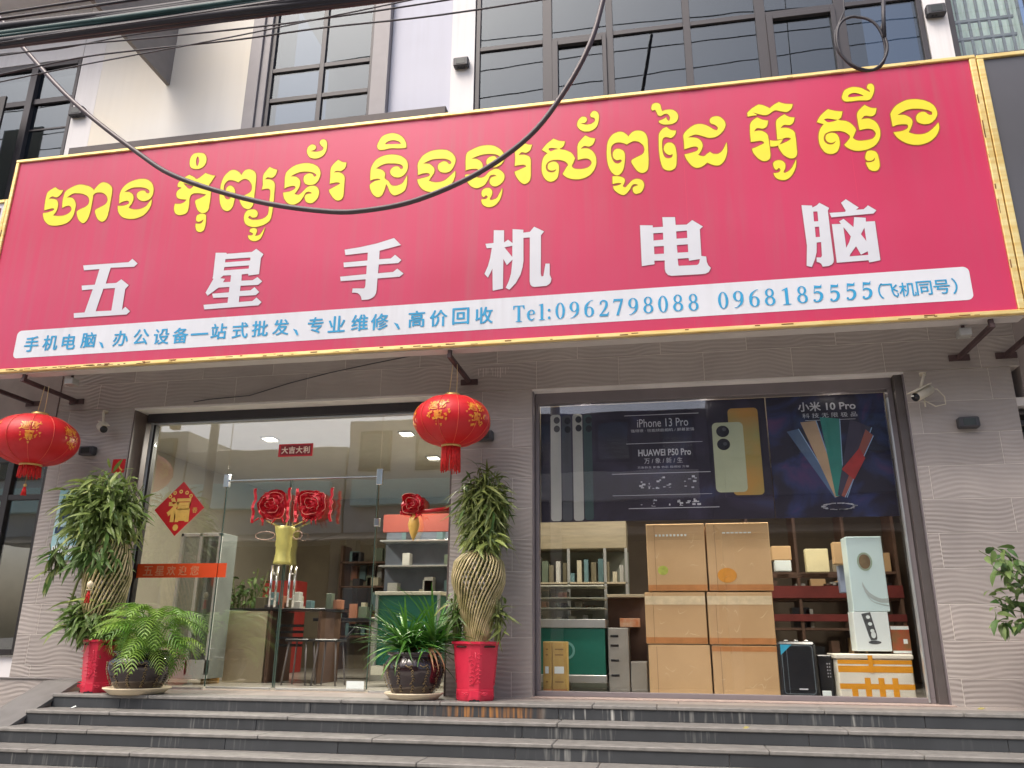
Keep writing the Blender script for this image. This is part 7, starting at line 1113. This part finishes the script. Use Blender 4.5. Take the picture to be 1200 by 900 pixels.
q=MB(); text(q,'小米 10 Pro',1.63,2.675,yy,wid=0.53,h=0.095,bold=0.02); q.build('printed_title',WINK,p2)
q=MB(); text(q,'科 技 无 限 极 品',1.65,2.585,yy,wid=0.5,h=0.048); q.build('printed_line',WINK,p2)
q=MB(); q.rect(1.42,1.88,2.535,2.539,yy); q.build('printed_rule',WINK,p2)
cx0,cz0=1.66,1.74
for j,(ang,L,wd,colr) in enumerate(((118,0.78,0.09,rgb(86,108,140)),(106,0.80,0.12,rgb(190,160,126)),(92,0.80,0.15,rgb(48,130,118)),(72,0.78,0.17,rgb(60,54,72)),(64,0.72,0.07,rgb(150,84,70)))):
    a=R(ang); dx,dz=math.cos(a),math.sin(a); nx,nz=-dz,dx; b0,b1=0.06,L
    P=[(cx0+dx*b0-nx*wd*0.25,cz0+dz*b0-nz*wd*0.25),(cx0+dx*b1-nx*wd*0.7,cz0+dz*b1-nz*wd*0.7),(cx0+dx*(b1+0.03)+nx*wd*0.5,cz0+dz*(b1+0.03)+nz*wd*0.5),(cx0+dx*b0+nx*wd*0.25,cz0+dz*b0+nz*wd*0.25)]
    MB().poly([P],yy-0.001*j).build('printed_phone',mat('printed_phone_hue_%s'%['blue','gold','teal','dark','copper'][j],colr,0.45,var=0.15,scale=4),p2)
    q=MB(); q.poly([ribbon([(P[0][0],P[0][1],.006),(P[1][0],P[1][1],.008)])],yy-0.001*j-0.0005); q.build('printed_edge',mat('printed_light_blue_edge',rgb(150,180,214),0.5,var=0),p2)
q=MB(); q.poly([[(1.70,2.05),(1.88,2.25),(1.92,2.15),(1.80,1.95)]],yy-0.007); q.build('printed_glow',mat('printed_red_glow',rgb(170,50,44),0.5,var=0.2,scale=9),p2)
q=MB()
for i in range(40):
    a=rr.uniform(0,2*PI); q.rect(1.62+0.14*math.cos(a),1.625+0.14*math.cos(a)+rr.uniform(0.01,0.04),1.70+0.03*math.sin(a),1.703+0.03*math.sin(a)+rr.uniform(0.002,0.006),yy-0.008)
q.build('printed_splash',WINK,p2)

# ================= STOCK BEHIND THE DISPLAY WINDOW =================
def carton(x0,x1,z0,z1,y0,label,tape='top',depth=0.42,grp='big brown cartons stacked in the display window'):
    t=thing('cardboard_box',label,'box',((x0+x1)/2,y0,z0),grp)
    MB().cbox(x0+0.003,x1-0.003,y0,y0+depth,z0,z1-0.004,0.006).build('carton_body',CARD,t)
    q=MB()
    if 'b' in tape: q.rect(x0+0.004,x1-0.004,z0+0.006,z0+0.06,y0-0.001)
    if 't' in tape: q.rect(x0+0.004,x1-0.004,z1-0.055,z1-0.01,y0-0.001)
    if 's' in tape: q.rect(x0+0.004,x1-0.004,z1-0.09,z1-0.03,y0-0.001)
    q.build('tape_strip',TAPE,t)
    q=MB(); r3=random.Random(int(x0*100+z0*37))
    for i in range(5):
        ax,az=r3.uniform(x0+.05,x1-.12),r3.uniform(z0+.08,z1-.1); q.poly([ribbon([(ax,az,.001),(ax+r3.uniform(.01,.05),az+r3.uniform(-.04,.04),.004),(ax+r3.uniform(.03,.09),az+r3.uniform(-.06,.06),.001)])],y0-0.0012-0.0002*i)
    q.build('crease_glint',mat('painted_crease_glint',rgb(222,198,160),0.6,var=0.1),t)  # white glints on the wrinkles, painted as pale ribbons
    q=MB(); q.rect(x0+0.08,x0+0.083,z0+0.01,z1-0.02,y0-0.0015); q.build('flap_seam',mat('carton_seam',rgb(120,92,62),0.8,var=0),t)
    return t
c1=carton(-0.15,0.415,0.955,1.60,0.42,'top left brown carton in the window stack with orange tape at its base','b')
c2=carton(-0.19,0.385,0.472,0.948,0.42,'middle carton of the left stack behind the window with a pale printed band','b')
c3=carton(-0.175,0.40,0.03,0.468,0.42,'bottom carton of the left stack behind the window','x')
c4=carton(0.425,1.02,0.955,1.60,0.42,'top right brown carton in window stack, with orange stain','b')
c5=carton(0.395,1.0,0.470,0.948,0.42,'middle carton of the right stack behind the window','b')
c6=carton(0.41,1.0,0.03,0.465,0.42,'bottom carton of the right stack beside black suitcase','t')
PRT=mat('faded_carton_print',rgb(214,196,160),0.7,var=0.15,scale=14)
MB().rect(-0.185,0.38,0.83,0.91,0.418).build('printed_band',PRT,c2); MB().rect(0.40,0.99,0.83,0.91,0.418).build('printed_band',PRT,c5)
q=MB(); q.poly([ell(0.60,1.10,0.09,0.07,18)],0.418); q.build('orange_stain',mat('orange_stain_mark',rgb(214,146,52),0.7,var=0.15,scale=9),c4)
q=MB(); 
for i in range(9): q.rect(-0.06+0.035*i,-0.04+0.035*i,1.475,1.495,0.418)
q.build('pale_scuff',PAPER,c1); q=MB(); q.poly([ell(0.0,1.15,0.05,0.045,12)],0.418); q.build('green_stamp',mat('green_stamp_ink',rgb(170,180,80),0.7,var=0.2,scale=20),c1)
q=MB(); 
for i in range(7): q.rect(0.58+0.04*i,0.61+0.04*i,1.495,1.507,0.418)
q.build('pale_scuff',PAPER,c4)
# foam box with amber tape
t=thing('foam_box','white foam box wrapped in amber tape bands, low right in display window','box',(1.83,0.36,0.0))
MB().cbox(1.50,2.13,0.36,0.74,0.02,0.355,0.01).build('foam_body',PLAST,t); MB().cbox(1.485,2.145,0.35,0.75,0.358,0.40,0.008).build('foam_lid',PLAST,t)
q=MB()
q.rect(1.502,2.128,0.105,0.15,0.3585); q.rect(1.502,2.128,0.245,0.30,0.3585); q.rect(1.502,2.128,0.315,0.35,0.3585)
q.build('tape_band',OTAPE,t)
for x in (1.60,1.715,1.83,1.945): MB().rect(x,x+0.05,0.025,0.20 if x>1.65 else 0.11,0.3578).build('tape_band',OTAPE,t)
MB().rect(1.76,1.80,0.245,0.39,0.3481).build('tape_band',OTAPE,t)
WB=mat('pale_glossy_box_card',rgb(206,228,228),0.35,var=0.03,scale=3)
t=thing('vacuum_box','tall pale box showing a white robot vacuum, standing on shorter white box','box',(1.86,0.4,0.765),'robot vacuum boxes')
MB().cbox(1.70,2.015,0.40,0.62,0.768,1.445,0.004).build('box_body',WB,t)
q=MB(); q.poly([ell(1.845,1.215,0.052,0.068,26)],0.397); q.build('printed_ring',mat('printed_gold_ring',rgb(122,104,78),0.4,var=0.2,scale=20),t)
q=MB(); q.poly([ell(1.845,1.215,0.066,0.083,26),ell(1.845,1.215,0.056,0.072,26)],0.3965); q.build('printed_ring',mat('printed_green_ring',rgb(150,170,140),0.4,var=0),t)
q=MB(); q.poly([ribbon([(1.80,1.03,.004),(1.84,0.93,.03),(1.93,0.87,.035),(2.01,0.865,.04)])],0.397); q.poly([ribbon([(1.80,1.0,.004),(1.86,0.87,.006),(1.95,0.83,.008),(2.01,0.82,.008)])],0.3965); q.build('printed_robot',mat('printed_grey_robot',rgb(170,182,180),0.4,var=0.05),t)
t=thing('vacuum_box','short white box with dark photo print, between the tall box and foam box','box',(1.83,0.4,0.44),'robot vacuum boxes')
MB().cbox(1.69,1.99,0.40,0.62,0.425,0.765,0.004).build('box_body',PAPER,t)
q=MB(); q.poly([ribbon([(1.80,0.755,.08),(1.82,0.66,.075),(1.84,0.56,.07),(1.845,0.52,.05)])],0.3975); q.poly([ell(1.85,0.50,0.055,0.016,16)],0.397); q.build('printed_device',mat('printed_dark_device',rgb(84,88,90),0.4,var=0.3,scale=30),t)
q=MB(); 
for zz in (0.72,0.66,0.60): q.poly([ell(1.815+(0.72-zz)*0.2,zz,0.018,0.016,12)],0.3968)
q.poly([ell(1.845,0.565,0.02,0.03,14)],0.3968); q.build('printed_dots',PAPER,t)
t=thing('picture_box','small red and green picture box leaning right of the white box on the foam box','box',(2.09,0.42,0.41))
MB().cbox(2.0,2.16,0.43,0.50,0.405,0.645,0.003).build('box_body',mat('red_green_print',rgb(190,74,50),0.4,scale=9,col2=rgb(110,110,70)),t); q=MB(); q.rect(2.003,2.157,0.612,0.642,0.4285); q.rect(2.003,2.157,0.408,0.43,0.4285); q.rect(2.10,2.135,0.49,0.53,0.4285); q.build('white_print',PAPER,t)
# black suitcase like box and tower
t=thing('black_case','black glossy case with blue corner sticker, right of the cartons on the floor','case',(1.16,0.4,0))
MB().cbox(1.0,1.335,0.40,0.60,0.02,0.50,0.02).build('case_body',DARKP,t); q=MB(); q.poly([round_rect(1.03,1.305,0.05,0.47,0.025),round_rect(1.037,1.298,0.057,0.463,0.022)],0.3985); q.rect(1.075,1.08,0.055,0.46,0.398); q.build('edge_line',mat('grey_edge_line',rgb(104,114,120),0.4,var=0),t)
q=MB(); q.poly([[(1.025,0.475),(1.125,0.475),(1.025,0.385)]],0.397); q.build('blue_sticker',mat('blue_sticker_print',rgb(60,170,206),0.4,var=0.1,scale=20),t); MB().rect(1.16,1.235,0.088,0.10,0.397).build('pale_badge',WINK,t)
q=MB(); 
for x in (1.07,1.16,1.25): q.cbox(x,x+0.035,0.45,0.5,0.501,0.515,0.003)
q.build('case_clip',SILV,t)
t=thing('computer_tower','dark computer tower with vent dots between the case and foam box','computer',(1.43,0.55,0))
MB().cbox(1.36,1.485,0.52,0.85,0.02,0.385,0.008).build('tower_body',DARKP,t); q=MB()
for i in range(5):
    for j in range(2): q.poly([ell(1.44+0.02*j,0.31-0.028*i,0.005,0.006,8)],0.518)
q.build('indicator_dot',WINK,t)
tag(MB().cbox(1.35,1.425,0.36,0.375,0.02,0.085,0.002).build('white_card',PAPER),'small white card on the floor right of the black case','card')
for i,(x0,x1,lb) in enumerate(((-1.158,-1.075,'tall narrow tan box at lower left corner of window, leftmost of the two'),(-1.07,-0.93,'tall narrow tan box with white label, second from the left window edge'))):
    t=thing('narrow_box',lb,'box',((x0+x1)/2,0.3,0),'tall narrow tan boxes')
    MB().cbox(x0,x1,0.28,0.42,0.02,0.485,0.004).build('box_body',mat('tan_box_card',rgb(196,164,92),0.6,scale=20,col2=rgb(184,150,84)),t)
    MB().rect(x0+0.02,x1-0.03,0.20,0.262,0.2785).build('white_label',PAPER,t); MB().rect(x0+0.004,x1-0.004,0.024,0.065,0.2788).build('orange_base_band',TAPE,t)
    q=MB(); 
    for zz in (0.41,0.36,0.12): q.rect(x0+0.025,x1-0.035,zz,zz+0.012,0.2787)
    q.build('printed_line',mat('brown_ink',rgb(140,108,60),0.6,var=0),t)
# glass display counter
t=thing('display_counter','glass topped display counter with teal front panel and white base behind window at left','counter',(-0.92,0.9,0))
MB().cbox(-1.50,-0.60,0.72,1.2,0.175,0.615,0.004).build('teal_panel',TEALP,t); MB().cbox(-1.50,-0.59,0.70,1.2,0.10,0.172,0.004).build('steel_kick',SILV,t); MB().cbox(-1.50,-0.59,0.70,1.2,0.618,0.70,0.004).build('steel_rail',SILV,t)
q=MB(); q.poly([ell(-0.985,0.40,0.085,0.085,28),ell(-0.985,0.40,0.062,0.062,28)],0.717); q.build('printed_circle_mark',mat('pale_teal_ink',rgb(110,166,156),0.5,var=0),t)
MB().box(-1.50,-0.60,0.70,0.706,0.70,1.02).build('glass_front',GLASS,t)
for zz in (0.80,0.90,1.02): MB().cbox(-1.50,-0.60,0.71,1.18,zz,zz+0.012,0.002).build('shelf',mat('pale_shelf',rgb(206,206,190),0.4,var=0.04),t)
rr=random.Random(77)
HUES=[rgb(92,122,126),rgb(160,108,84),rgb(52,52,56),rgb(176,170,148),rgb(104,98,78),rgb(184,184,178),rgb(92,104,88)]
ITEMS=[]
for k in range(26):
    x=-1.45+rr.random()*0.8; z=rr.choice((0.701,0.813,0.913)); w_=rr.uniform(0.04,0.09); c_=rr.randrange(7)
    o=MB().cbox(x,x+w_,0.74+rr.uniform(0,0.2),0.98,z,z+rr.uniform(0.02,0.07),0.002).build('boxed_accessory',mat('accessory_colour_%s'%['teal','orange','black','cream','olive','white','green'][c_],HUES[c_],0.5,var=0.1))
    ITEMS.append((o,z,x,['teal','orange','black','cream','olive','white','green'][c_])); tag(o,'','accessory','accessories in the glass counter')
shelf_labels(ITEMS,'boxed phone accessory','shelf of the glass counter')
t=thing('wall_cabinet','tall glass fronted wall cabinet with wooden top behind the window, left of cartons','cabinet',(-0.8,1.25,0))
MB().cbox(-1.54,-0.38,1.3,1.7,1.46,1.76,0.004).build('wood_header',mat('dull_wood_header',rgb(140,130,108),0.6,var=0.15,scale=5,stretch=(1,1,8)),t); MB().cbox(-1.54,-0.38,1.68,1.72,0.0,1.46,0.004).build('cabinet_back',mat('grey_green_back',rgb(126,132,118),0.6,scale=3,col2=rgb(150,156,146)),t)
for x in (-1.02,-0.62,-0.39): MB().cbox(x-0.015,x+0.015,1.30,1.34,0.0,1.46,0.002).build('upright',SILV,t)
MB().cbox(-1.54,-0.38,1.30,1.68,1.08,1.10,0.002).build('shelf',BEIGE,t)
for k in range(14):
    cw=rr.choice(['teal','cream','white','green','olive']); x=-1.48+k*0.078; o=MB().cbox(x,x+rr.uniform(0.04,0.07),1.36,1.5,1.101,1.101+rr.uniform(0.08,0.28),0.003).build('shelf_item',MATS.get('accessory_colour_'+cw,PAPER)); tag(o,'%s boxed item, %s from left on the wall cabinet shelf'%(cw,ORD[k]),'box','items on the wall cabinet')
t=thing('grey_drawer_unit','grey plastic unit with dark slots between teal counter and cartons','drawer unit',(-0.48,0.8,0))
MB().cbox(-0.575,-0.37,0.78,1.1,0.02,0.62,0.006).build('unit_body',GREYP,t); q=MB()
for zz in (0.53,0.44,0.30,0.16): q.cbox(-0.55,-0.47,0.774,0.781,zz,zz+0.022,0.002)
q.build('handle_slot',DARKP,t)
MB().cbox(-0.36,-0.20,0.8,1.1,0.02,0.30,0.006).build('lower_bin',GREYP,t)
tag(MB().cbox(-0.47,-0.26,1.12,1.25,0.63,0.72,0.004).build('orange_box',mat('orange_white_print',rgb(214,120,60),0.5,scale=16,col2=rgb(224,190,160))),'orange and white box in dark gap left of the cartons','box')
t=thing('dark_cabinet','dark low cabinet in the gap left of carton stack','cabinet',(-0.4,1.26,0)); MB().cbox(-0.60,-0.2,1.26,1.29,0.0,0.95,0.004).build('cabinet_door',BROWNS,t); MB().cbox(-0.60,-0.2,1.10,1.26,0.93,0.96,0.004).build('cabinet_top',BEIGE,t)
# shelves on the right rear
t=thing('stock_shelf','brown and red stock shelving deep in shop right of the cartons','shelf',(1.7,2.6,0))
for zz in (0.30,0.62,0.95,1.25): MB().cbox(1.0,2.7,2.5,2.9,zz,zz+0.03,0.003).build('shelf_board',BROWNS,t)
for x in (1.0,1.55,2.1,2.66): MB().cbox(x,x+0.035,2.48,2.9,0,2.0,0.003).build('upright',BROWNS,t)
MB().cbox(1.0,2.7,2.46,2.49,0.98,1.12,0.003).build('red_valance',DRED,t); MB().cbox(1.0,2.7,2.46,2.49,0.72,0.80,0.003).build('red_valance',DRED,t)
ITEMS=[]
for k in range(22):
    x=1.05+rr.random()*1.5; z=rr.choice((0.33,0.65,1.28,0.98)); w_=rr.uniform(0.08,0.2)
    o=MB().cbox(x,x+w_,2.52,2.75,z+0.001,z+rr.uniform(0.1,0.24),0.004).build('stock_box',[CARD,BROWNS,BEIGE,DARKP,GREYP][k%5]); ITEMS.append((o,z,x,['tan','brown','beige','black','grey'][k%5])); tag(o,'','box','stock boxes on the rear shelves')
shelf_labels(ITEMS,'stock box','brown rear shelf right of cartons')
for (x0,x1,z0,z1,y,m_,lb) in ((1.10,1.29,1.29,1.43,1.0,CARD,'small brown box upper left of the dark rear shelf'),(1.12,1.28,1.18,1.285,1.0,PAPER,'white packet just below the small brown box'),(1.43,1.65,1.17,1.40,1.02,mat('cream_bag_paper',rgb(222,212,168),0.6,var=0.06),'cream paper bag hanging between brown box and tall vacuum box'),(1.66,1.76,1.23,1.44,0.8,CARD,'tan box edge left of the tall vacuum box'),(1.70,1.79,0.96,1.22,0.85,mat('pale_blue_card',rgb(150,164,190),0.5,var=0.06),'pale blue box left of the tall vacuum box')):
    t=thing('hanging_pack',lb,'box',((x0+x1)/2,y,z0)); MB().cbox(x0,x1,y,y+0.1,z0,z1,0.004).build('pack_body',m_,t)
# brown partition carrying those packs
tag(MB().cbox(1.02,1.80,1.13,1.16,1.12,1.16,0.002).build('pack_shelf',BROWNS),'thin brown shelf carrying small packs right of the cartons','shelf')

# ================= INSIDE THE GLASS DOORS =================
t=thing('glass_cabinet','white framed glass cabinet standing inside left pane behind the feathery palm','cabinet',(-5.28,1.0,0))
f=MB()
for x in (-5.54,-5.30,-5.06): f.cbox(x,x+0.035,0.98,1.02,0.10,1.66,0.004)
f.cbox(-5.54,-5.025,0.98,1.02,1.62,1.66,0.004); f.cbox(-5.54,-5.025,0.98,1.02,0.06,0.26,0.004); f.build('cabinet_frame',mat('white_steel_frame',rgb(206,208,206),0.4,var=0.04),t)
MB().cbox(-5.54,-5.025,1.02,1.35,0.06,1.66,0.004).build('cabinet_inner',mat('grey_cabinet_inner',rgb(120,126,122),0.6,var=0.15,scale=4),t); MB().box(-5.53,-5.04,0.985,0.99,0.27,1.61).build('glass_panel',GLASS,t)
t=thing('reception_desk','beige reception desk block seen through left part of the glass','desk',(-4.8,1.5,0))
MB().cbox(-5.12,-4.62,1.5,2.1,0,0.80,0.006).build('desk_front',BEIGE,t); MB().cbox(-5.15,-3.9,1.5,2.1,0.805,0.83,0.004).build('desk_top',DARKP,t); MB().cbox(-4.60,-4.56,1.5,2.1,0,0.80,0.004).build('desk_side',BROWNS,t); MB().cbox(-3.98,-3.94,1.5,2.1,0,0.8,0.004).build('desk_side',BROWNS,t)
for zz in (0.62,0.55,0.48,0.40): MB().cbox(-4.55,-4.2,1.6,1.62,zz,zz+0.03,0.002).build('drawer_front',DARKP,t)
tag(MB().cbox(-5.21,-5.09,1.2,1.4,0.0,0.50,0.004).build('amber_box',mat('amber_box_card',rgb(176,136,72),0.6,var=0.1)),'amber upright box between the glass cabinet and reception desk','box')
tag(MB().cbox(-6.0,-5.46,4.0,4.4,0.0,1.32,0.01).build('red_cabinet',mat('red_cabinet_paint',rgb(168,56,50),0.5,var=0.15,scale=3)),'tall red cabinet at the back of shop behind the door handles','cabinet')
t=thing('rear_shelving','dark rear shelving with bottles and packs at the back of shop','shelf',(-4.2,5.5,0))
for zz in (0.5,0.9,1.3,1.7): MB().cbox(-5.4,-2.2,5.5,5.9,zz,zz+0.03,0.003).build('shelf_board',BROWNS,t)
for x in (-5.4,-4.6,-3.8,-3.0,-2.25): MB().cbox(x,x+0.04,5.5,5.9,0,2.0,0.003).build('upright',BROWNS,t)
ITEMS=[]
for k in range(60):
    x=-5.3+rr.random()*2.9; z=rr.choice((0.53,0.93,1.33,1.73)); c_=rr.choice(['teal','orange','black','cream','olive','white','green'])
    o=MB().cbox(x,x+rr.uniform(0.08,0.2),5.52,5.7,z+0.001,z+rr.uniform(0.1,0.3),0.004).build('shelf_pack',MATS['accessory_colour_'+c_] if 'accessory_colour_'+c_ in MATS else BEIGE); ITEMS.append((o,z,x,c_)); tag(o,'','box','packs on the rear shelving')
shelf_labels(ITEMS,'pack','shelf at back of left shop')
t=thing('work_table','dark work table with folding legs behind right door leaf','table',(-3.6,2.4,0))
MB().cbox(-4.4,-3.0,2.3,2.9,0.70,0.74,0.004).build('table_top',DARKP,t)
for x in (-4.3,-3.1): MB().tube([(x,2.35,0),(x,2.35,0.7)],0.018,6).build('leg',DARKP,t); MB().tube([(x,2.85,0),(x,2.85,0.7)],0.018,6).build('leg',DARKP,t)
MB().tube([(-4.3,2.34,0.1),(-3.8,2.34,0.68)],0.014,6).build('brace',DARKP,t)
t=thing('office_chair','dark blue office chair back behind the work table','chair',(-3.5,3.3,0))
MB().cbox(-3.75,-3.3,3.3,3.38,0.62,1.12,0.03).build('backrest',mat('navy_fabric',rgb(48,54,84),0.8,var=0.1),t); MB().cbox(-3.78,-3.28,2.95,3.3,0.45,0.52,0.02).build('seat',MATS['navy_fabric'],t); MB().tube([(-3.53,3.1,0.05),(-3.53,3.1,0.45)],0.03,8).build('pedestal',DARKP,t)
t=thing('computer_monitor','monitor on the work table inside the shop','monitor',(-3.9,2.6,0.74)); MB().cbox(-4.15,-3.75,2.6,2.63,0.86,1.12,0.006).build('screen',DARKP,t); MB().tube([(-3.95,2.63,0.74),(-3.95,2.63,0.9)],0.02,6).build('stand',DARKP,t)
for k,(x,z0,z1,c_) in enumerate(((-3.4,0.745,1.0,'cream'),(-3.22,0.745,0.93,'white'),(-3.08,0.745,1.1,'cream'))):
    o=MB().cbox(x,x+0.13,2.5,2.7,z0,z1,0.004).build('parcel',MATS['accessory_colour_'+c_] if 'accessory_colour_'+c_ in MATS else BEIGE); tag(o,['squat cream parcel at the middle of the work table','short white parcel between two cream ones on the work table','tall cream parcel at right end of the work table'][k],'parcel')
t=thing('phone_repair_rack','grey blue rack of parts and screens right of the glass doors','rack',(-3.1,2.5,0))
MB().cbox(-3.62,-2.1,2.7,2.75,0.75,1.95,0.004).build('rack_back',mat('slate_pegboard',rgb(92,100,112),0.6,var=0.12,scale=8),t)
for zz in (1.05,1.38,1.70): MB().cbox(-3.62,-2.1,2.45,2.7,zz,zz+0.02,0.002).build('rack_shelf',SILV,t)
MB().cbox(-3.62,-2.1,2.3,2.75,0.72,0.75,0.003).build('counter_top',PLAST,t); MB().cbox(-3.62,-2.1,2.32,2.75,0.0,0.72,0.003).build('counter_front',GREYP,t)
ITEMS=[]
for k in range(16):
    x=-3.55+rr.random()*1.35; z=rr.choice((1.07,1.40,1.72,0.75)); c_=rr.choice(['teal','green','black','cream','white'])
    o=MB().cbox(x,x+rr.uniform(0.06,0.16),2.47,2.6,z+0.001,z+rr.uniform(0.08,0.2),0.004).build('rack_item',MATS['accessory_colour_'+c_] if 'accessory_colour_'+c_ in MATS else BEIGE); ITEMS.append((o,z,x,c_)); tag(o,'','phone part','items on the repair rack')
shelf_labels(ITEMS,'item','level of the repair rack')
t=thing('small_display_case','small teal backed display case low behind the pandan','display case',(-2.95,1.2,0))
MB().cbox(-3.15,-2.45,1.22,1.6,0.22,0.96,0.004).build('teal_back',TEALP,t); MB().cbox(-3.18,-2.42,1.15,1.6,0.12,0.215,0.004).build('white_base',PLAST,t); MB().cbox(-3.18,-2.42,1.15,1.6,0.965,1.0,0.004).build('white_top',PLAST,t)
for x in (-3.17,-2.46): MB().cbox(x,x+0.03,1.16,1.19,0.216,0.964,0.002).build('corner_post',SILV,t)
tag(MB().cbox(-3.42,-2.48,1.98,2.02,1.76,1.98,0.003).build('red_valance',mat('brick_red_valance',rgb(150,66,48),0.7,var=0.1,scale=3)),'brick red fascia hanging over the rack right of the doors','valance')

rr=random.Random(91); CL=[]
for k in range(26):
    x=-5.0+rr.random()*1.1 if k%2 else -4.3+rr.random()*1.25; y,z=(rr.uniform(1.55,1.9),0.831) if k%2 else (rr.uniform(2.35,2.7),0.741)
    c_=['teal','orange','black','cream','olive','white','green'][k%7]; w_=rr.uniform(0.04,0.13); h=rr.uniform(0.03,0.2)
    CL.append((MB().cbox(x,x+w_,y,y+0.1,z,z+h,0.004).build('desk_item',MATS.get('accessory_colour_'+c_,BEIGE)),z,x,c_)); tag(CL[-1][0],'','desk item','clutter on the desk and work table')
shelf_labels(CL,'item','table seen through the doors')
CL=[]
for k in range(22):
    z=1.0 if k<11 else 1.45; x=-5.35+0.16*(k%11); w_=rr.uniform(0.08,0.13); c_=['black','white','teal','cream','orange'][rr.randrange(5)]
    CL.append((MB().cbox(x,x+w_,5.9,5.99,z,z+rr.uniform(0.2,0.36),0.004).build('hanging_card_pack',MATS.get('accessory_colour_'+c_,BEIGE)),z,x,c_)); tag(CL[-1][0],'','box','card packs on the back wall')
shelf_labels(CL,'card pack','row of the back wall')
t=thing('leafy_pot_plant','dark leafy plant in the dim rear beside the reception desk','potted plant',(-5.6,2.8,0)); MB().lathe(-5.6,2.8,[(0.14,0),(0.18,0.3)],16).build('pot',DARKP,t); crown(t,LE,60,-5.6,2.8,0.95,0.4,0.3,0.5,160,0.3,44,LEAFE)
for i,(x,y) in enumerate(((-4.05,1.25),(-3.7,1.25))):
    t=thing('bar_stool','%s steel legged stool in front of the work table'%['left','right'][i],'stool',(x,y,0),'steel stools'); MB().cbox(x-0.14,x+0.14,y-0.14,y+0.14,0.46,0.49,0.01).build('seat',DARKP,t)
    for sx in (-1,1):
        for sy in (-1,1): MB().tube([(x+sx*0.14,y+sy*0.14,0),(x+sx*0.10,y+sy*0.10,0.46)],0.010,6).build('leg',FRAME2,t)
# ================= ACROSS THE STREET (seen as reflections) =================
def opp(x0,x1,h,m_,label,loc_y=-15.0):
    t=thing('street_building',label,'building',((x0+x1)/2,loc_y,GZ),'shophouses across the street')
    MB().cbox(x0,x1-0.05,loc_y-6,loc_y,3.4,h,0.03).build('upper_wall',m_,t); MB().cbox(x0,x1-0.05,loc_y-6,loc_y-2.5,GZ,3.4,0.03).build('shop_recess',BROWNS,t)
    for x in (x0+0.15,x1-0.35): MB().cbox(x,x+0.3,loc_y-0.4,loc_y,GZ,3.4,0.02).build('pillar',GREYW,t)
    n=3; wd=(x1-x0)/n
    for lv in (5.35,):
        if lv+1.4>h: continue
        for k in range(n): f=MB().cbox(x0+wd*k+0.4,x0+wd*(k+1)-0.4,loc_y+0.001,loc_y+0.05,lv,lv+1.3,0.01).build('window_frame',FRAME,t); MB().box(x0+wd*k+0.5,x0+wd*(k+1)-0.5,loc_y+0.052,loc_y+0.06,lv+0.1,lv+1.2).build('pane',GLASS2,f)
    return t
W1=mat('weathered_cream_render',rgb(226,220,204),0.85,var=0.12,scale=1); W3=mat('dark_grey_render',rgb(92,90,96),0.85,var=0.15,scale=1); W2=mat('weathered_grey_render',rgb(206,204,198),0.85,var=0.12,scale=1)
CY=mat('pale_aqua_sign_face',rgb(215,250,240),0.4,var=0.04,scale=1)
for i,(x0,x1,h,m_,lb) in enumerate(((-22,-15,6.9,W2,'grey shophouse farthest left across the street'),(-15,-9.5,6.2,W1,'cream shophouse left of centre across the street'),(-9.5,-4,7.0,W2,'grey shophouse with aqua sign across the street'),(-4,1.5,6.9,W3,'cream shophouse opposite the doors'),(1.5,7,7.3,W3,'grey shophouse opposite the display window'),(7,13,6.2,W1,'cream shophouse farthest right across the street'))): 
    t=opp(x0,x1,h,m_,lb)
    if i in (0,1,2,3,4): MB().cbox(x0+0.3,x1-0.4,-14.95,-14.7,4.25,5.05,0.02).build('fascia_sign',CY if i in (0,1,2) else (W2 if i==3 else MATS['dark_grey_sign_face']),t)
    q=MB()
    q._add([(x0,-15,3.45),(x1-0.1,-15,3.45),(x1-0.1,-13.2,3.05),(x0,-13.2,3.05),(x0,-15,3.5),(x1-0.1,-15,3.5),(x1-0.1,-13.2,3.1),(x0,-13.2,3.1)],[(0,3,2,1),(4,5,6,7),(0,1,5,4),(1,2,6,5),(2,3,7,6),(3,0,4,7)]); q.build('awning',mat('grey_awning_sheet',rgb(120,112,104),0.6,var=0.15,scale=2),t)
for i,x in enumerate((-12,-2.5,7.5)):
    t=thing('utility_pole','concrete utility pole on the far kerb, %s of the three'%['leftmost','middle','rightmost'][i],'pole',(x,-11.5,GZ),'poles on the far kerb'); MB().lathe(x,-11.5,[(0.16,GZ),(0.11,8.5)],14).build('shaft',PAVE,t); MB().cbox(x-0.8,x+0.8,-11.6,-11.5,7.4,7.5,0.01).build('crossarm',STEEL,t)
for i in range(6): cable([(-25+5*j,-11.4+0.06*i,6.4+0.16*i-0.25*math.sin(PI*((-25+5*j+2.5)%9.5)/9.5)) for j in range(11)],0.018,'black power line across the street, %s from the bottom'%ORD[i],grp='power lines across the street')

for i,(y,z) in enumerate(((-5.0,10.5),(-5.3,11.2),(-5.6,12.1))): cable([(-30+6*j,y,z+0.2*math.sin(j*1.3+i)) for j in range(11)],0.011,'high power line above the near kerb, %s from the bottom, seen mirrored in upper windows'%ORD[i],grp='high power lines above the near kerb')
